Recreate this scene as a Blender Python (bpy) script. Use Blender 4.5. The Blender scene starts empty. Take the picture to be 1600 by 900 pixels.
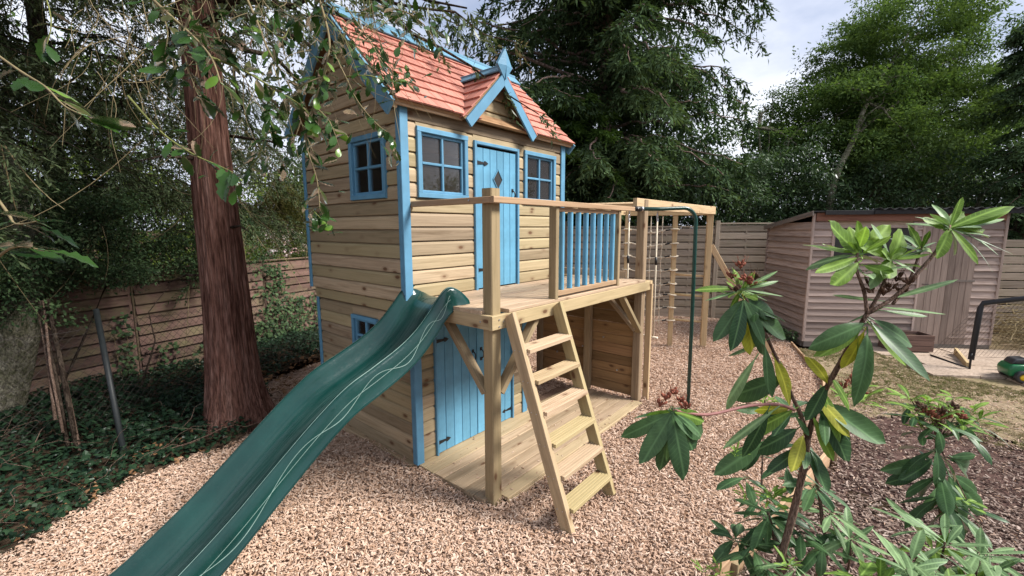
import bpy, bmesh, math, random
import numpy as np
from mathutils import Vector, Matrix, noise as mnoise

random.seed(7)
rng = np.random.default_rng(11)
SC = bpy.context.scene
COL = SC.collection
R_ = math.radians

# ------------------------------------------------------------------ camera
CAM_POS = Vector((-2.148, -2.974, 2.090))
YAW, PITCH, ROLL, FPX = 0.8645, 0.1368, -0.0027, 684.24      # focal length in pixels of a 1600 px wide picture
cy_, sy_, cp_, sp_ = math.cos(YAW), math.sin(YAW), math.cos(PITCH), math.sin(PITCH)
c_f = Vector((sy_ * cp_, cy_ * cp_, -sp_))
c_r0 = Vector((cy_, -sy_, 0))
c_u0 = c_r0.cross(c_f)
c_r = c_r0 * math.cos(ROLL) + c_u0 * math.sin(ROLL)
c_u = -c_r0 * math.sin(ROLL) + c_u0 * math.cos(ROLL)
cam = bpy.data.cameras.new('camera')
cam.sensor_width = 36.0
cam.lens = FPX / 1600 * 36
cam.clip_start = 0.05
cam.clip_end = 2000
cam_o = bpy.data.objects.new('camera', cam)
COL.objects.link(cam_o)
cam_o.matrix_world = Matrix(((c_r.x, c_u.x, -c_f.x, CAM_POS.x), (c_r.y, c_u.y, -c_f.y, CAM_POS.y),
                             (c_r.z, c_u.z, -c_f.z, CAM_POS.z), (0, 0, 0, 1)))
SC.camera = cam_o


def at(px, py, depth):
    """survey point: where a spot of the photograph lies at a given distance"""
    return CAM_POS + (c_f + c_r * ((px - 800) / FPX) - c_u * ((py - 450) / FPX)) * depth


# ------------------------------------------------------------------ world, sun, exposure
SUN_DIR = Vector((0.45, -0.80, 0.88)).normalized()            # towards the sun
w = bpy.data.worlds.new('World')
SC.world = w
w.use_nodes = True
nt = w.node_tree
nt.nodes.clear()
N = nt.nodes.new
out = N('ShaderNodeOutputWorld')
sky = N('ShaderNodeTexSky')
sky.sky_type = 'NISHITA'
sky.sun_disc = False
sky.sun_elevation = math.asin(SUN_DIR.z)
sky.sun_rotation = math.atan2(SUN_DIR.x, SUN_DIR.y)
bg1 = N('ShaderNodeBackground')
bg1.inputs[1].default_value = 0.09
nt.links.new(sky.outputs[0], bg1.inputs[0])
tc = N('ShaderNodeTexCoord')
mp = N('ShaderNodeMapping')
mp.inputs['Scale'].default_value = (1.0, 1.0, 2.2)
nt.links.new(tc.outputs['Generated'], mp.inputs[0])
no = N('ShaderNodeTexNoise')
no.inputs['Scale'].default_value = 2.3
no.inputs['Detail'].default_value = 6
no.inputs['Roughness'].default_value = 0.55
nt.links.new(mp.outputs[0], no.inputs[0])
cr = N('ShaderNodeValToRGB')
cr.color_ramp.elements[0].position = 0.30
cr.color_ramp.elements[0].color = (0.30, 0.335, 0.44, 1)
cr.color_ramp.elements[1].position = 0.68
cr.color_ramp.elements[1].color = (0.66, 0.68, 0.74, 1)
nt.links.new(no.outputs[0], cr.inputs[0])
bg2 = N('ShaderNodeBackground')
bg2.inputs[1].default_value = 1.0
nt.links.new(cr.outputs[0], bg2.inputs[0])
mr = N('ShaderNodeMapRange')
mr.inputs[1].default_value = 0.25
mr.inputs[2].default_value = 0.5
mr.inputs[3].default_value = 0.6
mr.inputs[4].default_value = 0.96
nt.links.new(no.outputs[0], mr.inputs[0])
mx = N('ShaderNodeMixShader')
nt.links.new(mr.outputs[0], mx.inputs[0])
nt.links.new(bg1.outputs[0], mx.inputs[1])
nt.links.new(bg2.outputs[0], mx.inputs[2])
nt.links.new(mx.outputs[0], out.inputs[0])

sun = bpy.data.lights.new('sun', 'SUN')
sun.energy = 4.1
sun.angle = R_(18)
sun.color = (1.0, 0.96, 0.9)
sun_o = bpy.data.objects.new('sun', sun)
COL.objects.link(sun_o)
sun_o.rotation_euler = (-SUN_DIR).to_track_quat('-Z', 'Y').to_euler()
sun_o.location = (0, 0, 20)
SC.view_settings.view_transform = 'Standard'
SC.view_settings.look = 'None'
SC.view_settings.exposure = 0.95
SC.view_settings.gamma = 1.0


# ------------------------------------------------------------------ materials
def new_mat(name):
    m = bpy.data.materials.new(name)
    m.use_nodes = True
    t = m.node_tree
    t.nodes.clear()
    o = t.nodes.new('ShaderNodeOutputMaterial')
    return m, t, o


def nd(t, typ, **kw):
    n = t.nodes.new(typ)
    for k, v in kw.items():
        if k.startswith('i_'):
            key = k[2:]
            key = int(key) if key.isdigit() else key
            n.inputs[key].default_value = v
        else:
            setattr(n, k, v)
    return n


def mixc(t, fac, a, b, mode='MIX'):
    n = t.nodes.new('ShaderNodeMix')
    n.data_type = 'RGBA'
    n.blend_type = mode
    for sock, v in ((n.inputs[0], fac), (n.inputs[6], a), (n.inputs[7], b)):
        if isinstance(v, (int, float)):
            sock.default_value = v
        elif isinstance(v, tuple):
            sock.default_value = (*v, 1) if len(v) == 3 else v
        else:
            t.links.new(v, sock)
    return n.outputs[2]


def ramp(t, inp, *stops):
    n = t.nodes.new('ShaderNodeValToRGB')
    e = n.color_ramp.elements
    while len(e) > 1:
        e.remove(e[-1])
    for i, (p, c) in enumerate(stops):
        if i == 0:
            e[0].position = p
        else:
            e.new(p)
        e[i].color = (*c, 1) if isinstance(c, tuple) else (c, c, c, 1)
    t.links.new(inp, n.inputs[0])
    return n.outputs[0]


def wood(name, light, dark, knot=(0.12, 0.06, 0.03), rough=0.75, vary=0.35, green=0.25, knots=True, weather=0.0):
    """sawn timber; the grain runs along the object's own X axis"""
    m, t, o = new_mat(name)
    tc = nd(t, 'ShaderNodeTexCoord')
    oi = nd(t, 'ShaderNodeObjectInfo')
    mul = nd(t, 'ShaderNodeVectorMath', operation='MULTIPLY_ADD')
    t.links.new(oi.outputs['Random'], mul.inputs[0])
    mul.inputs[1].default_value = (37.0, 13.0, 21.0)
    t.links.new(tc.outputs['Object'], mul.inputs[2])
    mp = nd(t, 'ShaderNodeMapping')
    mp.inputs['Scale'].default_value = (1.6, 26, 26)
    t.links.new(mul.outputs[0], mp.inputs[0])
    # slow distortion so that the grain wanders
    nz = nd(t, 'ShaderNodeTexNoise', i_Scale=1.0, i_Detail=5.0, i_Roughness=0.62, i_Distortion=0.6)
    t.links.new(mp.outputs[0], nz.inputs['Vector'])
    mp2 = nd(t, 'ShaderNodeMapping')
    mp2.inputs['Scale'].default_value = (3.0, 140, 140)
    t.links.new(mul.outputs[0], mp2.inputs[0])
    fine = nd(t, 'ShaderNodeTexNoise', i_Scale=1.0, i_Detail=3.0, i_Roughness=0.6)
    t.links.new(mp2.outputs[0], fine.inputs['Vector'])
    col = ramp(t, nz.outputs[0], (0.30, dark), (0.52, light), (0.75, tuple(min(1, c * 1.12) for c in light)))
    f2 = ramp(t, fine.outputs[0], (0.35, 0.72), (0.6, 1.0))
    col = mixc(t, 0.7, col, f2, 'MULTIPLY')
    # board-to-board tone
    tone = nd(t, 'ShaderNodeMapRange', i_3=1.0 - vary, i_4=1.0 + vary * 0.35)
    t.links.new(oi.outputs['Random'], tone.inputs[0])
    col = mixc(t, 1.0, col, tone.outputs[0], 'MULTIPLY')
    if green:
        wn = nd(t, 'ShaderNodeTexWhiteNoise', noise_dimensions='1D')
        t.links.new(oi.outputs['Random'], wn.inputs['W'])
        g = nd(t, 'ShaderNodeMath', operation='MULTIPLY', i_1=green)
        t.links.new(wn.outputs[0], g.inputs[0])
        col = mixc(t, g.outputs[0], col, tuple(c * s for c, s in zip(light, (0.86, 1.0, 0.72))))
    bump_in = fine.outputs[0]
    if knots:
        mk = nd(t, 'ShaderNodeMapping')
        mk.inputs['Scale'].default_value = (4.2, 8.5, 8.5)
        t.links.new(mul.outputs[0], mk.inputs[0])
        vo = nd(t, 'ShaderNodeTexVoronoi', i_Scale=1.0)
        t.links.new(mk.outputs[0], vo.inputs['Vector'])
        k = ramp(t, vo.outputs['Distance'], (0.0, 1.0), (0.10, 0.95), (0.15, 0.35), (0.28, 0.0))
        sp = nd(t, 'ShaderNodeSeparateColor')
        t.links.new(vo.outputs['Color'], sp.inputs[0])
        gt = nd(t, 'ShaderNodeMath', operation='GREATER_THAN', i_1=0.38)
        t.links.new(sp.outputs[0], gt.inputs[0])
        kk = nd(t, 'ShaderNodeMath', operation='MULTIPLY')
        t.links.new(k, kk.inputs[0])
        t.links.new(gt.outputs[0], kk.inputs[1])
        col = mixc(t, kk.outputs[0], col, knot)
    if weather:
        big = nd(t, 'ShaderNodeTexNoise', i_Scale=2.5, i_Detail=6.0, i_Roughness=0.7)
        t.links.new(mul.outputs[0], big.inputs['Vector'])
        wf = ramp(t, big.outputs[0], (0.45, 0.0), (0.7, weather))
        col = mixc(t, wf, col, (0.16, 0.17, 0.07))
    b = nd(t, 'ShaderNodeBsdfPrincipled', i_Roughness=rough)
    b.inputs['Specular IOR Level'].default_value = 0.25
    t.links.new(col, b.inputs['Base Color'])
    bp = nd(t, 'ShaderNodeBump', i_Strength=0.35, i_Distance=0.002)
    t.links.new(bump_in, bp.inputs['Height'])
    t.links.new(bp.outputs[0], b.inputs['Normal'])
    t.links.new(b.outputs[0], o.inputs[0])
    return m


def paint(name, c, rough=0.5, vary=0.12, grain=True):
    m, t, o = new_mat(name)
    tc = nd(t, 'ShaderNodeTexCoord')
    oi = nd(t, 'ShaderNodeObjectInfo')
    mp = nd(t, 'ShaderNodeMapping')
    mp.inputs['Scale'].default_value = (3, 60, 60)
    t.links.new(tc.outputs['Object'], mp.inputs[0])
    nz = nd(t, 'ShaderNodeTexNoise', i_Scale=1.0, i_Detail=4.0)
    t.links.new(mp.outputs[0], nz.inputs['Vector'])
    n2 = nd(t, 'ShaderNodeTexNoise', i_Scale=5.0, i_Detail=5.0, i_Roughness=0.65)
    t.links.new(tc.outputs['Object'], n2.inputs['Vector'])
    col = ramp(t, n2.outputs[0], (0.3, tuple(x * (1 - vary) for x in c)), (0.7, tuple(min(1, x * (1 + vary * .7)) for x in c)))
    tone = nd(t, 'ShaderNodeMapRange', i_3=1 - vary, i_4=1 + vary * .5)
    t.links.new(oi.outputs['Random'], tone.inputs[0])
    col = mixc(t, 1.0, col, tone.outputs[0], 'MULTIPLY')
    b = nd(t, 'ShaderNodeBsdfPrincipled', i_Roughness=rough)
    b.inputs['Specular IOR Level'].default_value = 0.35
    t.links.new(col, b.inputs['Base Color'])
    if grain:
        bp = nd(t, 'ShaderNodeBump', i_Strength=0.5, i_Distance=0.002)
        t.links.new(nz.outputs[0], bp.inputs['Height'])
        t.links.new(bp.outputs[0], b.inputs['Normal'])
    t.links.new(b.outputs[0], o.inputs[0])
    return m


def plain(name, c, rough=0.5, metal=0.0, spec=0.5):
    m, t, o = new_mat(name)
    tc = nd(t, 'ShaderNodeTexCoord')
    nz = nd(t, 'ShaderNodeTexNoise', i_Scale=25.0, i_Detail=4.0)
    t.links.new(tc.outputs['Object'], nz.inputs['Vector'])
    col = ramp(t, nz.outputs[0], (0.3, tuple(x * .8 for x in c)), (0.7, tuple(min(1, x * 1.15) for x in c)))
    b = nd(t, 'ShaderNodeBsdfPrincipled', i_Roughness=rough, i_Metallic=metal)
    b.inputs['Specular IOR Level'].default_value = spec
    t.links.new(col, b.inputs['Base Color'])
    t.links.new(b.outputs[0], o.inputs[0])
    return m


def leafmat(name, c1, c2, gloss=0.3, rough=0.4, trans=0.35, attr='tint', veins=False):
    """foliage: colour between c1 and c2, by a per-leaf attribute or per-object random"""
    m, t, o = new_mat(name)
    if attr:
        a = nd(t, 'ShaderNodeAttribute', attribute_name=attr)
        f = a.outputs['Fac']
    else:
        a = nd(t, 'ShaderNodeObjectInfo')
        f = a.outputs['Random']
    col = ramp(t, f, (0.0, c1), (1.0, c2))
    if veins:
        tc = nd(t, 'ShaderNodeTexCoord')
        n2 = nd(t, 'ShaderNodeTexNoise', i_Scale=30.0, i_Detail=4.0)
        t.links.new(tc.outputs['Object'], n2.inputs['Vector'])
        sh = ramp(t, n2.outputs[0], (0.35, 0.75), (0.65, 1.1))
        col = mixc(t, 1.0, col, sh, 'MULTIPLY')
        sx = nd(t, 'ShaderNodeSeparateXYZ')
        t.links.new(tc.outputs['Object'], sx.inputs[0])
        ab = nd(t, 'ShaderNodeMath', operation='ABSOLUTE')
        t.links.new(sx.outputs[1], ab.inputs[0])
        rib = ramp(t, ab.outputs[0], (0.0, 1.0), (0.0012, 0.8), (0.0022, 0.0))
        # side veins: fine stripes slanting from the midrib
        ve = nd(t, 'ShaderNodeMath', operation='MULTIPLY_ADD', i_1=-0.9)
        t.links.new(ab.outputs[0], ve.inputs[0])
        t.links.new(sx.outputs[0], ve.inputs[2])
        wv = nd(t, 'ShaderNodeMath', operation='MULTIPLY', i_1=520.0)
        t.links.new(ve.outputs[0], wv.inputs[0])
        sn = nd(t, 'ShaderNodeMath', operation='SINE')
        t.links.new(wv.outputs[0], sn.inputs[0])
        sv = ramp(t, sn.outputs[0], (0.80, 0.0), (1.0, 0.35))
        ad = nd(t, 'ShaderNodeMath', operation='MAXIMUM')
        t.links.new(rib, ad.inputs[0])
        t.links.new(sv, ad.inputs[1])
        f3 = nd(t, 'ShaderNodeMath', operation='MULTIPLY', i_1=0.6)
        t.links.new(ad.outputs[0], f3.inputs[0])
        col = mixc(t, f3.outputs[0], col, tuple(min(1, x * 1.9 + .02) for x in c2))
    df = nd(t, 'ShaderNodeBsdfDiffuse')
    tr = nd(t, 'ShaderNodeBsdfTranslucent')
    t.links.new(col, df.inputs[0])
    tcol = mixc(t, 1.0, col, (1.15, 1.25, 0.6), 'MULTIPLY')
    t.links.new(tcol, tr.inputs[0])
    mx = nd(t, 'ShaderNodeMixShader', i_0=trans)
    t.links.new(df.outputs[0], mx.inputs[1])
    t.links.new(tr.outputs[0], mx.inputs[2])
    res = mx.outputs[0]
    if gloss:
        gl = nd(t, 'ShaderNodeBsdfGlossy', i_Roughness=rough)
        gl.inputs[0].default_value = (1, 1, 1, 1)
        fr = nd(t, 'ShaderNodeFresnel', i_IOR=1.45)
        fm = nd(t, 'ShaderNodeMath', operation='MULTIPLY', i_1=gloss * 3)
        t.links.new(fr.outputs[0], fm.inputs[0])
        m2 = nd(t, 'ShaderNodeMixShader')
        t.links.new(fm.outputs[0], m2.inputs[0])
        t.links.new(res, m2.inputs[1])
        t.links.new(gl.outputs[0], m2.inputs[2])
        res = m2.outputs[0]
    t.links.new(res, o.inputs[0])
    return m


def scattermat(name, *stops, rough=0.85):
    """one tone per scattered piece"""
    m, t, o = new_mat(name)
    oi = nd(t, 'ShaderNodeObjectInfo')
    col = ramp(t, oi.outputs['Random'], *stops)
    tc = nd(t, 'ShaderNodeTexCoord')
    mp = nd(t, 'ShaderNodeMapping')
    mp.inputs['Scale'].default_value = (40, 260, 260)
    t.links.new(tc.outputs['Object'], mp.inputs[0])
    nz = nd(t, 'ShaderNodeTexNoise', i_Scale=1.0, i_Detail=2.0)
    t.links.new(mp.outputs[0], nz.inputs['Vector'])
    sh = ramp(t, nz.outputs[0], (0.3, 0.75), (0.65, 1.05))
    col = mixc(t, 1.0, col, sh, 'MULTIPLY')
    b = nd(t, 'ShaderNodeBsdfDiffuse', i_Roughness=0.4)
    t.links.new(col, b.inputs[0])
    t.links.new(b.outputs[0], o.inputs[0])
    return m


def soil(name, c1, c2, c3, scale=6.0, bump=0.02):
    m, t, o = new_mat(name)
    tc = nd(t, 'ShaderNodeTexCoord')
    nz = nd(t, 'ShaderNodeTexNoise', i_Scale=scale, i_Detail=9.0, i_Roughness=0.7)
    t.links.new(tc.outputs['Object'], nz.inputs['Vector'])
    n2 = nd(t, 'ShaderNodeTexNoise', i_Scale=scale * 12, i_Detail=6.0, i_Roughness=0.7)
    t.links.new(tc.outputs['Object'], n2.inputs['Vector'])
    col = ramp(t, nz.outputs[0], (0.3, c1), (0.5, c2), (0.7, c3))
    sh = ramp(t, n2.outputs[0], (0.3, 0.5), (0.7, 1.2))
    col = mixc(t, 1.0, col, sh, 'MULTIPLY')
    b = nd(t, 'ShaderNodeBsdfDiffuse')
    t.links.new(col, b.inputs[0])
    bp = nd(t, 'ShaderNodeBump', i_Strength=0.8, i_Distance=bump)
    t.links.new(n2.outputs[0], bp.inputs['Height'])
    t.links.new(bp.outputs[0], b.inputs['Normal'])
    t.links.new(b.outputs[0], o.inputs[0])
    return m


def bark(name, c1, c2, c3, sx=9.0, sz=0.9):
    m, t, o = new_mat(name)
    tc = nd(t, 'ShaderNodeTexCoord')
    mp = nd(t, 'ShaderNodeMapping')
    mp.inputs['Scale'].default_value = (sx, sx, sz)
    t.links.new(tc.outputs['Object'], mp.inputs[0])
    nz = nd(t, 'ShaderNodeTexNoise', i_Scale=2.2, i_Detail=7.0, i_Roughness=0.65, i_Distortion=0.4)
    t.links.new(mp.outputs[0], nz.inputs['Vector'])
    mp2 = nd(t, 'ShaderNodeMapping')
    mp2.inputs['Scale'].default_value = (sx * 5, sx * 5, sz * 4)
    t.links.new(tc.outputs['Object'], mp2.inputs[0])
    n2 = nd(t, 'ShaderNodeTexNoise', i_Scale=1.6, i_Detail=5.0, i_Roughness=0.6)
    t.links.new(mp2.outputs[0], n2.inputs['Vector'])
    col = ramp(t, nz.outputs[0], (0.33, c1), (0.5, c2), (0.68, c3))
    sh = ramp(t, n2.outputs[0], (0.36, 0.30), (0.60, 1.2))
    col = mixc(t, 0.85, col, sh, 'MULTIPLY')
    b = nd(t, 'ShaderNodeBsdfDiffuse')
    t.links.new(col, b.inputs[0])
    bp = nd(t, 'ShaderNodeBump', i_Strength=1.0, i_Distance=0.03)
    t.links.new(n2.outputs[0], bp.inputs['Height'])
    t.links.new(bp.outputs[0], b.inputs['Normal'])
    t.links.new(b.outputs[0], o.inputs[0])
    return m


def glassmat():
    m, t, o = new_mat('window_glass')
    tr = nd(t, 'ShaderNodeBsdfTransparent')
    tr.inputs[0].default_value = (0.93, 0.95, 0.95, 1)
    gl = nd(t, 'ShaderNodeBsdfGlossy', i_Roughness=0.03)
    fr = nd(t, 'ShaderNodeFresnel', i_IOR=1.38)
    mx = nd(t, 'ShaderNodeMixShader')
    t.links.new(fr.outputs[0], mx.inputs[0])
    df = nd(t, 'ShaderNodeBsdfDiffuse')
    df.inputs[0].default_value = (0.34, 0.28, 0.235, 1)
    md_ = nd(t, 'ShaderNodeMixShader', i_0=0.05)
    t.links.new(tr.outputs[0], md_.inputs[1])
    t.links.new(df.outputs[0], md_.inputs[2])
    t.links.new(md_.outputs[0], mx.inputs[1])
    t.links.new(gl.outputs[0], mx.inputs[2])
    t.links.new(mx.outputs[0], o.inputs[0])
    return m


M_CLAD = wood('cladding_timber', (0.43, 0.322, 0.215), (0.28, 0.196, 0.122), vary=0.42, green=0.45)
M_DECK = wood('deck_timber', (0.51, 0.365, 0.255), (0.37, 0.245, 0.16), vary=0.25, green=0.2)
M_LOWDECK = wood('low_deck_timber', (0.44, 0.32, 0.215), (0.31, 0.21, 0.13), vary=0.28, green=0.35)
M_POST = wood('post_timber', (0.32, 0.23, 0.147), (0.21, 0.143, 0.088), vary=0.22, green=0.4)
M_BEAM = wood('beam_timber', (0.44, 0.325, 0.20), (0.31, 0.215, 0.125), vary=0.2, green=0.6)
M_RAIL = wood('rail_timber', (0.46, 0.30, 0.185), (0.34, 0.205, 0.12), vary=0.2, green=0.1)
M_DARKB = wood('old_board_timber', (0.32, 0.185, 0.095), (0.19, 0.10, 0.05), vary=0.55, green=0.35)
M_FRAMEW = wood('climbing_frame_timber', (0.56, 0.40, 0.24), (0.44, 0.30, 0.17), vary=0.15, green=0.3)
M_LINING = wood('plywood_lining', (0.50, 0.37, 0.26), (0.40, 0.28, 0.19), vary=0.1, green=0.0, knots=False)
M_BLUE = paint('blue_paint', (0.105, 0.265, 0.40), rough=0.52, vary=.16)
M_BLUE2 = paint('blue_door_paint', (0.12, 0.32, 0.47), rough=0.48, vary=0.17)
M_BLUE3 = paint('blue_roof_trim_paint', (0.115, 0.26, 0.37), rough=0.5)
M_SHINGLE = wood('cedar_shingle_stained_red', (0.525, 0.218, 0.165), (0.40, 0.15, 0.108), knot=(.3, .1, .06), vary=0.27, green=0.0, knots=False)
M_BLACK = plain('black_iron', (0.012, 0.012, 0.013), rough=0.45, spec=0.4)
M_STEEL = plain('galvanised_steel', (0.5, 0.5, 0.52), rough=0.4, metal=0.8)
M_GREENTUBE = plain('dark_green_coated_tube', (0.006, 0.045, 0.035), rough=0.3)
M_ROPE = plain('pale_rope', (0.62, 0.54, 0.42), rough=0.9, spec=0.1)
M_FENCE_L = wood('red_brown_lap_fence_timber', (0.165, 0.10, 0.082), (0.10, 0.057, 0.047), vary=0.4, green=0.0, knots=False, weather=0.55, rough=0.9)
M_FENCE_R = wood('grey_brown_fence_timber', (0.35, 0.285, 0.23), (0.25, 0.195, 0.15), vary=0.32, green=0.1, knots=False, weather=0.2, rough=0.9)
M_SHED = wood('faded_mauve_shed_timber', (0.43, 0.335, 0.292), (0.285, 0.21, 0.178), vary=0.42, green=0.0, knots=False, rough=0.9)
M_SHEDDOOR = wood('faded_door_timber', (0.31, 0.24, 0.205), (0.21, 0.155, 0.13), vary=0.28, green=0.0, knots=False, rough=0.9)
M_SHEDTOP = wood('rusty_brown_fascia_timber', (0.30, 0.15, 0.11), (0.2, 0.095, 0.07), vary=0.2, green=0.0, knots=False, rough=0.9)
M_FELT = plain('black_roof_felt', (0.03, 0.03, 0.032), rough=0.85, spec=0.2)
M_GREYW = wood('grey_edge_timber', (0.2, 0.17, 0.15), (0.13, 0.11, 0.1), vary=0.2, green=0.0, knots=False, rough=0.9)
M_GLASS = glassmat()
M_DARKINSIDE = plain('dark_window_interior', (0.03, 0.028, 0.026), rough=0.4)  # opaque dark colour in place of the unlit inside


def slide_mat():
    m, t, o = new_mat('green_slide_plastic')
    tc = nd(t, 'ShaderNodeTexCoord')
    n1 = nd(t, 'ShaderNodeTexNoise', i_Scale=3.5, i_Detail=6.0, i_Roughness=0.65)
    t.links.new(tc.outputs['Object'], n1.inputs['Vector'])
    n2 = nd(t, 'ShaderNodeTexNoise', i_Scale=60.0, i_Detail=5.0, i_Roughness=0.7)
    t.links.new(tc.outputs['Object'], n2.inputs['Vector'])
    col = ramp(t, n1.outputs[0], (0.3, (0.003, 0.025, 0.022)), (0.7, (0.006, 0.042, 0.036)))
    du = ramp(t, n2.outputs[0], (0.58, 0.0), (0.8, 0.12))
    col = mixc(t, du, col, (0.10, 0.13, 0.12))
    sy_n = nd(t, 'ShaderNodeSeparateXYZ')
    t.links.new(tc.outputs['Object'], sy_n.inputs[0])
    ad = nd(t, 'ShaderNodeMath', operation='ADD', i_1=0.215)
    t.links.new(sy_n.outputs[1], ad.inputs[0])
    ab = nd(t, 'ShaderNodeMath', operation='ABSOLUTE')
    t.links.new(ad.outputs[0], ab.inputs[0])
    glare_wear = ramp(t, ab.outputs[0], (0.0, 0.75), (0.05, 0.5), (0.13, 0.0))  # pale streak along the trough: sky glare painted in, plus scuff wear
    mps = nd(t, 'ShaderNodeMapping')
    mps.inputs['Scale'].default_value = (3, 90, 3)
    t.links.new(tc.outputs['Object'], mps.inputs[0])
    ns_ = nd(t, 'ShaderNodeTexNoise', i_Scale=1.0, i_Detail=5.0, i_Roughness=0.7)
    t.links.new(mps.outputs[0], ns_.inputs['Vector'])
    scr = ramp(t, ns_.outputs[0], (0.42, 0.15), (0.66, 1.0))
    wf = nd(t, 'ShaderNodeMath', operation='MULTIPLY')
    t.links.new(glare_wear, wf.inputs[0])
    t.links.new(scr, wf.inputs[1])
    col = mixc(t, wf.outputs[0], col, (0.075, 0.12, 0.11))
    b = nd(t, 'ShaderNodeBsdfPrincipled')
    b.inputs['Specular IOR Level'].default_value = 0.5
    t.links.new(col, b.inputs['Base Color'])
    rr = ramp(t, n2.outputs[0], (0.3, 0.10), (0.7, 0.24))
    t.links.new(rr, b.inputs['Roughness'])
    t.links.new(b.outputs[0], o.inputs[0])
    return m


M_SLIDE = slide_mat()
M_SWIRL = plain('scuffed_raised_line', (0.165, 0.25, 0.22), rough=0.5)
M_CHIP = scattermat('woodchip', (0.0, (0.27, 0.16, 0.10)), (0.09, (0.44, 0.285, 0.195)), (0.35, (0.55, 0.38, 0.28)), (0.7, (0.62, 0.45, 0.345)), (1.0, (0.71, 0.565, 0.46)))
M_CHIPBASE = soil('chip_bed_base', (0.30, 0.195, 0.135), (0.40, 0.265, 0.19), (0.50, 0.345, 0.255), 9.0)
M_MULCH = scattermat('bark_mulch', (0.0, (0.10, 0.066, 0.052)), (0.4, (0.225, 0.16, 0.13)), (0.75, (0.34, 0.255, 0.21)), (1.0, (0.52, 0.42, 0.36)))
M_MULCHBASE = soil('mulch_soil', (0.07, 0.042, 0.036), (0.12, 0.075, 0.065), (0.18, 0.12, 0.10), 7.0)
M_SOIL = soil('garden_soil', (0.05, 0.035, 0.022), (0.08, 0.055, 0.038), (0.12, 0.09, 0.06), 2.0)
M_LAWN = soil('worn_lawn_soil', (0.19, 0.17, 0.085), (0.26, 0.205, 0.13), (0.33, 0.255, 0.18), 1.6)
M_PAVE = soil('paving_stone', (0.33, 0.255, 0.20), (0.43, 0.34, 0.27), (0.48, 0.39, 0.32), 2.5, 0.004)
M_GRASS = scattermat('dry_grass', (0.0, (0.17, 0.19, 0.06)), (0.45, (0.33, 0.30, 0.15)), (1.0, (0.56, 0.46, 0.31)))
M_IVY = leafmat('ivy_leaf', (0.007, 0.019, 0.011), (0.026, 0.056, 0.026), gloss=0.12, rough=0.35, trans=0.12, attr=None)
M_LITTER = scattermat('leaf_litter', (0.0, (0.10, 0.05, 0.025)), (1.0, (0.33, 0.19, 0.10)))
M_BARK_RED = bark('redwood_bark', (0.075, 0.036, 0.027), (0.195, 0.10, 0.077), (0.31, 0.185, 0.15), 9.0, .85)
M_BARK_DARK = bark('dark_bark', (0.025, 0.018, 0.014), (0.06, 0.045, 0.035), (0.11, 0.085, 0.065))
M_BARK_PALE = bark('pale_mossy_bark', (0.08, 0.085, 0.045), (0.19, 0.18, 0.125), (0.32, 0.30, 0.24), 9.0, 5.0)
M_BARK_PINK = bark('pink_brown_bark', (0.14, 0.09, 0.075), (0.30, 0.21, 0.18), (0.44, 0.34, 0.30))
M_TWIG = plain('tan_twig', (0.20, 0.16, 0.09), rough=0.9, spec=0.1)
M_TWIG_G = plain('greenish_twig', (0.15, 0.16, 0.05), rough=0.8, spec=0.2)
M_STEM = bark('rhododendron_stem_bark', (0.15, 0.095, 0.07), (0.29, 0.195, 0.15), (0.40, 0.29, 0.235), 30.0, 6.0)
M_YEW = leafmat('yew_needle', (0.022, 0.036, 0.019), (0.115, 0.150, 0.068), gloss=0.03, rough=0.6, trans=0.2)
M_FIR = leafmat('evergreen_needle', (0.025, 0.046, 0.027), (0.118, 0.175, 0.082), gloss=0.0, rough=0.6, trans=0.2)
M_FIRLIGHT = leafmat('light_evergreen_needle', (0.04, 0.08, 0.025), (0.15, 0.25, 0.06), gloss=0.0, rough=0.5, trans=0.25)
M_DECID = leafmat('broad_leaf', (0.038, 0.074, 0.025), (0.165, 0.235, 0.075), gloss=0.0, rough=0.5, trans=0.3)
M_LAUREL = leafmat('laurel_leaf', (0.020, 0.042, 0.019), (0.085, 0.138, 0.057), gloss=0.05, rough=0.5, trans=0.2)
M_BRIGHT = leafmat('sunlit_leaf', (0.10, 0.16, 0.03), (0.36, 0.45, 0.09), gloss=0.1, trans=0.5)
M_CYPRESS = leafmat('cypress_spray', (0.05, 0.06, 0.02), (0.16, 0.14, 0.05), gloss=0.0, trans=0.3)
M_PETAL = leafmat('blossom_petal', (0.75, 0.45, 0.47), (0.85, 0.80, 0.86), gloss=0.0, trans=0.3)
M_HOLLY = leafmat('holly_leaf', (0.008, 0.024, 0.007), (0.035, 0.085, 0.016), gloss=0.22, rough=0.25, trans=0.22, attr=None, veins=False)
M_HOLLY2 = leafmat('young_holly_leaf', (0.08, 0.17, 0.022), (0.17, 0.30, 0.045), gloss=0.25, rough=0.3, trans=0.4, attr=None)
M_RH_D = leafmat('rhododendron_leaf', (0.025, 0.062, 0.026), (0.065, 0.13, 0.048), gloss=0.15, rough=0.38, trans=0.18, attr=None, veins=True)
M_RH_L = leafmat('young_rhododendron_leaf', (0.10, 0.18, 0.033), (0.20, 0.315, 0.065), gloss=0.07, rough=0.4, trans=0.4, attr=None, veins=True)
M_RH_Y = leafmat('yellowing_rhododendron_leaf', (0.24, 0.27, 0.03), (0.40, 0.39, 0.055), gloss=0.14, rough=0.4, trans=0.4, attr=None, veins=True)
M_RH_P = leafmat('pale_rhododendron_leaf', (0.095, 0.165, 0.075), (0.18, 0.275, 0.125), gloss=0.12, rough=0.4, trans=0.25, attr=None, veins=True)
M_SEED = plain('dry_seed_head', (0.20, 0.065, 0.04), rough=0.85, spec=0.2)
M_SEEDD = plain('dark_seed_capsule', (0.075, 0.04, 0.025), rough=0.85, spec=0.2)


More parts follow.
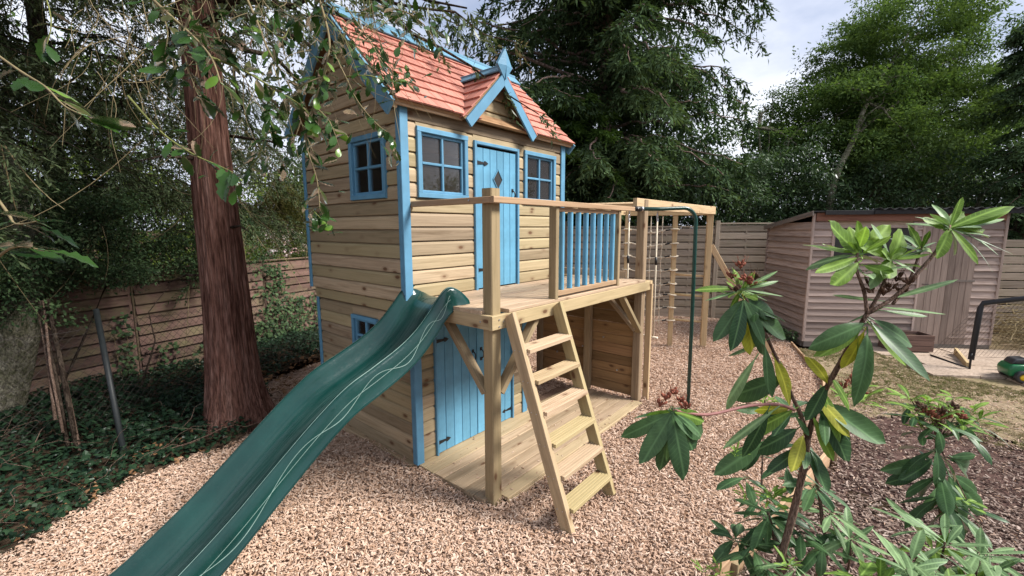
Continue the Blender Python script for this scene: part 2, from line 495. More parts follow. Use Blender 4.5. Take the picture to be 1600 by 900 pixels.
# ------------------------------------------------------------------ object helpers
WORLD = {}
MESH_CACHE = {}


def put(o, parent=None, M=None):
    M = M or Matrix.Identity(4)
    WORLD[o.name] = M.copy()
    COL.objects.link(o)
    if parent is not None:
        o.parent = parent
        o.matrix_basis = WORLD[parent.name].inverted() @ M
    else:
        o.matrix_basis = M
    return o


def thing(name, label, cat, loc=(0, 0, 0), group=None):
    o = bpy.data.objects.new(name, None)
    o.empty_display_size = 0.1
    put(o, None, Matrix.Translation(loc))
    o['label'] = label
    o['category'] = cat
    if group:
        o['group'] = group
    return o


def tag(o, label, cat, group=None):
    o['label'] = label
    o['category'] = cat
    if group:
        o['group'] = group
    return o


class MB:
    def __init__(s):
        s.v, s.f = [], []

    def add(s, vs, fs):
        b = len(s.v)
        s.v += [tuple(x) for x in vs]
        s.f += [tuple(b + i for i in f) for f in fs]

    def box(s, a, b, M=None):
        (x0, y0, z0), (x1, y1, z1) = a, b
        vs = [(x0, y0, z0), (x1, y0, z0), (x1, y1, z0), (x0, y1, z0), (x0, y0, z1), (x1, y0, z1), (x1, y1, z1), (x0, y1, z1)]
        if M:
            vs = [M @ Vector(v) for v in vs]
        s.add(vs, [(3, 2, 1, 0), (4, 5, 6, 7), (0, 1, 5, 4), (1, 2, 6, 5), (2, 3, 7, 6), (3, 0, 4, 7)])

    def prism(s, poly, x0, x1, M=None):
        """poly in (y,z), extruded along x"""
        n = len(poly)
        vs = [(x0, y, z) for y, z in poly] + [(x1, y, z) for y, z in poly]
        if M:
            vs = [M @ Vector(v) for v in vs]
        s.add(vs, [tuple(range(n))[::-1], tuple(range(n, 2 * n))] + [(i, (i + 1) % n, n + (i + 1) % n, n + i) for i in range(n)])

    def tube(s, pts, rad, n=8, cap=True):
        pts = [Vector(p) for p in pts]
        if not isinstance(rad, (list, tuple)):
            rad = [rad] * len(pts)
        rings = []
        prev = None
        for i, p in enumerate(pts):
            d = (pts[min(i + 1, len(pts) - 1)] - pts[max(i - 1, 0)])
            if d.length < 1e-9:
                d = Vector((0, 0, 1))
            d.normalize()
            if prev is None:
                a = Vector((0, 0, 1)) if abs(d.z) < 0.9 else Vector((1, 0, 0))
                prev = a - d * a.dot(d)
            else:
                prev = prev - d * prev.dot(d)
            prev.normalize()
            b = d.cross(prev)
            rings.append([p + (prev * math.cos(t) + b * math.sin(t)) * rad[i] for t in [2 * math.pi * k / n for k in range(n)]])
        base = len(s.v)
        for r in rings:
            s.v += [tuple(x) for x in r]
        for i in range(len(rings) - 1):
            for k in range(n):
                s.f.append((base + i * n + k, base + i * n + (k + 1) % n, base + (i + 1) * n + (k + 1) % n, base + (i + 1) * n + k))
        if cap:
            s.f.append(tuple(base + k for k in range(n))[::-1])
            s.f.append(tuple(base + (len(rings) - 1) * n + k for k in range(n)))

    def mesh(s, name, mat, smooth=False):
        me = bpy.data.meshes.new(name)
        me.from_pydata(s.v, [], s.f)
        if mat:
            me.materials.append(mat)
        if smooth:
            me.polygons.foreach_set('use_smooth', [True] * len(me.polygons))
        me.update()
        return me

    def build(s, name, mat, parent=None, M=None, smooth=False):
        return put(bpy.data.objects.new(name, s.mesh(name, mat, smooth)), parent, M)


def frame_M(A, B, up=(0, 0, 1)):
    A, B = Vector(A), Vector(B)
    X = (B - A).normalized()
    Z = Vector(up) - X * Vector(up).dot(X)
    Z.normalize()
    Y = Z.cross(X)
    return Matrix(((X.x, Y.x, Z.x, A.x), (X.y, Y.y, Z.y, A.y), (X.z, Y.z, Z.z, A.z), (0, 0, 0, 1))), (B - A).length


def board(name, A, B, w, t, mat, parent, up=(0, 0, 1), ch=0.004, label=None):
    """timber from A to B (centre line), w across 'up', t through"""
    M, L = frame_M(A, B, up)
    key = (name, round(L, 3), round(w, 4), round(t, 4), mat.name)
    me = MESH_CACHE.get(key)
    if me is None:
        h, q = w / 2, t / 2
        c = min(ch, h * .45, q * .45)
        poly = [(-q + c, -h), (q - c, -h), (q, -h + c), (q, h - c), (q - c, h), (-q + c, h), (-q, h - c), (-q, -h + c)]
        mb = MB()
        mb.prism(poly, 0, L)
        me = mb.mesh(name, mat)
        MESH_CACHE[key] = me
    o = put(bpy.data.objects.new(name, me), parent, M)
    if label:
        o['label'] = label
    return o


def arr_mesh(name, V, F, mat, tint=None, smooth=False):
    """mesh from numpy arrays (all faces with the same vertex count)"""
    me = bpy.data.meshes.new(name)
    V = np.ascontiguousarray(V, dtype=np.float32)
    F = np.ascontiguousarray(F, dtype=np.int32)
    k = F.shape[1]
    me.vertices.add(len(V))
    me.vertices.foreach_set('co', V.ravel())
    me.loops.add(F.size)
    me.loops.foreach_set('vertex_index', F.ravel())
    me.polygons.add(len(F))
    me.polygons.foreach_set('loop_start', np.arange(0, F.size, k, dtype=np.int32))
    me.polygons.foreach_set('loop_total', np.full(len(F), k, dtype=np.int32))
    if smooth:
        me.polygons.foreach_set('use_smooth', np.ones(len(F), dtype=bool))
    if tint is not None:
        a = me.attributes.new('tint', 'FLOAT', 'FACE')
        a.data.foreach_set('value', np.ascontiguousarray(tint, dtype=np.float32))
    if mat:
        me.materials.append(mat)
    me.update(calc_edges=True)
    return me


def unit(a):
    return a / np.maximum(np.linalg.norm(a, axis=-1, keepdims=True), 1e-9)


def leaf_cards(P, D, Nn, L, W, fold=0.15):
    """rhombic leaves, four vertices each, folded along the midrib"""
    D = unit(D)
    S = unit(np.cross(D, Nn))
    U = np.cross(S, D)
    L = np.asarray(L)[:, None]
    W = np.asarray(W)[:, None]
    v = np.stack([P, P + D * L * .45 + S * W * .5 + U * W * fold, P + D * L, P + D * L * .45 - S * W * .5 + U * W * fold], 1)
    F = np.arange(len(P) * 4).reshape(-1, 4)
    return v.reshape(-1, 3), F


def rot_to(M3):
    return M3.to_euler()


def scatter(name, P, E, S, idx, variants, label=None, cat=None):
    """stuff: many small pieces instanced on points with geometry nodes"""
    me = bpy.data.meshes.new(name)
    n = len(P)
    me.vertices.add(n)
    me.vertices.foreach_set('co', np.ascontiguousarray(P, dtype=np.float32).ravel())
    for nm, typ, dat, prop in (('rot', 'FLOAT_VECTOR', E, 'vector'), ('scl', 'FLOAT_VECTOR', S, 'vector')):
        a = me.attributes.new(nm, typ, 'POINT')
        a.data.foreach_set(prop, np.ascontiguousarray(dat, dtype=np.float32).ravel())
    a = me.attributes.new('pick', 'INT', 'POINT')
    a.data.foreach_set('value', np.ascontiguousarray(idx, dtype=np.int32))
    o = put(bpy.data.objects.new(name, me))
    src = bpy.data.collections.new(name + '_pieces')
    for i, vm in enumerate(variants):
        src.objects.link(bpy.data.objects.new('%s_piece_%02d' % (name, i), vm))
    g = bpy.data.node_groups.new(name + '_nodes', 'GeometryNodeTree')
    g.interface.new_socket('Geometry', in_out='INPUT', socket_type='NodeSocketGeometry')
    g.interface.new_socket('Geometry', in_out='OUTPUT', socket_type='NodeSocketGeometry')
    gi, go = g.nodes.new('NodeGroupInput'), g.nodes.new('NodeGroupOutput')
    ci = g.nodes.new('GeometryNodeCollectionInfo')
    ci.inputs['Collection'].default_value = src
    ci.inputs['Separate Children'].default_value = True
    ip = g.nodes.new('GeometryNodeInstanceOnPoints')
    ip.inputs['Pick Instance'].default_value = True

    def named(nm, typ):
        q = g.nodes.new('GeometryNodeInputNamedAttribute')
        q.data_type = typ
        q.inputs[0].default_value = nm
        return q.outputs[0]
    g.links.new(gi.outputs[0], ip.inputs['Points'])
    g.links.new(ci.outputs[0], ip.inputs['Instance'])
    g.links.new(named('pick', 'INT'), ip.inputs['Instance Index'])
    er = g.nodes.new('FunctionNodeEulerToRotation')
    g.links.new(named('rot', 'FLOAT_VECTOR'), er.inputs[0])
    g.links.new(er.outputs[0], ip.inputs['Rotation'])
    g.links.new(named('scl', 'FLOAT_VECTOR'), ip.inputs['Scale'])
    g.links.new(ip.outputs[0], go.inputs[0])
    md = o.modifiers.new('scatter', 'NODES')
    md.node_group = g
    o['kind'] = 'stuff'
    if label:
        o['label'] = label
    if cat:
        o['category'] = cat
    return o


def in_poly(x, y, poly):
    x = np.asarray(x)
    y = np.asarray(y)
    r = np.zeros(x.shape, bool)
    n = len(poly)
    for i in range(n):
        x0, y0 = poly[i]
        x1, y1 = poly[(i + 1) % n]
        c = ((y0 > y) != (y1 > y)) & (x < (x1 - x0) * (y - y0) / (y1 - y0 + 1e-12) + x0)
        r ^= c
    return r


# ================================================================== the setting
IVY_EDGE = [(-4.5, 0.2), (-3.2, 0.75), (-2.34, 1.2), (-1.97, 1.45), (-1.58, 1.79), (-.95, 1.68), (-.42, 2.1), (-.2, 2.7), (-.1, 3.3), (1.4, 3.8)]
EDGING = [(6.9, -1.82), (6.0, -2.12), (4.95, -2.47), (3.75, -2.60), (2.75, -2.735), (1.75, -2.59), (.46, -2.36)]
BED = IVY_EDGE + [(4.5, 4.3), (6.2, 3.7), (7.6, 1.7), (8.5, 0.15), (8.6, -.9), (7.3, -1.72)] + EDGING + [(.1, -2.75), (-.6, -3.3), (-4.5, -3.3)]
D_F = Vector((.562, -.827, 0))             # the direction the shed front and the back fence run
D_S = Vector((.827, .562, 0))


def ground_h(x, y):
    return (0.014 * np.sin(1.9 * x + .7) * np.cos(2.3 * y) + 0.012 * np.sin(4.1 * x + 3.3 * y) + 0.006 * np.sin(9.3 * x - 7.1 * y))


def grid_sheet(name, x0, x1, y0, y1, step, zf, mat, keep=None):
    xs = np.arange(x0, x1 + step * .5, step)
    ys = np.arange(y0, y1 + step * .5, step)
    X, Y = np.meshgrid(xs, ys)
    Z = zf(X, Y)
    nx, ny = len(xs), len(ys)
    V = np.stack([X, Y, Z], -1).reshape(-1, 3)
    i = (np.arange(ny - 1)[:, None] * nx + np.arange(nx - 1)[None]).ravel()
    F = np.stack([i, i + 1, i + nx + 1, i + nx], -1)
    if keep is not None:
        c = V[F].mean(1)
        F = F[keep(c[:, 0], c[:, 1])]
    o = put(bpy.data.objects.new(name, arr_mesh(name, V, F, mat, smooth=True)))
    o['kind'] = 'structure'
    return o


g = MB()
g.box((-600, -600, -0.5), (600, 600, -0.11))
go = g.build('ground', M_SOIL)
go['kind'] = 'structure'
grid_sheet('chip_bed', -4.5, 8.8, -3.3, 4.6, 0.1, lambda x, y: ground_h(x, y) - .015, M_CHIPBASE, lambda x, y: in_poly(x, y, BED))


def ivy_h(x, y):
    return 0.03 + 0.16 * np.clip((y - 1.6) / 2.6, 0, 1) + .05 * np.sin(2.2 * x) * np.sin(1.7 * y + 1) + .02 * np.sin(7 * x + 3 * y)


IVY_AREA = [(-6, .4)] + [(a + .02, b - .09) for a, b in IVY_EDGE[1:]] + [(1.6, 5.0), (-.3, 4.58), (-6, 3.22)]
grid_sheet('ivy_bank', -6, 1.7, 0.3, 5.0, 0.08, lambda x, y: ivy_h(x, y) - .03, M_SOIL, lambda x, y: in_poly(x, y, IVY_AREA))
MULCH_AREA = [(-.6, -3.4), (.1, -2.8), (.46, -2.42)] + [(a, b - .05) for a, b in EDGING[::-1][1:]] + [(6.95, -1.9), (7.2, -2.3), (7.0, -3.2), (6.0, -4.0), (6.4, -6.5), (3, -6.8), (-.6, -6.5)]
grid_sheet('mulch_bed', -.7, 7.5, -6.9, -1.7, 0.1, lambda x, y: ground_h(x, y) - .09, M_MULCHBASE, lambda x, y: in_poly(x, y, MULCH_AREA) & (x < 4.3 + .25 * np.sin(3 * y)))
grid_sheet('worn_lawn', 3.9, 10.5, -7.5, -1.7, 0.12, lambda x, y: ground_h(x, y) * .6 - .085 + .03 * np.clip(x - 4, 0, 1), M_LAWN,
           lambda x, y: (x > 4.3 + .25 * np.sin(3 * y)) & (y < -2.05 - .0 * x) & (y < -2.5 + .27 * np.clip(x - 4.9, 0, 3)))

# paving slabs in front of the shed: each slab a part of the pavement
pav = thing('pavement', 'pale sandstone slabs laid in front of the shed door', 'paving', (8.1, -3.9, -.05))
pav['kind'] = 'structure'
del pav['category']
for i in range(8):
    for j in range(4):
        if (j == 3 and i < 1):
            continue
        a = Vector((7.22, -1.96, 0)) + D_F * (.92 + .62 * i + (.31 if j % 2 else 0)) - D_S * (.60 + .52 * j)
        jit = random.uniform(-.008, .008)
        M = Matrix(((D_F.x, D_S.x, 0, a.x), (D_F.y, D_S.y, 0, a.y), (0, 0, 1, -.05 + jit), (0, 0, 0, 1)))
        mb = MB()
        mb.prism([(0.008, -.03), (.512, -.03), (.512, .026), (.505, .034), (.015, .034), (.008, .026)], .008, .612)
        mb.build('slab', M_PAVE, pav, M)

# ------------------------------------------------------------------ scattered wood chips, mulch, litter


def chip_mesh(name, L, W, T, bend, twist, mat):
    st = [-.5, -.15, .2, .5]
    vs = []
    for s in st:
        w = W * (1 - .5 * abs(s) ** 1.5 * random.uniform(.4, 1.6))
        z = bend * (.25 - s * s) * 4
        a = twist * s
        ca, sa = math.cos(a), math.sin(a)
        off = random.uniform(-.12, .12) * W
        for yy, zz in ((-w / 2, -T / 2), (w / 2, -T / 2), (w / 2, T / 2), (-w / 2, T / 2)):
            yy += off
            vs.append((s * L, yy * ca - zz * sa, z + yy * sa + zz * ca))
    fs = [(3, 2, 1, 0), (12, 13, 14, 15)]
    for i in range(3):
        for k in range(4):
            fs.append((i * 4 + k, i * 4 + (k + 1) % 4, i * 4 + 4 + (k + 1) % 4, i * 4 + 4 + k))
    mb = MB()
    mb.add(vs, fs)
    return mb.mesh(name, mat)


def scatter_pts(poly, dens_fn, dmax, avoid=None):
    xs = [p[0] for p in poly]
    ys = [p[1] for p in poly]
    x0, x1, y0, y1 = min(xs), max(xs), min(ys), max(ys)
    n = int((x1 - x0) * (y1 - y0) * dmax)
    x = rng.uniform(x0, x1, n)
    y = rng.uniform(y0, y1, n)
    k = in_poly(x, y, poly)
    # only ground the photograph can see, with a wide margin
    d = np.stack([x - CAM_POS.x, y - CAM_POS.y, np.full(n, -CAM_POS.z)], -1)
    f = d @ np.array(c_f)
    k &= (f > .3) & (np.abs(d @ np.array(c_r)) < f * 1.6 + .6)
    k &= rng.uniform(0, dmax, n) < dens_fn(x, y, f)
    if avoid is not None:
        k &= ~avoid(x, y)
    return x[k], y[k], f[k]


chips = [chip_mesh('woodchip', random.choice((.010, .014, .020, .026, .032, .038)) * random.uniform(.85, 1.15), random.uniform(.0045, .011), random.uniform(.002, .0045), random.uniform(-.004, .006), random.uniform(-.7, .7), M_CHIP) for _ in range(20)]
x, y, f = scatter_pts(BED, lambda x, y, f: np.clip(10500 - 1200 * f, 2200, 9600), 9600,
                      lambda x, y: ((x > .08) & (x < 2.6) & (y > -.9) & (y < .2)) | ((x > .1) & (x < 1.5) & (y > 0) & (y < 1.65)))
n = len(x)
edge_pile = 0
z = ground_h(x, y) + rng.uniform(-.012, .016, n)
E_ = np.stack([rng.normal(0, .38, n), rng.normal(0, .33, n), rng.uniform(0, 6.283, n)], -1)
sc_ = rng.uniform(.6, 1.3, n) * (1 + .08 * np.clip(f - 4, 0, 5))
scatter('wood_chips', np.stack([x, y, z], -1), E_, np.stack([sc_, sc_ * rng.uniform(.7, 1.3, n), sc_], -1), rng.integers(0, 20, n), chips,
        'pinkish pale wood chips spread over the whole play area', 'wood chips')
print('chips', n)
barkp = [chip_mesh('bark_piece', random.uniform(.014, .042), random.uniform(.007, .016), random.uniform(.003, .006), random.uniform(-.003, .005), random.uniform(-.5, .5), M_MULCH) for _ in range(8)]
x, y, f = scatter_pts(MULCH_AREA, lambda x, y, f: np.clip(4200 - 400 * f, 1100, 4200) * np.clip((5.0 + .3 * np.sin(3 * y) - x) / 1.6, .06, 1) * (.62 + .38 * np.sin(1.9 * x + 1) * np.sin(2.3 * y)), 4200)
n = len(x)
z = ground_h(x, y) - .078 + rng.uniform(0, .014, n)
sc_ = rng.uniform(.6, 1.35, n)
scatter('bark_mulch', np.stack([x, y, z], -1), np.stack([rng.normal(0, .25, n), rng.normal(0, .22, n), rng.uniform(0, 6.283, n)], -1),
        np.stack([sc_] * 3, -1), rng.integers(0, 8, n), barkp, 'dark purple brown bark mulch outside the timber edging', 'bark mulch')


x, y, f = scatter_pts(MULCH_AREA, lambda x, y, f: 150 + 0 * x, 150)
n = len(x)
scatter('stray_chips', np.stack([x, y, ground_h(x, y) - .06], -1), np.stack([rng.normal(0, .3, n), rng.normal(0, .3, n), rng.uniform(0, 6.283, n)], -1), np.stack([rng.uniform(.5, 1.0, n)] * 3, -1), rng.integers(0, 20, n), chips,
        'pale stray chips scattered over the dark bark mulch', 'stray chips')


def tuft_mesh(name, k, h):
    vs, fs = [], []
    for i in range(k):
        a, le = random.uniform(0, 6.28), random.uniform(.5, 1) * h
        dx, dy = math.cos(a), math.sin(a)
        ox, oy = random.uniform(-.02, .02), random.uniform(-.02, .02)
        lean = random.uniform(.2, 1.1)
        b = len(vs)
        w = .0025
        vs += [(ox - dy * w, oy + dx * w, 0), (ox + dy * w, oy - dx * w, 0), (ox + dx * lean * le * .5, oy + dy * lean * le * .5, le * .6), (ox + dx * lean * le, oy + dy * lean * le, le * (.9 - .3 * lean))]
        fs += [(b, b + 1, b + 2), (b + 2, b + 1, b + 3)]
    mb = MB()
    mb.add(vs, fs)
    return mb.mesh(name, M_GRASS)


tufts = [tuft_mesh('grass_tuft', 12, random.uniform(.03, .06)) for _ in range(6)]
LAWN_AREA = [(4.2, -2.65), (4.9, -2.55), (6.9, -1.95), (7.2, -2.3), (7.4, -3.0), (6.5, -3.75), (6.4, -4.6), (6.6, -6.5), (3.8, -6.5)]
x, y, f = scatter_pts(LAWN_AREA, lambda x, y, f: 1100 * np.clip((x - 4.2) / 1.5, .1, 1) * (.55 + .55 * np.sin(2.3 * x + 1.1 * y) * np.sin(1.9 * y)), 1100)
n = len(x)
sc_ = rng.uniform(.6, 1.4, n)
scatter('dry_grass', np.stack([x, y, ground_h(x, y) * .6 - .06 + 0 * x], -1), np.stack([0 * x, 0 * x, rng.uniform(0, 6.28, n)], -1), np.stack([sc_] * 3, -1),
        rng.integers(0, 6, n), tufts, 'thin dry grass growing between the mulch and the paving', 'grass')
x, y, f = scatter_pts(LAWN_AREA, lambda x, y, f: 380 + 0 * x, 380)
n = len(x)
sc_ = rng.uniform(.4, 1.0, n)
straw = [chip_mesh('straw', .06, .006, .003, .003, .3, M_CHIP) for _ in range(4)]
scatter('dry_straw', np.stack([x, y, ground_h(x, y) * .6 - .05], -1), np.stack([rng.normal(0, .2, n), rng.normal(0, .2, n), rng.uniform(0, 6.28, n)], -1), np.stack([sc_] * 3, -1),
        rng.integers(0, 4, n), straw, 'pale dead grass clippings lying on the worn lawn', 'grass clippings')


n = 150
x = rng.uniform(.12, 2.55, n)
y = -.9 + .88 * rng.uniform(0, 1, n) ** 1.6
scatter('deck_debris', np.stack([x, y, np.full(n, .0395)], -1), np.stack([rng.normal(0, .12, n), rng.normal(0, .12, n), rng.uniform(0, 6.283, n)], -1), np.stack([rng.uniform(.35, .9, n)] * 3, -1), rng.integers(0, 20, n), chips,
        'stray wood chips lying on the lower deck boards', 'stray chips')
# chips kicked up against the posts, the ladder feet and the edge of the deck
px_, py_ = [], []
for (cx_, cy2, r_, k) in ((.14, -.83, .14, 150), (.207, -1.47, .1, 90), (.803, -1.47, .1, 90), (2.7, -.86, .12, 70), (5.70, -.67, .14, 50), (5.45, -.18, .14, 50), (2.84, -1.38, .06, 40)):
    px_.append(cx_ + rng.normal(0, r_ * .6, k))
    py_.append(cy2 + rng.normal(0, r_ * .6, k))
px_.append(rng.uniform(.2, 2.6, 420))
py_.append(-.945 - np.abs(rng.normal(0, .05, 420)))
px_.append(.035 - np.abs(rng.normal(0, .05, 420)))
py_.append(rng.uniform(-.85, 1.6, 420))
x, y = np.concatenate(px_), np.concatenate(py_)
n = len(x)
scatter('chip_drift', np.stack([x, y, ground_h(x, y) + rng.uniform(.005, .035, n)], -1), np.stack([rng.normal(0, .5, n), rng.normal(0, .5, n), rng.uniform(0, 6.283, n)], -1), np.stack([rng.uniform(.7, 1.2, n)] * 3, -1), rng.integers(0, 20, n), chips,
        'wood chips banked against the deck edge and the posts', 'wood chips')


def ivy_leaf_mesh(name, s):
    pts = [(0, 0), (-.1, .32), (.22, .5), (.45, .3), (.7, .28), (1.0, 0), (.7, -.28), (.45, -.3), (.22, -.5), (-.1, -.32)]
    vs = [(a * s, b * s, (-.10 * abs(b) - .12 * a * a + random.uniform(-.03, .03)) * s * 1.3) for a, b in pts]
    vs.append((.38 * s, 0, .04 * s))
    mb = MB()
    mb.add(vs, [(10, (i + 1) % 10, i) for i in range(10)])
    return mb.mesh(name, M_IVY)


ivies = [ivy_leaf_mesh('ivy_leaf', random.uniform(.034, .058)) for _ in range(8)]
x, y, f = scatter_pts(IVY_AREA, lambda x, y, f: 1500 * np.clip(.5 + .9 * (np.sin(1.3 * x + 2) * np.sin(1.1 * y) * .5 + .5), .3, 1) * np.clip((y - np.interp(x, [p[0] for p in IVY_EDGE], [p[1] for p in IVY_EDGE])) / .3, .75, 1), 1500,
                      lambda x, y: (x + .65) ** 2 + (y - 2.12) ** 2 < .07)
n = len(x)
z = ivy_h(x, y) + rng.uniform(-.01, .11, n)
sc_ = rng.uniform(.6, 1.35, n)
scatter('ivy_ground_cover', np.stack([x, y, z], -1), np.stack([rng.normal(0, .45, n), rng.normal(.15, .45, n), rng.uniform(0, 6.28, n)], -1), np.stack([sc_] * 3, -1), rng.integers(0, 8, n), ivies,
        'dark glossy ivy creeping over the ground under the left fence', 'ivy')
# dead leaves at the edge of the ivy
x, y, f = scatter_pts([(-3.2, .7), (-1.6, 1.65), (-.4, 1.5), (1.4, 1.8), (1.4, 4), (-.3, 3.4), (-.5, 2.3), (-1.6, 2.1), (-3.4, 1.1)], lambda x, y, f: 150 + 0 * x, 150)
n = len(x)
lit = [ivy_leaf_mesh('dead_leaf', .05) for _ in range(3)]
for m_ in lit:
    m_.materials.clear()
    m_.materials.append(M_LITTER)
sc_ = rng.uniform(.5, 1.2, n)
scatter('leaf_litter', np.stack([x, y, np.maximum(ground_h(x, y), ivy_h(x, y) * (y > 1.9)) + .02], -1), np.stack([rng.normal(0, .5, n), rng.normal(0, .5, n), rng.uniform(0, 6.28, n)], -1), np.stack([sc_] * 3, -1), rng.integers(0, 3, n), lit,
        'brown dead leaves where the chips meet the ivy', 'dead leaves')

# ================================================================== raised deck
Z2 = 1.50       # top of the upper deck
Z1 = 0.037      # top of the lower deck
YD = -0.917     # front edge of the decks
deck = thing('raised_deck', 'timber platform with blue balustrade in front of the playhouse', 'deck', (1.3, -.5, 0))
# lower deck boards
nb = 8
for k in range(nb):
    y1 = 0.012 - k * (0.945 / nb)
    yc = y1 - .945 / nb / 2
    xl = .05 if k < 7 else .20
    board('deck_board', (xl + random.uniform(-.004, .004), yc, Z1 - .014), (2.61 + random.uniform(-.01, .01), yc, Z1 - .014), .945 / nb - .005, .028, M_LOWDECK, deck, up=(0, 1, 0))
board('deck_joist', (.062, .01, Z1 - .075), (.062, -.80, Z1 - .075), .085, .02, M_LOWDECK, deck)
board('deck_joist', (.2, YD - .005, Z1 - .075), (2.6, YD - .005, Z1 - .075), .085, .02, M_LOWDECK, deck)
# a low bearer runs along the left side of the lower house
board('ground_bearer', (.03, 1.7, .015), (.03, .02, .015), .05, .05, M_LOWDECK, deck)
# upper deck boards
nb = 8
for k in range(nb):
    dw = .905 / nb
    yc = -0.012 - dw * (k + .5)
    xl = .055 if k < 7 else .235
    board('upper_deck_board', (xl + random.uniform(-.003, .003), yc, Z2 - .014), (2.61 + random.uniform(-.006, .006), yc, Z2 - .014), dw - .004, .028, M_DECK, deck, up=(0, 1, 0))
# beams under it
zb = Z2 - .028 - .052
board('front_beam', (.05, YD + .019, zb), (2.745, YD + .019, zb), .104, .038, M_BEAM, deck)
board('left_beam', (.069, -.878, zb), (.069, -.03, zb), .104, .038, M_BEAM, deck)
board('rear_beam', (.09, -.05, zb), (2.6, -.05, zb), .10, .038, M_BEAM, deck)
for xx in (.65, 1.25, 1.85, 2.4):
    board('joist', (xx, -.875, zb), (xx, -.07, zb), .095, .04, M_POST, deck)
board('right_beam', (2.60, -.86, zb), (2.60, .65, zb), .10, .038, M_BEAM, deck)
# upstand at the far end of the platform
board('end_upstand', (2.63, -.66, Z2 + .035), (2.63, 0.2, Z2 + .035), .09, .03, M_DECK, deck)
# posts
PW = .094
board('corner_post', (.0917 + PW / 2, YD + .04 + PW / 2, -.05), (.0917 + PW / 2, YD + .04 + PW / 2, 2.362), PW, PW, M_POST, deck, up=(0, 1, 0), ch=.006)
board('rear_post', (2.64, .60, -.02), (2.64, .60, 1.40), .07, .07, M_POST, deck, up=(0, 1, 0))
board('middle_post', (2.63, -.17, Z1), (2.63, -.17, 1.42), .09, .06, M_POST, deck, up=(0, 1, 0))
board('end_post', (2.63 + PW / 2, -.869 + PW / 2, Z1 - .05), (2.63 + PW / 2, -.869 + PW / 2, 2.40), PW, PW, M_POST, deck, up=(0, 1, 0), ch=.006)
board('baluster_post', (.84, YD + .036, Z2), (.84, YD + .036, 2.256), .072, .045, M_POST, deck, up=(0, 1, 0))
board('baluster_post', (1.94, YD + .036, Z2), (1.94, YD + .036, 2.256), .072, .045, M_POST, deck, up=(0, 1, 0))
# hand rails
board('handrail', (.052, YD - .004, 2.280), (2.225, YD - .004, 2.280), .045, .036, M_RAIL, deck)
board('handrail', (.0695, YD + .016, 2.280), (.0695, -.028, 2.280), .045, .036, M_RAIL, deck)
# balustrade
board('balustrade_rail', (.864, YD + .036, Z2 + .04), (1.917, YD + .036, Z2 + .04), .045, .05, M_RAIL, deck)
board('balustrade_rail', (.864, YD + .040, 2.238), (1.917, YD + .040, 2.238), .035, .05, M_RAIL, deck)
for k in range(8):
    xx = .955 + k * .128
    board('baluster', (xx, YD + .036, Z2 + .064), (xx, YD + .036, 2.220), .044, .036, M_BLUE2, deck, up=(0, 1, 0), ch=.008)
# diagonal braces
board('brace', (.115, -.79, .87), (.115, -.375, 1.365), .075, .045, M_POST, deck, up=(1, 0, 0))
board('brace', (.20, YD + .075, .86), (.64, YD + .075, 1.365), .075, .045, M_POST, deck, up=(0, 1, 0))
board('brace', (2.645, YD + .075, .88), (2.16, YD + .075, 1.365), .075, .045, M_POST, deck, up=(0, 1, 0))
board('brace', (2.60, -.82, .90), (2.60, -.35, 1.365), .07, .045, M_POST, deck, up=(1, 0, 0))
# climbing wall: boards nailed across the right end, bolts of the holds showing
zz = Z1 + .004
k = 0
while zz < 1.36:
    h = random.choice((.115, .125, .14, .15))
    h = min(h, 1.385 - zz)
    board('wall_board', (2.722, YD + .06, zz + h / 2), (2.722, .63, zz + h / 2), h - .004, .022, M_DARKB, deck)
    zz += h
    k += 1
for (yy, z_) in ((-.55, .33), (-.35, .72), (-.62, 1.05), (-.05, .55), (.2, .85), (.35, .4), (.12, 1.15), (-.4, 1.2)):
    mb = MB()
    mb.tube([(2.712, yy, z_), (2.698, yy, z_)], .011, 8)
    mb.build('bolt', M_STEEL, deck)
board('end_batten', (2.782, YD + .02, -.05), (2.782, YD + .02, 1.435), .07, .04, M_FRAMEW, deck, up=(0, 1, 0))
board('end_batten', (2.782, .60, -.05), (2.782, .60, 1.435), .07, .04, M_FRAMEW, deck, up=(0, 1, 0))
board('wall_cap', (2.77, YD + .0, 1.455), (2.77, .64, 1.455), .035, .075, M_FRAMEW, deck)
for (bx, bz) in ((.12, zb + .02), (.12, zb - .03), (.165, zb)):
    mb = MB()
    mb.tube([(bx, YD - .006, bz), (bx, YD + .002, bz)], .006, 8)
    mb.build('screw', M_STEEL, deck)
for (by, bz) in ((-.80, zb), (-.70, 2.283)):
    mb = MB()
    mb.tube([(.046, by, bz), (.053, by, bz)], .007, 8)
    mb.build('screw', M_STEEL, deck)

# ================================================================== playhouse
W_, D_ = 2.233, 1.650
ZE = 3.05       # where the roof meets the front wall
ZR = 3.93      # ridge
YR = D_ / 2
SLOPE = (ZR - ZE) / (YR + .10)
OV = .12
house = thing('playhouse', 'two storey timber playhouse with blue trim and red shingle roof', 'playhouse', (1.1, .8, 0))
COURSE = .1195


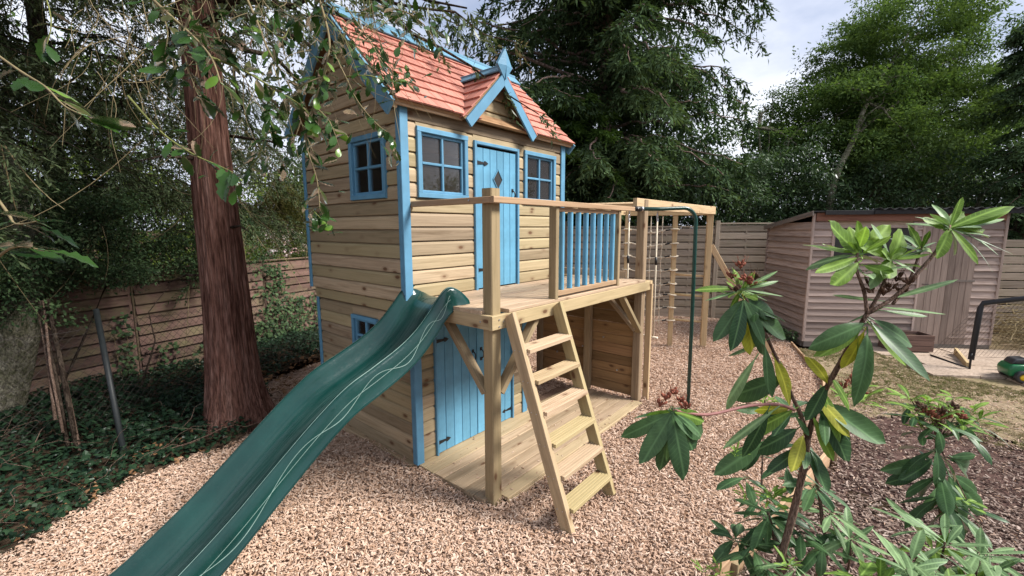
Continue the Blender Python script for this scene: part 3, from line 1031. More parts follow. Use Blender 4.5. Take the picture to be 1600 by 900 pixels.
def clad_mesh(L, h, c0=0.0, c1=0.0, thin=False):
    """one weatherboard: local X along, Z up, outside is -Y; c0/c1 = how far the ends lean in per metre of height"""
    if h > .07:
        prof = [(.012, 0), (-.0125, 0.002), (-.016, .006), (-.016, h - .028), (-.011, h - .017), (-.002, h - .007), (.005, h - .005), (.012, h - .005)]
    else:
        prof = [(.012, 0), (-.013, .002), (-.016, .005), (-.016, h - .003), (.012, h - .003)]
    mb = MB()
    n = len(prof)
    vs = [(c0 * z, y, z) for y, z in prof] + [(max(L - c1 * z, c0 * z + .002), y, z) for y, z in prof]
    mb.add(vs, [tuple(range(n))[::-1], tuple(range(n, 2 * n))] + [(i, (i + 1) % n, n + (i + 1) % n, n + i) for i in range(n)])
    return mb.mesh('weatherboard', M_CLAD)


def clad(A, B, h, c0=0.0, c1=0.0):
    M, L = frame_M(A, B)
    put(bpy.data.objects.new('weatherboard', clad_mesh(L, h, c0, c1)), house, M)


def clad_wall(P0, X, L, z0, z1, holes=(), course=COURSE, slope=None):
    """P0: outer lower corner at height 0; X: unit direction so that the outside is on -Y of (X, up)"""
    P0, X = Vector(P0), Vector(X)
    z = z0
    while z < z1 - .004:
        h = min(course, z1 - z)
        segs = [(0.0, L, z, h)]
        for (a, b, c, d) in holes:
            new = []
            for (s0, s1, zz, hh) in segs:
                if b <= s0 or a >= s1 or d <= zz + .004 or c >= zz + hh - .004:
                    new.append((s0, s1, zz, hh))
                    continue
                if a > s0 + .01:
                    new.append((s0, a, zz, hh))
                if b < s1 - .01:
                    new.append((b, s1, zz, hh))
                if c > zz + .012:
                    new.append((max(a, s0), min(b, s1), zz, c - zz))
                if d < zz + hh - .012:
                    new.append((max(a, s0), min(b, s1), d, zz + hh - d))
            segs = new
        for (s0, s1, zz, hh) in segs:
            clad(P0 + X * s0 + Vector((0, 0, zz)), P0 + X * s1 + Vector((0, 0, zz)), hh)
        z += course


def gable(P0, X, half_c, z0, zpeak, tan, z1=None):
    """triangular courses: half width at z = (zpeak - z) / tan"""
    P0, X = Vector(P0), Vector(X)
    z = z0
    while z < zpeak - .05:
        h = COURSE
        hw = (zpeak - z) / tan
        if hw < .03:
            break
        A = P0 + X * (half_c - hw) + Vector((0, 0, z))
        B = P0 + X * (half_c + hw) + Vector((0, 0, z))
        clad(A, B, min(h, (zpeak - z) * .97), 1 / tan, 1 / tan)
        z += h


def holed_sheet(name, P0, X, L, z0, z1, holes, mat, t=.012, inset=.014):
    """sheet behind the boards, cut out at the openings"""
    Yi = Vector((0, 0, 1)).cross(Vector(X))
    xs = sorted({0, L, *[v for h in holes for v in h[:2]]})
    zs = sorted({z0, z1, *[v for h in holes for v in h[2:]]})
    mb = MB()
    M = Matrix(((X[0], Yi.x, 0, P0[0]), (X[1], Yi.y, 0, P0[1]), (0, 0, 1, 0), (0, 0, 0, 1)))
    for i in range(len(xs) - 1):
        for j in range(len(zs) - 1):
            cx, cz = (xs[i] + xs[i + 1]) / 2, (zs[j] + zs[j + 1]) / 2
            if any(h[0] < cx < h[1] and h[2] < cz < h[3] for h in holes):
                continue
            mb.box((xs[i], inset, zs[j]), (xs[i + 1], inset + t, zs[j + 1]))
    return mb.build(name, mat, house, M)


WIN_L = (.132, .694, 2.338, 2.902)
WIN_R = (1.512, 2.074, 2.338, 2.888)
DOOR = (.776, 1.418, 1.50, 2.882)
SIDE = (D_ - .735, D_ - .19, 2.336, 2.872)        # along the left wall, counted from the back corner
# upper walls
clad_wall((0.02, 0, 0), (1, 0, 0), W_ - .04, Z2 + .002, ZE + .02, [(a - .02, b - .02, c, d) for a, b, c, d in (WIN_L, WIN_R, DOOR)])
clad_wall((0, D_ - .02, 0), (0, -1, 0), D_ - .04, Z2 - .02, ZE - .02, [(a - .02, b - .02, c, d) for a, b, c, d in (SIDE,)])
clad_wall((W_, .02, 0), (0, 1, 0), D_ - .04, Z2 + .002, ZE - .02, [(.50, 1.15, 2.3, 2.85)], course=.12)
clad_wall((W_ - .02, D_, 0), (-1, 0, 0), W_ - .04, Z2 + .002, ZE - .02, [(.72, 1.4, 2.3, 2.85)], course=.12)
holed_sheet('wall_lining', (0, 0, 0), (1, 0, 0), W_, Z2, ZE, [WIN_L, WIN_R, DOOR], M_LINING)
holed_sheet('wall_lining', (0, D_, 0), (0, -1, 0), D_, Z2, ZE, [SIDE], M_LINING)
holed_sheet('wall_lining', (W_, 0, 0), (0, 1, 0), D_, Z2, ZE, [(.52, 1.17, 2.3, 2.85)], M_LINING)
holed_sheet('wall_lining', (W_, D_, 0), (-1, 0, 0), W_, Z2, ZE, [(.74, 1.42, 2.3, 2.85)], M_LINING)
mb = MB()
mb.box((.03, .03, Z2 - .05), (W_ - .03, D_ - .03, Z2 - .005))
mb.build('upper_floor', M_LINING, house)
# gable ends
zpk = ZR - .05
TAN = SLOPE
gable((0, D_, 0), (0, -1, 0), YR, ZE - .02, zpk, TAN)
gable((W_, 0, 0), (0, 1, 0), YR, ZE - .02, zpk, TAN)
for xx in (.014, W_ - .026):
    mb = MB()
    mb.add([(xx, .0, ZE - .03), (xx, D_, ZE - .03), (xx, YR, zpk - .06), (xx + .012, .0, ZE - .03), (xx + .012, D_, ZE - .03), (xx + .012, YR, zpk - .06)],
           [(0, 1, 2), (5, 4, 3), (0, 3, 4, 1), (1, 4, 5, 2), (2, 5, 3, 0)])
    mb.build('gable_lining', M_LINING, house)
# corner trims, front piece and side piece
for (cx, sx) in ((0, 1), (W_, -1)):
    board('corner_trim', (cx + sx * .008, -.024, Z2 + .001), (cx + sx * .008, -.024, ZE + .005), .078, .018, M_BLUE, house, up=(1, 0, 0))
    board('corner_trim', (cx - sx * .022, .008, Z2 + .001), (cx - sx * .022, .008, ZE + .02), .0455, .018, M_BLUE, house, up=(0, 1, 0))
    board('corner_trim', (cx - sx * .022, D_ - .02, Z2 - .02), (cx - sx * .022, D_ - .02, ZE - .03), .045, .018, M_BLUE, house, up=(0, 1, 0))

# lower house
LX0, LX1 = .06, 1.53
LDOOR = (.25, 1.325, Z1, 1.245)
LWIN = (D_ - .945, D_ - .50, .86, 1.262)
clad_wall((LX0 + .02, 0, 0), (1, 0, 0), LX1 - LX0 - .04, Z1 + .002, 1.36, [(LDOOR[0] - LX0 - .02, LDOOR[1] - LX0 - .02, LDOOR[2], LDOOR[3])])
clad_wall((LX0, D_ - .02, 0), (0, -1, 0), D_ - .04, Z1 + .002, 1.36, [(LWIN[0] - .02, LWIN[1] - .02, LWIN[2], LWIN[3])])
clad_wall((LX1, .02, 0), (0, 1, 0), D_ - .04, Z1 + .002, 1.36, course=.12)
holed_sheet('wall_lining', (LX0, 0, 0), (1, 0, 0), LX1 - LX0, Z1, 1.37, [(LDOOR[0] - LX0, LDOOR[1] - LX0, LDOOR[2], LDOOR[3])], M_LINING)
holed_sheet('wall_lining', (LX0, D_, 0), (0, -1, 0), D_, Z1, 1.37, [LWIN], M_LINING)
holed_sheet('wall_lining', (LX1, D_, 0), (-1, 0, 0), LX1 - LX0, Z1, 1.37, [], M_LINING)
mb = MB()
mb.box((LX0 + .03, .03, Z1 - .03), (LX1 - .03, D_ - .03, Z1 + .01))
mb.build('lower_floor', M_LINING, house)
for (cx, sx) in ((LX0, 1), (LX1, -1)):
    board('corner_trim', (cx + sx * .008, -.024, Z1 + .001), (cx + sx * .008, -.024, 1.365), .078, .018, M_BLUE, house, up=(1, 0, 0))
    board('corner_trim', (cx - sx * .022, .008, Z1 + .001), (cx - sx * .022, .008, 1.365), .0455, .018, M_BLUE, house, up=(0, 1, 0))
    board('corner_trim', (cx - sx * .022, D_ - .02, Z1 + .001), (cx - sx * .022, D_ - .02, 1.365), .045, .018, M_BLUE, house, up=(0, 1, 0))
# bearers carrying the upper storey, packers between
board('floor_bearer', (.035, D_ - .03, 1.418), (.035, -.0, 1.418), .095, .04, M_CLAD, house)
board('floor_bearer', (W_ - .06, D_ - .03, 1.418), (W_ - .06, -.0, 1.418), .095, .04, M_CLAD, house)
board('floor_bearer', (.06, .02, 1.418), (W_ - .09, .02, 1.418), .095, .04, M_CLAD, house)
board('floor_bearer', (.06, D_ - .05, 1.418), (W_ - .09, D_ - .05, 1.418), .095, .04, M_CLAD, house)
for yy in (1.35, 1.02, .78, .45, .2):
    board('packer', (.04, yy, 1.473), (.04, yy - .12, 1.473), .014, .05, M_CLAD, house)


def window(P0, X, a, b, z0, z1, glass=M_GLASS, fw=.042):
    """a framed four-pane window; the outside is -Y of (X, up)"""
    P0, X = Vector(P0), Vector(X)
    Yi = Vector((0, 0, 1)).cross(X)
    C = P0 + X * (a + b) / 2
    wn = bpy.data.objects.new('window', None)
    wn.empty_display_size = .05
    put(wn, house, Matrix.Translation((C.x, C.y, (z0 + z1) / 2)))

    def p(s, z, o):
        return P0 + X * s + Vector((0, 0, z)) + Yi * o
    for (A, B) in ((p(a, z0 + fw / 2, -.022), p(b, z0 + fw / 2, -.022)), (p(a, z1 - fw / 2, -.022), p(b, z1 - fw / 2, -.022))):
        board('window_frame', A, B, fw, .034, M_BLUE, wn)
    for s in (a + fw / 2, b - fw / 2):
        board('window_frame', p(s, z0 + fw, -.0215), p(s, z1 - fw, -.0215), fw, .034, M_BLUE, wn, up=tuple(X))
    i0, i1, j0, j1 = a + fw, b - fw, z0 + fw, z1 - fw
    # sash
    for zc in (j0 + .011, j1 - .011):
        board('sash', p(i0, zc, .0), p(i1, zc, .0), .022, .03, M_BLUE, wn)
    for s in (i0 + .011, i1 - .011):
        board('sash', p(s, j0 + .022, .0005), p(s, j1 - .022, .0005), .022, .03, M_BLUE, wn, up=tuple(X))
    mx, mz = (i0 + i1) / 2, (j0 + j1) / 2
    board('glazing_bar', p(mx, j0 + .02, -.002), p(mx, j1 - .02, -.002), .022, .026, M_BLUE, wn, up=tuple(X))
    board('glazing_bar', p(i0 + .02, mz, -.003), p(mx - .011, mz, -.003), .022, .026, M_BLUE, wn)
    board('glazing_bar', p(mx + .011, mz, -.003), p(i1 - .02, mz, -.003), .022, .026, M_BLUE, wn)
    for (s0, s1) in ((i0 + .012, mx), (mx, i1 - .012)):
        for (q0, q1) in ((j0 + .012, mz), (mz, j1 - .012)):
            A, B = p(s0, (q0 + q1) / 2, .006), p(s1, (q0 + q1) / 2, .006)
            board('pane', A, B, q1 - q0, .004, glass, wn, ch=.0005)
    return wn


window((0, 0, 0), (1, 0, 0), *WIN_L)
window((0, 0, 0), (1, 0, 0), *WIN_R)
window((0, D_, 0), (0, -1, 0), *SIDE)
window((LX0, D_, 0), (0, -1, 0), *LWIN, fw=.036)
window((W_, 0, 0), (0, 1, 0), .52, 1.17, 2.3, 2.85)
window((W_, D_, 0), (-1, 0, 0), .74, 1.42, 2.3, 2.85)
mb = MB()
mb.box((.11, -.05, 2.322), (.716, -.005, 2.337))


def hinge(parent, P, X, L=.15):
    """black T hinge: butt plate, tapering strap with a spear tip"""
    P, X = Vector(P), Vector(X)
    U = Vector((0, 0, 1))
    Yi = U.cross(X)
    mb = MB()

    def poly(pts, d0=-.006, d1=0.0):
        n = len(pts)
        vs = [P + X * a + U * b + Yi * d0 for a, b in pts] + [P + X * a + U * b + Yi * d1 for a, b in pts]
        mb.add(vs, [tuple(range(n)), tuple(range(n, 2 * n))[::-1]] + [(i, n + i, n + (i + 1) % n, (i + 1) % n) for i in range(n)])
    poly([(-.022, -.045), (-.002, -.045), (-.002, .045), (-.022, .045)])
    poly([(0, -.018), (L * .62, -.008), (L * .62, .008), (0, .018)], -.0065)
    poly([(L * .60, 0), (L * .70, -.022), (L * .82, -.016), (L, 0), (L * .82, .016), (L * .70, .022)], -.0075)
    mb.tube([P + U * -.04 + Yi * -.008, P + U * .04 + Yi * -.008], .006, 8)
    mb.build('hinge', M_BLACK, parent)


def dhandle(parent, P, X, s=1.0):
    P, X = Vector(P), Vector(X)
    U = Vector((0, 0, 1))
    Yi = U.cross(X)
    mb = MB()
    pts = []
    for k in range(9):
        a = math.pi * k / 8
        pts.append(P + U * (math.cos(a) * .045 * s) + Yi * (-.004 - .03 * s * math.sin(a)) + X * (.006 * math.sin(a)))
    mb.tube(pts, [.005] * 2 + [.006] * 5 + [.005] * 2, 8)
    for sg in (-1, 1):
        c = P + U * (.05 * sg * s)
        mb.box(tuple(c - X * .012 - U * .016 - Vector((0, .006, 0))), tuple(c + X * .012 + U * .016 + Vector((0, 0, 0))))
    mb.build('handle', M_BLACK, parent)


def plank_door(name, a, b, z0, z1, nplank, y, hinge_left=True, handle_s=None, parent_house=house):
    dr = bpy.data.objects.new(name, None)
    dr.empty_display_size = .05
    put(dr, parent_house, Matrix.Translation(((a + b) / 2, y, z0)))
    pw = (b - a) / nplank
    for k in range(nplank):
        xc = a + pw * (k + .5)
        board('door_plank', (xc, y, z0), (xc, y, z1), pw - .0022, .02, M_BLUE2, dr, up=(1, 0, 0), ch=.006)
    return dr


# upper door: frame, planks, dark plate for the diamond hole, hinges, handle
a, b, z0, z1 = DOOR
fo = .03
board('door_frame', (a + fo / 2, -.022, z0), (a + fo / 2, -.022, z1), fo, .034, M_BLUE, house, up=(1, 0, 0))
board('door_frame', (b - fo / 2, -.022, z0), (b - fo / 2, -.022, z1), fo, .034, M_BLUE, house, up=(1, 0, 0))
board('door_frame', (a + fo, -.0215, z1 - fo / 2), (b - fo, -.0215, z1 - fo / 2), fo, .034, M_BLUE, house)
dr = plank_door('door', a + fo + .004, b - fo - .004, z0 + .012, z1 - fo - .022, 6, -.006)
cx, cz, hw, hh = 1.108, 2.555, .068, .098
mb = MB()
pts = [(0, -hh), (hw, 0), (0, hh), (-hw, 0)]
mb.add([(cx + p, -.0185, cz + q) for p, q in pts] + [(cx + p, -.012, cz + q) for p, q in pts], [(0, 1, 2, 3), (7, 6, 5, 4)] + [(i, 4 + i, 4 + (i + 1) % 4, (i + 1) % 4) for i in range(4)])
mb.build('diamond_hole_plate', M_DARKINSIDE, dr)  # opaque plate: the shade inside the diamond hole, put into colour
for i in range(4):
    p, q = pts[i], pts[(i + 1) % 4]
    board('diamond_bead', (cx + p[0], -.019, cz + p[1]), (cx + q[0], -.019, cz + q[1]), .012, .010, M_BLUE2, dr, up=(0, 1, 0))
for zz in (z0 + .19, z1 - .19):
    hinge(dr, (a + fo + .004, -.0165, zz), (1, 0, 0), .16)
dhandle(dr, (b - fo - .06, -.0165, 2.42), (1, 0, 0), .9)

# lower double doors
a, b, z0, z1 = LDOOR
board('door_frame', (a + .011, -.022, z0), (a + .011, -.022, z1), .022, .034, M_BLUE, house, up=(1, 0, 0))
board('door_frame', (b - .011, -.022, z0), (b - .011, -.022, z1), .022, .034, M_BLUE, house, up=(1, 0, 0))
board('door_frame', (a + .022, -.0215, z1 - .012), (b - .022, -.0215, z1 - .012), .024, .034, M_BLUE, house)
mid = (a + b) / 2
d1 = plank_door('door', a + .025, mid - .003, z0 + .008, z1 - .03, 5, -.006)
d2 = plank_door('door', mid + .003, b - .025, z0 + .008, z1 - .03, 5, -.006)
for zz in (z0 + .11, z1 - .15):
    hinge(d1, (a + .025, -.0165, zz), (1, 0, 0), .15)
    hinge(d2, (b - .025, -.0165, zz), (-1, 0, 0), .15)
dhandle(d1, (mid - .055, -.0165, .86), (1, 0, 0))
dhandle(d2, (mid + .055, -.0165, .86), (1, 0, 0))

# ------------------------------------------------------------------ roof
XL, XR = -OV, W_ + OV - .02
YE = -.10
sl_len = math.hypot(ZR - ZE, YR - YE)
e_up = Vector((0, YR - YE, ZR - ZE)).normalized()          # up the front slope
e_n = Vector((0, -(ZR - ZE), YR - YE)).normalized()        # outward normal of the front slope
for side in (0, 1):
    mb = MB()
    A = Vector((XL, YE, ZE)) if side == 0 else Vector((XL, 2 * YR - YE, ZE))
    B = Vector((XL, YR, ZR))
    nn = e_n if side == 0 else Vector((0, -e_n.y, e_n.z))
    th = -.022
    q = [A, B, B + Vector((XR - XL, 0, 0)), A + Vector((XR - XL, 0, 0))]
    vs = q + [p + nn * th for p in q]
    mb.add(vs, [(3, 2, 1, 0), (4, 5, 6, 7)] + [(i, (i + 1) % 4, 4 + (i + 1) % 4, 4 + i) for i in range(4)])
    mb.build('roof_sheathing', M_DARKB, house)
DX, DZ, DHW = 1.075, 3.535, .505       # dormer: centre, ridge height, half width at the eave
DY0 = YE - .02
NC = 9
exp_ = sl_len / NC


def shingle(P, X, U, Nn, w, L, t=.011):
    """P: middle of the butt edge; X along the course, U up the slope, Nn outward"""
    mb = MB()
    vs = []
    for (s, u, n_) in ((-.5, 0, .002), (.5, 0, .002), (.5, L, 0.0), (-.5, L, 0.0)):
        vs.append((u, s * w, n_ + .008 * (1 - u / L)))
    for (s, u, n_) in ((-.5, 0, t), (.5, 0, t), (.5, L, .004), (-.5, L, .004)):
        vs.append((u, s * w, n_ + .012 * (1 - u / L)))
    mb.add(vs, [(0, 1, 2, 3), (7, 6, 5, 4), (0, 4, 5, 1), (1, 5, 6, 2), (2, 6, 7, 3), (3, 7, 4, 0)])
    Y = Nn.cross(U)
    M = Matrix(((U.x, Y.x, Nn.x, P.x), (U.y, Y.y, Nn.y, P.y), (U.z, Y.z, Nn.z, P.z), (0, 0, 0, 1)))
    mb.build('shingle', M_SHINGLE, house, M)


random.seed(21)
for c in range(NC):
    base = Vector((0, YE, ZE)) + e_up * (c * exp_ - .012)
    xx = XL + .006
    first = True
    while xx < XR - .02:
        wd = random.choice((.09, .11, .13, .15, .17))
        if first and c % 2:
            wd *= .6
        first = False
        wd = min(wd, XR - .004 - xx)
        zc = base.z + e_up.z * exp_ * .5
        hwz = (DZ - zc)
        if not (abs(xx + wd / 2 - DX) < hwz - .14):
            shingle(base + Vector((xx + wd / 2, 0, 0)) + e_up * random.uniform(-.004, .004), Vector((1, 0, 0)), e_up, e_n, wd - .005, min(exp_ * 1.35, sl_len - c * exp_ + .02))
        xx += wd
# dormer roof: two small slopes with their own shingles, ridge running back into the main roof
YV = YE + (DZ - ZE) / SLOPE                          # where the dormer ridge meets the main roof
for sg in (-1, 1):
    dU = Vector((-sg, 0, 1)).normalized()             # up the dormer slope
    dN = Vector((sg, 0, 1)).normalized()
    mb = MB()
    A = Vector((DX + sg * DHW, DY0, DZ - DHW))
    B = Vector((DX, DY0, DZ))
    C = Vector((DX, YV + .02, DZ))
    Dd = Vector((DX + sg * DHW, DY0 + .05, DZ - DHW))
    q = [A, B, C, Dd]
    vs = q + [p - dN * .02 for p in q]
    mb.add(vs, [(0, 1, 2, 3), (7, 6, 5, 4)] + [(i, 4 + i, 4 + (i + 1) % 4, (i + 1) % 4) for i in range(4)])
    mb.build('dormer_sheathing', M_DARKB, house)
    dl = DHW * math.sqrt(2)
    ncd = 5
    for c in range(ncd):
        u0 = c * dl / ncd - .01
        z_b = DZ - DHW + (u0 + dl / ncd * .5) * .7071
        yv = YE + (z_b - ZE) / SLOPE + .03
        yy = DY0 - .012
        while yy < yv - .01:
            wd = min(random.choice((.09, .12, .15)), yv - yy)
            base = Vector((DX + sg * DHW, yy + wd / 2, DZ - DHW)) + dU * u0
            shingle(base, Vector((0, 1, 0)), dU, dN, wd - .003, min(dl / ncd * 1.35, dl - u0))
            yy += wd
# dormer gable boards (the same plane as the front wall) and its lining
gable((0, 0, 0), (1, 0, 0), DX, Z2 + .002 + COURSE * 13, DZ - .02, 1.0)
mb = MB()
mb.add([(DX - .50, .014, ZE - .02), (DX + .50, .014, ZE - .02), (DX, .014, DZ - .04), (DX - .50, .03, ZE - .02), (DX + .50, .03, ZE - .02), (DX, .03, DZ - .04)],
       [(0, 1, 2), (5, 4, 3), (0, 3, 4, 1), (1, 4, 5, 2), (2, 5, 3, 0)])
mb.build('dormer_lining', M_LINING, house)


def barge(A, B, w, t, M_=M_BLUE3, name='bargeboard', out=(-1, 0, 0)):
    """board hanging below the line A (foot) - B (peak)"""
    A, B = Vector(A), Vector(B)
    o = Vector(out)
    d = (B - A).normalized()
    down = d.cross(o)
    if down.z > 0:
        down = -down
    # ends cut plumb at the peak and square at the foot
    pl = w / max(abs(down.z), .1)
    vs = [A, B, B + Vector((0, 0, -pl)), A + down * w]
    vs = vs + [p + o * t for p in vs]
    mb = MB()
    mb.add([tuple(v - A) for v in vs], [(0, 1, 2, 3), (7, 6, 5, 4)] + [(i, 4 + i, 4 + (i + 1) % 4, (i + 1) % 4) for i in range(4)])
    # orient so that local x runs along the board
    Mx, L = frame_M(A, B)
    mb.v = [tuple(Mx.to_3x3().inverted() @ Vector(v)) for v in mb.v]
    mb.build(name, M_, house, Mx)


zf = .012
barge((XL - .001, YE - .012, ZE - .02), (XL - .001, YR - .001, ZR + zf), .125, .022)
barge((XL - .001, 2 * YR - YE + .012, ZE - .02), (XL - .001, YR + .001, ZR + zf), .125, .022)
barge((XR + .001, YE - .012, ZE - .02), (XR + .001, YR - .001, ZR + zf), .125, .022, out=(1, 0, 0))
barge((XR + .001, 2 * YR - YE + .012, ZE - .02), (XR + .001, YR + .001, ZR + zf), .125, .022, out=(1, 0, 0))
barge((DX - DHW + .01, DY0 - .002, DZ - DHW - .01), (DX - .001, DY0 - .002, DZ - .018), .085, .02, out=(0, -1, 0), M_=M_BLUE)
barge((DX + DHW - .01, DY0 - .002, DZ - DHW - .01), (DX + .001, DY0 - .002, DZ - .018), .085, .02, out=(0, -1, 0), M_=M_BLUE)
# fascia under the eaves
board('fascia', (XL + .02, YE + .03, ZE - .012), (DX - DHW + .02, YE + .03, ZE - .012), .05, .02, M_RAIL, house)
board('fascia', (DX + DHW - .02, YE + .03, ZE - .012), (XR - .02, YE + .03, ZE - .012), .05, .02, M_RAIL, house)
board('rafter_end', (XL + .03, .0, ZE - .005), (XL + .03, -.07, ZE - .035), .05, .04, M_RAIL, house)
# ridge capping of the main roof and of the dormer
cw = .135
for sg in (-1, 1):
    u = Vector((0, sg * (YR - YE), -(ZR - ZE))).normalized()
    nrm = Vector((0, sg * (ZR - ZE), (YR - YE))).normalized()
    Mx = Vector((XL - .02, YR, ZR + .03)) + u * cw / 2 + nrm * .012
    board('ridge_cap', Mx, Mx + Vector((XR - XL + .04, 0, 0)), cw, .018, M_BLUE3, house, up=tuple(u))
board('ridge_roll', (XL - .02, YR, ZR + .052), (XR + .02, YR, ZR + .052), .03, .045, M_BLUE3, house)
for sg in (-1, 1):
    u = Vector((sg, 0, -1)).normalized()
    nrm = Vector((sg, 0, 1)).normalized()
    P = Vector((DX, DY0 + .0, DZ + .028)) + u * .04 + nrm * .012
    board('ridge_cap', P, P + Vector((0, YV - DY0 + .12, 0)), .08, .016, M_BLUE3, house, up=tuple(u))
board('ridge_roll', (DX, DY0, DZ + .046), (DX, YV + .12, DZ + .046), .024, .03, M_BLUE3, house)
# finial: a faceted kite on the dormer peak
mb = MB()
fy = DY0 - .026
k = [(0, .20), (.105, .035), (0, -.085), (-.105, .035)]
vs = [(DX + a_, fy + .02, DZ + b_) for a_, b_ in k] + [(DX + a_ * .96, fy - .002, DZ + b_) for a_, b_ in k] + [(DX, fy - .012, DZ + .20), (DX, fy - .022, DZ + .035), (DX, fy - .012, DZ - .085)]
mb.add(vs, [(3, 2, 1, 0), (0, 1, 5, 4), (1, 2, 6, 5), (2, 3, 7, 6), (3, 0, 4, 7), (4, 5, 9, 8), (5, 6, 10, 9), (7, 4, 8, 9), (6, 7, 9, 10)])
mb.build('finial', M_BLUE, house)
board('finial_cap', (DX, fy + .005, DZ + .175), (DX, fy + .005, DZ + .215), .014, .014, M_BLUE, house)

# ================================================================== slide
slide = thing('slide', 'dark green plastic wavy slide coming down from the deck', 'slide', (-1.2, -.23, 0))
XS = np.array([.215, .15, .06, -.03, -.12, -.25, -.40, -.60, -.80, -1.0, -1.25, -1.50, -1.75, -1.95, -2.2, -2.5, -2.75])
ZS = np.array([1.535, 1.60, 1.635, 1.575, 1.48, 1.36, 1.265, 1.175, 1.09, .955, .755, .55, .375, .255, .185, .165, .16])
HS = np.array([.03, .08, .135, .15, .16, .165, .165, .165, .165, .165, .165, .165, .165, .165, .16, .15, .15])


def cspline(xs, ys, q):
    """Catmull-Rom through the survey points, parameter = index"""
    n = len(xs)
    i = np.clip(np.floor(q).astype(int), 0, n - 2)
    t = q - i
    p0, p1, p2, p3 = (ys[np.clip(i + k, 0, n - 1)] for k in (-1, 0, 1, 2))
    return .5 * (2 * p1 + (p2 - p0) * t + (2 * p0 - 5 * p1 + 4 * p2 - p3) * t * t + (3 * p1 - p0 - 3 * p2 + p3) * t ** 3)


q = np.linspace(0, len(XS) - 1, 110)
sx_, sz_, sh_ = cspline(XS, XS, q), cspline(XS, ZS, q), cspline(XS, HS, q)
YC = -.215
# half of the section: (distance from centre line, height relative to rim in units of wall height)
HALF = [(0, -1.0), (.07, -.995), (.125, -.965), (.160, -.86), (.186, -.62), (.203, -.34), (.215, -.11), (.224, -.025), (.234, 0.0), (.246, -.03), (.254, -.12), (.268, -.5), (.285, -.98), (.296, -1.06), (.303, -1.04)]
SEC = [(-a, b) for a, b in HALF[::-1]] + HALF[1:]
V, F = [], []
ns = len(SEC)
for i in range(len(q)):
    flare = 1 + .16 * max(0, (sx_[i] - .05) / .165)
    for (o_, h_) in SEC:
        hh_ = sh_[i]
        oo = abs(o_)
        zz = sz_[i] + (h_ * hh_ if h_ > -1.01 and oo < .24 else h_ * max(.165, hh_))
        if oo > .25:                     # the outer skirt is lower than the trough at the very top
            zz = sz_[i] + h_ * (.165 if sx_[i] < .05 else .165 - .3 * (sx_[i] - .05))
        V.append((sx_[i], YC + o_ * flare, zz))
for i in range(len(q) - 1):
    for k in range(ns - 1):
        F.append((i * ns + k, (i + 1) * ns + k, (i + 1) * ns + k + 1, i * ns + k + 1))
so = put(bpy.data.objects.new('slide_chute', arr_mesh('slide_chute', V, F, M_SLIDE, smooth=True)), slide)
md = so.modifiers.new('thickness', 'SOLIDIFY')
md.thickness = .007
md.offset = -1


def on_skirt(i, v):
    """point on the near outer skirt: v = 0 at the rim, 1 at the lower edge"""
    i = min(max(i, 0), len(q) - 1)
    a = int(i)
    b = min(a + 1, len(q) - 1)
    t = i - a
    x_ = sx_[a] * (1 - t) + sx_[b] * t
    z_ = sz_[a] * (1 - t) + sz_[b] * t
    yy = YC - (.254 + (.285 - .254) * v) - .0045
    return Vector((x_, yy, z_ - .165 * (.12 + .84 * v)))


for (ph, amp, mid_, i0, i1) in ((0, 0.0, .45, 9, 109), (0.0, .30, .48, 6, 109)):
    pts = [on_skirt(i, mid_ + amp * math.sin(i * .36 + ph)) for i in np.arange(i0, i1, .5)]
    mb = MB()
    mb.tube(pts, .0036, 5)
    mb.build('raised_line', M_SWIRL, slide, smooth=True)
for sgn in (-1, 1):
    pts = [Vector((sx_[i], YC + sgn * .236 * (1 + .16 * max(0, (sx_[i] - .05) / .165)), sz_[i] + .001)) for i in range(len(q))]
    mb = MB()
    mb.tube(pts, .0062, 6)
    mb.build('rim_bead', M_SWIRL, slide, smooth=True)

# ================================================================== ladder
lad = thing('ladder', 'wooden ladder with grooved treads leaning on the deck front', 'ladder', (.5, -1.2, 0))
LB, LT = Vector((0, -1.478, -.02)), Vector((0, -.945, 1.465))
lu = (LT - LB).normalized()
for x0 in (.207, .803):
    A, B = LB + Vector((x0, 0, 0)), LT + Vector((x0, 0, 0))
    # bottoms and tops cut level: build the stringer as a sheared prism in its own frame
    M, L = frame_M(A, B, (0, -1, 0))
    mb = MB()
    h, t_ = .048, .0225
    k_ = lu.y / lu.z
    vs = []
    for (s, yy, zz) in ((0, -1, -1), (0, 1, -1), (0, 1, 1), (0, -1, 1), (L, -1, -1), (L, 1, -1), (L, 1, 1), (L, -1, 1)):
        shear = zz * h * k_ if s == 0 else zz * h * k_ * .9
        vs.append((s + shear, yy * t_, zz * h))
    mb.add(vs, [(3, 2, 1, 0), (4, 5, 6, 7), (0, 1, 5, 4), (1, 2, 6, 5), (2, 3, 7, 6), (3, 0, 4, 7)])
    o = mb.build('stringer', M_BEAM, lad, M)
    bv = o.modifiers.new('soft_edges', 'BEVEL')
    bv.width = .005
    bv.segments = 2
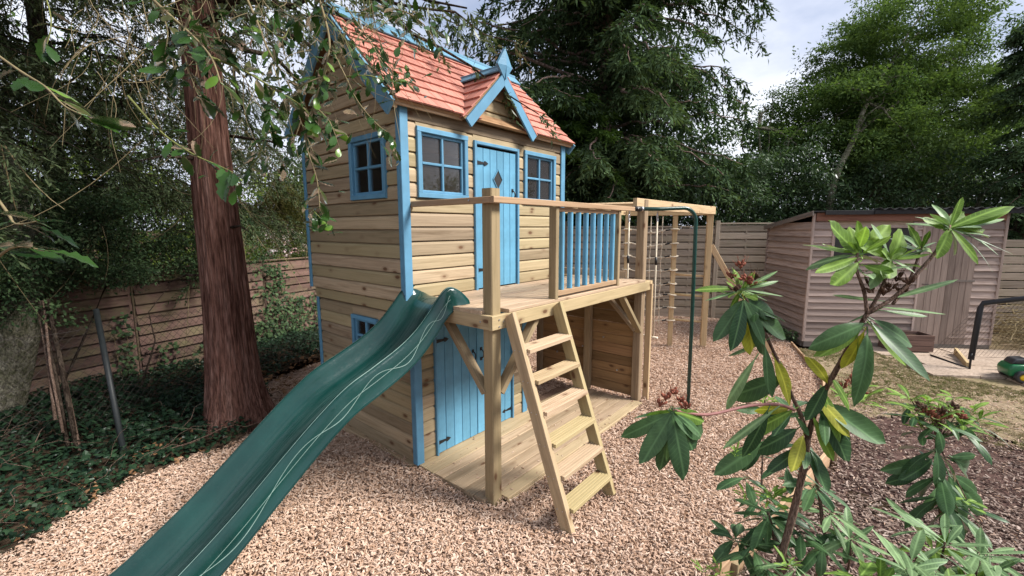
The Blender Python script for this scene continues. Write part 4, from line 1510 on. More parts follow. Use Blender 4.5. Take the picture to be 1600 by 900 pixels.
for k in range(6):
    zt = .155 + k * .2125
    s = (zt - LB.z) / lu.z
    c = LB + lu * s
    tw, tt = .135, .03
    prof = []
    # grooved tread: profile across the depth of the tread, grooves on top
    ng = 6
    prof = [(-tw / 2, -tt / 2), (tw / 2, -tt / 2), (tw / 2, tt / 2 - .003), (tw / 2 - .004, tt / 2)]
    for i in range(ng):
        cxx = tw / 2 - tw * (i + .5) / ng
        prof += [(cxx + .005, tt / 2), (cxx + .003, tt / 2 - .005), (cxx - .003, tt / 2 - .005), (cxx - .005, tt / 2)]
    prof += [(-tw / 2 + .004, tt / 2), (-tw / 2, tt / 2 - .003)]
    mb = MB()
    mb.prism(prof, 0, .5505)
    mb.build('tread', M_DECK if k % 2 else M_BEAM, lad, Matrix.Translation((.2298, c.y - .012, zt)))
    for xx in (.1835, .8265):
        for dy in (-.02, .025):
            mb = MB()
            sg = -1 if xx < .5 else 1
            mb.tube([(xx - sg * .001, c.y + dy, zt), (xx + sg * .0015, c.y + dy, zt)], .004, 6)
            mb.build('screw', M_STEEL, lad)

# ================================================================== fireman's pole
pole = thing('fireman_pole', 'dark green bent metal pole fixed to the deck corner post', 'pole', (2.84, -1.38, 0))
A = Vector((2.28, YD - .035, 2.283))
base_ = Vector((2.842, -1.385, -.1))
top_ = Vector((2.82, -1.37, 2.30))
dirh = (Vector((top_.x, top_.y, 2.283)) - A).normalized()
pts = [A, A + dirh * .25]
cr_ = .15
c0 = Vector((top_.x, top_.y, 2.295)) - dirh * cr_
pts.append(c0 + Vector((0, 0, .0)))
for k in range(1, 9):
    a_ = math.pi / 2 * k / 8
    pts.append(c0 + dirh * cr_ * math.sin(a_) + Vector((0, 0, -cr_ * (1 - math.cos(a_)))))
pts.append(Vector((2.835, -1.378, 1.2)))
pts.append(base_)
mb = MB()
mb.tube(pts, .0205, 14)
mb.build('bent_tube', M_GREENTUBE, pole, smooth=True)
mb = MB()
mb.tube([A - dirh * .07, A + dirh * .03], .027, 12)
mb.build('collar', M_BLACK, pole, smooth=True)
mb = MB()
mb.tube([A + dirh * .03, A + dirh * .05], .025, 12)
mb.tube([A - dirh * .03 + Vector((0, -.03, 0)), A - dirh * .03 + Vector((0, .03, 0))], .008, 8)
mb.build('fixing_ring', M_STEEL, pole, smooth=True)

# ================================================================== climbing frame, cargo net, swing
cf = thing('monkey_bars', 'timber monkey bar frame with three posts and rung ladder', 'climbing frame', (5.3, 0, 0))
PA, PB, PC = Vector((5.70, -.67, 0)), Vector((5.452, -.178, 0)), Vector((5.07, .52, 0))
rowd = (PA - PC).normalized()
for P, sz, tp in ((PA, .09, 2.44), (PB, .075, 2.30), (PC, .075, 2.30)):
    board('post', (P.x, P.y, -.05), (P.x, P.y, tp), sz, sz, M_FRAMEW, cf, up=(rowd.x, rowd.y, 0))
bA0, bA1 = Vector((2.42, -.845, 2.345)), Vector((5.73, -.72, 2.365))
board('long_beam', bA0, bA1, .125, .045, M_FRAMEW, cf)
bB0, bB1 = Vector((2.05, .50, 2.345)), Vector((5.12, .56, 2.365))
board('long_beam', bB0, bB1, .125, .045, M_FRAMEW, cf)
board('cross_beam', PA + Vector((-.02, 0, 2.34)), PC + Vector((-.02, 0, 2.34)), .10, .045, M_FRAMEW, cf)
for t in (.12, .28, .45, .62, .79):
    a_, b_ = bA0.lerp(bA1, t), bB0.lerp(bB1, t)
    mb = MB()
    mb.tube([a_ + Vector((0, .0, .02)), b_ + Vector((0, 0, .02))], .017, 10)
    mb.build('monkey_bar', M_FRAMEW, cf, smooth=True)
for z_ in (.48, .93, 1.28):
    mb = MB()
    mb.tube([PB.lerp(PA, .07) + Vector((0, 0, z_)), PB.lerp(PA, .93) + Vector((0, 0, z_ - .02))], .02, 12)
    mb.build('rung', M_FRAMEW, cf, smooth=True)
sd = Vector((.35, -.94, 0)).normalized()
board('stay', PA + sd * .04 + Vector((0, 0, 1.78)), PA + sd * 1.05 + Vector((0, 0, .02)), .09, .045, M_FRAMEW, cf, up=(0, 0, 1))
for P in (bA1, ):
    mb = MB()
    for t in (.58, .66, .74):
        c = bA0.lerp(bA1, t) + Vector((0, -.026, -.04))
        mb.box(tuple(c - Vector((.09, .003, .018))), tuple(c + Vector((.09, .0, .018))))
    mb.build('bracket_plate', M_FRAMEW, cf)

net = thing('cargo_net', 'pale rope cargo net strung between the frame posts', 'climbing net', (5.25, .2, 1))
levels = [2.06, 1.82, 1.60, 1.37, 1.13, .93, .70, .47]


def netpt(t, z_, sag=0.0):
    p = PC.lerp(PB, t)
    return Vector((p.x, p.y, z_ - sag * math.sin(math.pi * t)))


for i, z_ in enumerate(levels):
    mb = MB()
    pts = [netpt(-.07, z_ + .01)] + [netpt(t, z_ + .015 * math.sin(9 * t + i), .05) for t in np.linspace(.06, .94, 10)] + [netpt(1.07, z_ - .01)]
    mb.tube(pts, .011, 7)
    for P in (PB, PC):
        c = P + Vector((0, 0, z_ - .01))
        ring = [c + (rowd * math.cos(a_) + Vector((rowd.y, -rowd.x, 0)) * math.sin(a_)) * .068 + Vector((0, 0, .01 * math.sin(a_ + i))) for a_ in np.linspace(0, 2 * math.pi, 13)]
        mb.tube(ring, .0125, 7)
    mb.build('rope', M_ROPE, net, smooth=True)
for t in (.25, .5, .74):
    mb = MB()
    pts = [netpt(t, 2.28)] + [netpt(t + .015 * math.sin(k * 2.1), z_, .05) for k, z_ in enumerate(levels)] + [netpt(t, .36)]
    mb.tube(pts, .009, 7)
    mb.build('rope', M_ROPE, net, smooth=True)
for i, z_ in enumerate(levels):
    for t in (.86,):
        mb = MB()
        mb.tube([netpt(t - .05, z_, .04 + .0), netpt(t + .05, z_, .022)], .014, 8)
        mb.build('black_sleeve', M_BLACK, net, smooth=True)
for t in (.25, .5, .74):
    for z_ in levels:
        p = netpt(t, z_, .05)
        mb = MB()
        mb.tube([p - Vector((0, 0, .03)), p - Vector((.0, 0, .01)), p + Vector((0, 0, .012)), p + Vector((0, 0, .03))], [.010, .019, .019, .010], 7)
        mb.build('knot', M_ROPE, net, smooth=True)

swing = thing('swing', 'rope swing with steel clips hanging from the monkey bars', 'swing', (4.1, 0, 1))
sy = []
s1, s2 = at(984, 335, 5.9), at(1028, 335, 5.6)
for s in (s1, s2):
    s.z = 2.36
    mb = MB()
    mb.tube([s, s - Vector((.01, .0, .10))], .008, 6)
    mb.build('eye_bolt', M_STEEL, swing, smooth=True)
    c = s - Vector((.012, 0, .15))
    mb = MB()
    mb.tube([c + Vector((.018 * math.cos(a_), .0, .055 * math.sin(a_))) for a_ in np.linspace(0, 2 * math.pi, 15)], .0065, 7)
    mb.build('steel_clip', M_STEEL, swing, smooth=True)
    mb = MB()
    mb.tube([c - Vector((0, 0, .05)), c - Vector((.03, .02, .9)), c - Vector((.05, .03, 1.55))], .011, 7)
    mb.build('swing_rope', M_ROPE, swing, smooth=True)
    mb = MB()
    mb.tube([c - Vector((.015, .010, .50)), c - Vector((.018, .012, .60))], .017, 8)
    mb.build('rope_clamp', M_BLACK, swing, smooth=True)
a_ = s1 - Vector((.062, .03, 1.70))
b_ = s2 - Vector((.062, .03, 1.70))
mb = MB()
mb.tube([a_.lerp(b_, -.15), a_.lerp(b_, 1.15)], .018, 10)
mb.build('trapeze_bar', M_ROPE, swing, smooth=True)

# ================================================================== timber edging of the chip bed
ed = thing('timber_edging', 'low sawn timber boards edging the wood chip bed', 'edging', (2, -2.5, 0))
for (p, r_) in (((.46, -2.37), (1.75, -2.60)), ((1.76, -2.60), (2.76, -2.745)), ((2.78, -2.745), (3.76, -2.61)), ((3.78, -2.607), (4.95, -2.475)), ((4.97, -2.47), (6.02, -2.125)), ((6.04, -2.115), (6.9, -1.825))):
    board('edging_board', (*p, -.035), (*r_, -.035), .19, .03, M_RAIL, ed)
for (p) in ((.62, -2.43), (2.7, -2.775), (4.9, -2.52)):
    board('peg', (*p, -.2), (*p, .03), .04, .04, M_POST, ed, up=(0, 1, 0))

# ================================================================== fences
# left: red-brown lap panels along y = 4.7
fl = thing('lap_fence', 'red brown lap panel fence with green algae behind the redwood', 'fence', (-.3, 4.6, 0))
FD = Vector((.973, .232, 0)).normalized()
FB = Vector((-FD.y, FD.x, 0))


def fpt(s, back, z_):
    p = Vector((-.3, 4.6, 0)) + FD * s + FB * back
    return (p.x, p.y, z_)


XF0, XF1 = -6.2, 6.4
px_ = XF0
i = 0
random.seed(5)
while px_ < XF1 - .1:
    L = 1.80
    for r_ in range(11):
        zc = .02 + r_ * .137
        if px_ < -5.2 and False:
            continue
        Aa, Bb = fpt(px_ + .03, .02, zc + .07 + random.uniform(-.008, .008)), fpt(px_ + L - .03, .02, zc + .07 + random.uniform(-.008, .008))
        board('lap_board', Aa, Bb, .162, .016, M_FENCE_L, fl, up=tuple(Vector((0, 0, 1)) + FB * .24))
    board('panel_batten', fpt(px_ + .02, .035, -.02), fpt(px_ + .02, .035, 1.55), .035, .03, M_FENCE_L, fl, up=tuple(FD))
    board('panel_batten', fpt(px_ + L - .02, .035, -.02), fpt(px_ + L - .02, .035, 1.55), .035, .03, M_FENCE_L, fl, up=tuple(FD))
    board('capping', fpt(px_, .015, 1.562), fpt(px_ + L - .01, .015, 1.562), .025, .05, M_FENCE_L, fl)
    px_ += L
    i += 1

# chain link fence in front of it: post and wires
cl = thing('chain_link_fence', 'old rusty chain link fence with a dark metal post', 'fence', (-1.6, 2.4, 0))
ptop, pbot = at(150, 484, 4.35), at(190, 690, 3.98)
mb = MB()
mb.tube([pbot - (ptop - pbot) * .1, ptop], .024, 12)
mb.build('post', plain('dark_painted_post', (0.016, 0.02, 0.021), rough=0.55), cl, smooth=True)
cl0 = Vector((ptop.x, ptop.y, 0))
cdir = Vector((1.0, .36, 0)).normalized()
cback = Vector((-1.0, -.10, 0)).normalized()
mb = MB()


def wirept(s, z_):
    d_ = cdir if s >= 0 else cback
    p = cl0 + d_ * abs(s)
    return Vector((p.x, p.y + .02 * math.sin(3 * s + 2 * z_), z_ + .015 * math.sin(5 * s)))


def thin(mb, P, Q, w_):
    d_ = (Q - P).normalized()
    a_ = d_.cross(Vector((.3, .9, .2))).normalized() * w_
    b_ = d_.cross(a_).normalized() * w_
    mb.add([P + a_, P - a_ * .5 + b_ * .87, P - a_ * .5 - b_ * .87, Q + a_, Q - a_ * .5 + b_ * .87, Q - a_ * .5 - b_ * .87], [(0, 1, 4, 3), (1, 2, 5, 4), (2, 0, 3, 5)])


CLH, cell = 1.12, .075
for k in range(-44, 40):
    for dirn in (-1, 1):
        s = k * cell
        zz = .12
        while zz < CLH:
            P = wirept(s, zz)
            s2_ = s + dirn * cell / 2
            thin(mb, P, wirept(s2_, zz + cell / 2 * 1.1), .0017)
            s, zz = s2_, zz + cell / 2 * 1.1
for zz in (.15, .65, CLH):
    for k in range(-40, 36):
        thin(mb, wirept(k * .09, zz), wirept((k + 1) * .09, zz), .002)
o = mb.build('wire_mesh', plain('rusty_wire', (0.035, 0.026, 0.022), rough=0.8), cl)
o['kind'] = 'stuff'

# back right: grey-brown slatted panels on the line of the shed's back wall
fr_ = thing('slatted_fence', 'grey brown double slatted fence behind the climbing frame', 'fence', (8.6, 0, 0))
F0 = Vector((8.63, 0, 0))
s_edges = [-5.2, -3.5, -1.75, -.03, 1.80]
for i in range(len(s_edges) - 1):
    s0, s1_ = s_edges[i], s_edges[i + 1]
    hgt = 2.10 if i < 3 else 2.17
    A, B = F0 + D_F * (s0 + .05), F0 + D_F * (s1_ - .05)
    nrow = 12
    pitch = (hgt - .08) / nrow
    for r_ in range(nrow):
        zc = .06 + pitch * (r_ + .5)
        board('slat', A + Vector((0, 0, zc)) - D_S * .025, B + Vector((0, 0, zc)) - D_S * .025, pitch - .036, .016, M_FENCE_R, fr_)
    for r_ in range(nrow - 1):
        zc = .06 + pitch * (r_ + 1)
        board('rear_slat', A + Vector((0, 0, zc)) + D_S * .008, B + Vector((0, 0, zc)) + D_S * .008, .075, .012, M_FENCE_R, fr_)
    for t in (.02, .34, .66, .98):
        C = A.lerp(B, t)
        board('upright', C + Vector((0, 0, .02)) - D_S * .008, C + Vector((0, 0, hgt - .02)) - D_S * .008, .035, .018, M_FENCE_R, fr_, up=tuple(D_F))
        if .1 < t < .9:
            for r_ in range(0, nrow, 1):
                zc = .06 + pitch * (r_ + 1)
                if r_ < nrow - 1:
                    board('tie', C + Vector((0, 0, zc - .03)) - D_S * .0335, C + Vector((0, 0, zc + .03)) - D_S * .0335, .03, .006, M_FENCE_R, fr_, up=tuple(D_F))
    board('capping', A - D_F * .04 + Vector((0, 0, hgt)) - D_S * .01, B + D_F * .04 + Vector((0, 0, hgt)) - D_S * .01, .035, .07, M_FENCE_R, fr_)
    board('gravel_board', A + Vector((0, 0, .02)) - D_S * .02, B + Vector((0, 0, .02)) - D_S * .02, .16, .02, M_FENCE_R, fr_)
for s in s_edges:
    C = F0 + D_F * s
    board('post', C + Vector((0, 0, -.1)) - D_S * .03, C + Vector((0, 0, 2.24)) - D_S * .03, .09, .09, M_FENCE_R, fr_, up=tuple(D_F))
# to the right of the shed
f2 = thing('dark_fence', 'shaded slatted fence to the right of the shed', 'fence', (10.2, -5.6, 0))
SH0 = Vector((7.22, -1.96, 0))
A = SH0 + D_F * 3.2 + D_S * 1.5
B = A + D_F * 3.6
for r_ in range(11):
    zc = .1 + r_ * .165
    board('slat', A + Vector((0, 0, zc)), B + Vector((0, 0, zc)), .145, .014, M_FENCE_R, f2)
for t in (0.0, .5, 1.0):
    C = A.lerp(B, t) + D_S * .05
    board('post', C + Vector((0, 0, -.1)), C + Vector((0, 0, 1.9)), .09, .09, M_FENCE_R, f2, up=tuple(D_F))

# ================================================================== shed
shed = thing('garden_shed', 'faded mauve lapboard shed with plank door and window', 'shed', tuple(SH0))
SW, SD = 3.04, 1.64
HF, HB = 2.34, 2.10          # front and back wall height
pitch = .118


def lap(A, B, w_=.138, mat=M_SHED, tilt=.24, c0=0.0, c1=0.0):
    M, L = frame_M(A, B)
    Yo = M.col[1].xyz
    return board('lap_board', A, B, w_, .014, mat, shed, up=tuple(Vector((0, 0, 1)) + Yo * tilt), ch=.002)


SHWIN = (.36, 1.62, 1.58, 2.07)
SHDOOR = (1.80, 2.64, 0.0, 2.10)
r_ = 0
random.seed(3)
while True:
    zc = .10 + pitch * r_
    if zc > HF - .14:
        break
    segs = [(0.02, SW - .02)]
    for (a, b, c, d) in (SHWIN, SHDOOR):
        new = []
        for (s0, s1_) in segs:
            if zc + .05 < c or zc - .05 > d or b < s0 or a > s1_:
                new.append((s0, s1_))
            else:
                if a > s0:
                    new.append((s0, a))
                if b < s1_:
                    new.append((b, s1_))
        segs = new
    for (s0, s1_) in segs:
        j0, j1 = random.uniform(-.006, .006), random.uniform(-.006, .006)
        lap(SH0 + D_F * s0 + Vector((0, 0, zc + j0)), SH0 + D_F * s1_ + Vector((0, 0, zc + j1)))
    # side wall, following the falling roof line
    top = HB + (HF - HB)
    e = SD if zc < HB - .07 else SD * max(0.0, (HF - .02 - zc) / (HF - HB))
    if e > .1:
        j0, j1 = random.uniform(-.012, .012), random.uniform(-.012, .012)
        lap(SH0 + D_S * e + Vector((0, 0, zc + j0)), SH0 + D_S * .01 + Vector((0, 0, zc + j1)))
    r_ += 1
for (A, B) in ((SH0 + D_F * .03 + D_S * .03, SH0 + D_F * (SW - .03) + D_S * .03), (SH0 + D_S * (SD - .03) + D_F * .03, SH0 + D_S * .03 + D_F * .03),
               (SH0 + D_F * (SW - .03) + D_S * .03, SH0 + D_F * (SW - .03) + D_S * (SD - .03)), (SH0 + D_F * .03 + D_S * SD, SH0 + D_F * SW + D_S * SD)):
    if A == SH0 + D_F * .03 + D_S * .03:
        # front lining with holes
        Mx = Matrix(((D_F.x, D_S.x, 0, A.x), (D_F.y, D_S.y, 0, A.y), (0, 0, 1, 0), (0, 0, 0, 1)))
        mb = MB()
        for (a, b, c, d) in ((0, .30, .03, HF - .06), (.30, 1.60, .03, 1.56), (.30, 1.60, 2.09, HF - .06), (1.60, 1.80, .03, HF - .06), (1.80, SW - .08, 2.08, HF - .03), (2.62, SW - .08, .03, 2.12)):
            mb.box((a, 0, c), (b, .012, d))
        mb.build('wall_lining', M_LINING, shed, Mx)
    else:
        board('wall_lining', A + Vector((0, 0, HB / 2)), B + Vector((0, 0, HB / 2)), HB - .06, .012, M_LINING, shed)
for (P, h_) in ((SH0 - D_S * .012 - D_F * .008, HF - .02), (SH0 + D_F * (SW + .0) - D_S * .012, HF - .02), (SH0 + D_S * SD - D_F * .012, HB - .02)):
    board('corner_batten', P + Vector((0, 0, .03)), P + Vector((0, 0, h_)), .045, .03, M_SHED, shed, up=tuple(D_F))
board('top_board', SH0 + D_F * .03 - D_S * .016 + Vector((0, 0, HF - .08)), SH0 + D_F * (SW - .03) - D_S * .016 + Vector((0, 0, HF - .08)), .145, .02, M_SHEDTOP, shed)
board('floor_bearer', SH0 + D_F * .0 - D_S * .0 + Vector((0, 0, -.02)), SH0 + D_F * SW + Vector((0, 0, -.02)), .10, .05, M_GREYW, shed)
board('floor_bearer', SH0 + D_S * SD + Vector((0, 0, -.02)), SH0 + D_S * .03 + Vector((0, 0, -.02)), .10, .05, M_GREYW, shed)
# door
sd_o = bpy.data.objects.new('shed_door', None)
sd_o.empty_display_size = .1
a, b, c, d = SHDOOR
put(sd_o, shed, Matrix.Translation(SH0 + D_F * (a + b) / 2))
npk = 8
for k in range(npk):
    s = a + (b - a) * (k + .5) / npk
    P = SH0 + D_F * s - D_S * .015
    board('plank', P + Vector((0, 0, .035)), P + Vector((0, 0, d - .01)), (b - a) / npk - .004, .018, M_SHEDDOOR, sd_o, up=tuple(D_F), ch=.003)
for zz in (.16, 1.16, 1.93):
    P0 = SH0 + D_F * (b - .27) - D_S * .030 + Vector((0, 0, zz))
    board('strap_hinge', P0, P0 + D_F * .29, .03, .006, M_GREYW if zz > .5 else M_SHEDDOOR, sd_o)
mb = MB()
P0 = SH0 + D_F * (a + .04) - D_S * .03 + Vector((0, 0, 1.1))
mb.tube([P0, P0 - D_S * .03, P0 - D_S * .03 + D_F * .08, P0 + D_F * .08], .006, 8)
mb.build('bolt', M_BLACK, sd_o)
board('door_jamb', SH0 + D_F * (a - .02) - D_S * .016 + Vector((0, 0, .03)), SH0 + D_F * (a - .02) - D_S * .016 + Vector((0, 0, d)), .04, .02, M_SHED, shed, up=tuple(D_F))
# window
a, b, c, d = SHWIN
sw_o = bpy.data.objects.new('shed_window', None)
sw_o.empty_display_size = .1
put(sw_o, shed, Matrix.Translation(SH0 + D_F * (a + b) / 2 + Vector((0, 0, c))))
for (A, B, upv) in ((SH0 + D_F * a + Vector((0, 0, c)), SH0 + D_F * (b + .68) + Vector((0, 0, c)), (0, 0, 1)), (SH0 + D_F * a + Vector((0, 0, d)), SH0 + D_F * (b + .68) + Vector((0, 0, d)), (0, 0, 1))):
    pass
for (s, ) in ((a - .02,), (b + .02,)):
    board('frame', SH0 + D_F * s - D_S * .018 + Vector((0, 0, c - .04)), SH0 + D_F * s - D_S * .018 + Vector((0, 0, d + .04)), .045, .025, M_SHED, sw_o, up=tuple(D_F))
for z_ in (c - .02, d + .02):
    board('frame', SH0 + D_F * a - D_S * .0175 + Vector((0, 0, z_)), SH0 + D_F * b - D_S * .0175 + Vector((0, 0, z_)), .042, .025, M_SHED, sw_o)
board('pane', SH0 + D_F * a + D_S * .004 + Vector((0, 0, (c + d) / 2)), SH0 + D_F * b + D_S * .004 + Vector((0, 0, (c + d) / 2)), d - c, .004, M_DARKINSIDE, sw_o, ch=.0005)
# roof: felt over boards, corrugated sheets on the right
oh = .10
Rf = [SH0 - D_F * .06 - D_S * oh + Vector((0, 0, HF + .005)), SH0 + D_F * (SW + .22) - D_S * oh + Vector((0, 0, HF + .005)),
      SH0 + D_F * (SW + .22) + D_S * (SD + .08) + Vector((0, 0, HB - .005)), SH0 - D_F * .06 + D_S * (SD + .08) + Vector((0, 0, HB - .005))]
mb = MB()
mb.add([*Rf, *[p + Vector((0, 0, .022)) for p in Rf]], [(0, 3, 2, 1), (4, 5, 6, 7), (0, 1, 5, 4), (1, 2, 6, 5), (2, 3, 7, 6), (3, 0, 4, 7)])
mb.build('roof_felt', M_FELT, shed)
board('side_fascia', Rf[3] - D_F * .012 + Vector((0, 0, -.02)), Rf[0] - D_F * .012 + Vector((0, 0, -.02)), .085, .02, M_GREYW, shed)
board('front_fascia', Rf[0] + D_F * .18 - D_S * .012 + Vector((0, 0, -.012)), Rf[0] + D_F * .95 - D_S * .012 + Vector((0, 0, -.012)), .075, .02, M_FELT, shed)
board('front_fascia', Rf[0] + D_F * .96 - D_S * .016 + Vector((0, 0, -.005)), Rf[1] - D_S * .016 + Vector((0, 0, -.005)), .075, .02, M_FELT, shed)
V, F = [], []
nx = 130
for j in range(2):
    for i in range(nx):
        s = .98 + (SW + .42 - .98) * i / (nx - 1)
        p = (Rf[0] if j == 0 else Rf[3]) + D_F * s + Vector((0, 0, .052 + .018 * math.sin(i * .78)))
        if j == 0:
            p = p - D_S * .05
        V.append(tuple(p))
for i in range(nx - 1):
    F.append((i, i + 1, nx + i + 1, nx + i))
o = put(bpy.data.objects.new('corrugated_sheet', arr_mesh('corrugated_sheet', V, F, M_FELT, smooth=True)), shed)
md = o.modifiers.new('thickness', 'SOLIDIFY')
md.thickness = .006

M_PLANT = wood('rotten_planter_timber', (0.17, 0.105, 0.085), (0.09, 0.055, 0.045), vary=0.3, green=0.0, knots=False, rough=0.9)
# planter box by the shed door
pb = thing('planter_box', 'weathered wooden planter box standing by the shed door', 'planter', tuple(SH0 + D_F * 1.45 - D_S * .3))
o_ = SH0 + D_F * 1.22 - D_S * .42 + Vector((0, 0, -.02))
for k in range(3):
    zc = .06 + k * .095
    board('side_board', o_ + Vector((0, 0, zc)), o_ + D_F * .62 + Vector((0, 0, zc)), .09, .02, M_PLANT, pb)
    board('side_board', o_ + D_S * .34 + Vector((0, 0, zc)), o_ + D_S * .34 + D_F * .62 + Vector((0, 0, zc)), .09, .02, M_PLANT, pb)
    board('end_board', o_ + D_S * .01 + Vector((0, 0, zc)), o_ + D_S * .33 + Vector((0, 0, zc)), .088, .018, M_PLANT, pb)
    board('end_board', o_ + D_F * .61 + D_S * .01 + Vector((0, 0, zc)), o_ + D_F * .61 + D_S * .33 + Vector((0, 0, zc)), .088, .018, M_PLANT, pb)
mb = MB()
Mx = Matrix(((D_F.x, D_S.x, 0, o_.x), (D_F.y, D_S.y, 0, o_.y), (0, 0, 1, o_.z), (0, 0, 0, 1)))
mb.box((.02, .02, .03), (.6, .32, .24))
mb.build('soil', M_SOIL, pb, Mx)

# football goal lying in front of the shed
gl_ = thing('football_goal', 'small black framed football goal with net', 'football goal', (7, -4.2, 0))
g0 = at(1514, 582, 6.55)
g0.z = -.04
g1 = at(1521, 545, 6.55)
g2 = at(1533, 474, 6.5)
g3 = at(1620, 464, 6.1)
mb = MB()
mb.tube([at(1517, 562, 6.52), g2 + (g1 - g2) * .12, g2 + (g3 - g2) * .04, g3, g3 + (g3 - g2) * .7], .036, 12)
mb.build('padded_frame', plain('black_foam_padding', (0.014, 0.015, 0.02), rough=0.6), gl_, smooth=True)
mb = MB()
mb.tube([at(1518, 552, 6.5), g0], .014, 8)
e1 = at(1600, 590, 6.45)
e1.z = -.02
e2 = e1 + (e1 - g0) * .8
mb.tube([g0, e1, e2], .018, 8)
mb.tube([g0 + Vector((.02, 0, .02)), g0 + D_S * .7 + Vector((0, 0, .03))], .014, 8)
mb.build('base_bar', M_BLACK, gl_, smooth=True)
mb = MB()
bk = D_S * .75
for i in range(22):
    t = i / 21
    Pt = g2.lerp(g3 + (g3 - g2) * .7, t)
    Pb = g0.lerp(e2, t) + bk
    thin(mb, Pt, Pb, .0015)
for j in range(1, 14):
    t = j / 14
    prev = None
    for i in range(12):
        u_ = i / 11
        P = g2.lerp(g3 + (g3 - g2) * .7, u_).lerp(g0.lerp(e2, u_) + bk, t)
        if prev is not None:
            thin(mb, prev, P, .0015)
        prev = P
o = mb.build('net', M_BLACK, gl_)
o['kind'] = 'stuff'
pl_ = thing('timber_offcut', 'pale sawn plank lying on the slabs beside the goal', 'plank', tuple(at(1502, 560, 6.9)))
A, B = at(1494, 541, 7.3), at(1511, 580, 6.62)
A.z, B.z = .03, .0
board('plank', A, B, .11, .04, M_FRAMEW, pl_)

# toy ride-on mower at the right edge
mw = thing('toy_mower', 'green toy ride on mower with yellow wheel hubs', 'toy', (7.1, -4.6, 0))
M_MG = plain('green_toy_plastic', (0.012, 0.14, 0.05), rough=0.3)
M_MY = plain('yellow_toy_plastic', (0.75, 0.5, 0.02), rough=0.35)
M_MK = plain('dark_grey_toy_plastic', (0.03, 0.03, 0.034), rough=0.4)
mo = at(1601, 588, 5.95)
mo.z = -.04
ax = (c_r * .92 - Vector((c_f.x, c_f.y, 0)) * .38).normalized()
ax.z = 0
ax.normalize()
ay = Vector((0, 0, 1)).cross(ax)
MMW = Matrix(((ax.x, ay.x, 0, mo.x), (ax.y, ay.y, 0, mo.y), (0, 0, 1, mo.z), (0, 0, 0, 1)))


def rprism(name, poly, y0, y1, mat, bev=.02):
    mb = MB()
    n = len(poly)
    mb.add([(x_, y0, z_) for x_, z_ in poly] + [(x_, y1, z_) for x_, z_ in poly], [tuple(range(n)), tuple(range(n, 2 * n))[::-1]] + [(i, n + i, n + (i + 1) % n, (i + 1) % n) for i in range(n)])
    o = mb.build(name, mat, mw, MMW, smooth=True)
    bv = o.modifiers.new('round', 'BEVEL')
    bv.width = bev
    bv.segments = 3
    return o


rprism('body', [(-.12, .07), (.50, .07), (.56, .12), (.56, .2), (.42, .24), (.1, .22), (.02, .25), (-.10, .24), (-.14, .17)], .06, .34, M_MG, .03)
rprism('bonnet', [(-.10, .24), (.10, .24), (.13, .30), (.06, .33), (-.06, .31)], .10, .30, M_MK, .02)
rprism('seat', [(.24, .235), (.46, .24), (.50, .42), (.45, .42), (.42, .285), (.25, .275)], .10, .30, M_MY, .015)
mb = MB()
mb.tube([(.10, .2, .30), (.14, .2, .42)], .012, 8)
mb.build('steering_column', M_MK, mw, MMW, smooth=True)
mb = MB()
c = Vector((.145, .2, .425))
mb.tube([c + Vector((.055 * math.cos(a_), .08 * math.sin(a_), .035 * math.cos(a_))) for a_ in np.linspace(0, 2 * math.pi, 19)], .009, 8)
mb.tube([c - Vector((0, .075, 0)), c + Vector((0, .075, 0))], .007, 6)
mb.build('steering_wheel', M_MK, mw, MMW, smooth=True)
for (wx, wy, wr) in ((0, .03, .085), (0, .37, .085), (.44, .02, .11), (.44, .38, .11)):
    wh = bpy.data.objects.new('wheel', None)
    put(wh, mw, MMW @ Matrix.Translation((wx, wy, wr)))
    mb = MB()
    prof = [(.55, -.035), (.9, -.04), (1, -.025), (1, .025), (.9, .04), (.55, .035)]
    n = 20
    vs, fs = [], []
    for k in range(n):
        a_ = 2 * math.pi * k / n
        vs += [(wx + math.cos(a_) * wr * p, wy + q_, wr + math.sin(a_) * wr * p) for p, q_ in prof]
    m_ = len(prof)
    for k in range(n):
        for j in range(m_):
            fs.append((k * m_ + j, k * m_ + (j + 1) % m_, ((k + 1) % n) * m_ + (j + 1) % m_, ((k + 1) % n) * m_ + j))
    mb.add(vs, fs)
    mb.build('tyre', M_MK, wh, MMW, smooth=True)
    mb = MB()
    mb.tube([(wx, wy - .036, wr), (wx, wy - .02, wr), (wx, wy + .036, wr)], [wr * .25, wr * .56, wr * .56], 14)
    mb.build('hub', M_MY, wh, MMW, smooth=True)

# ================================================================== trees and plants
def pnoise(P, s, seed=0.0):
    return np.array([mnoise.noise((p[0] * s + seed, p[1] * s + seed * 1.7, p[2] * s - seed)) for p in P])


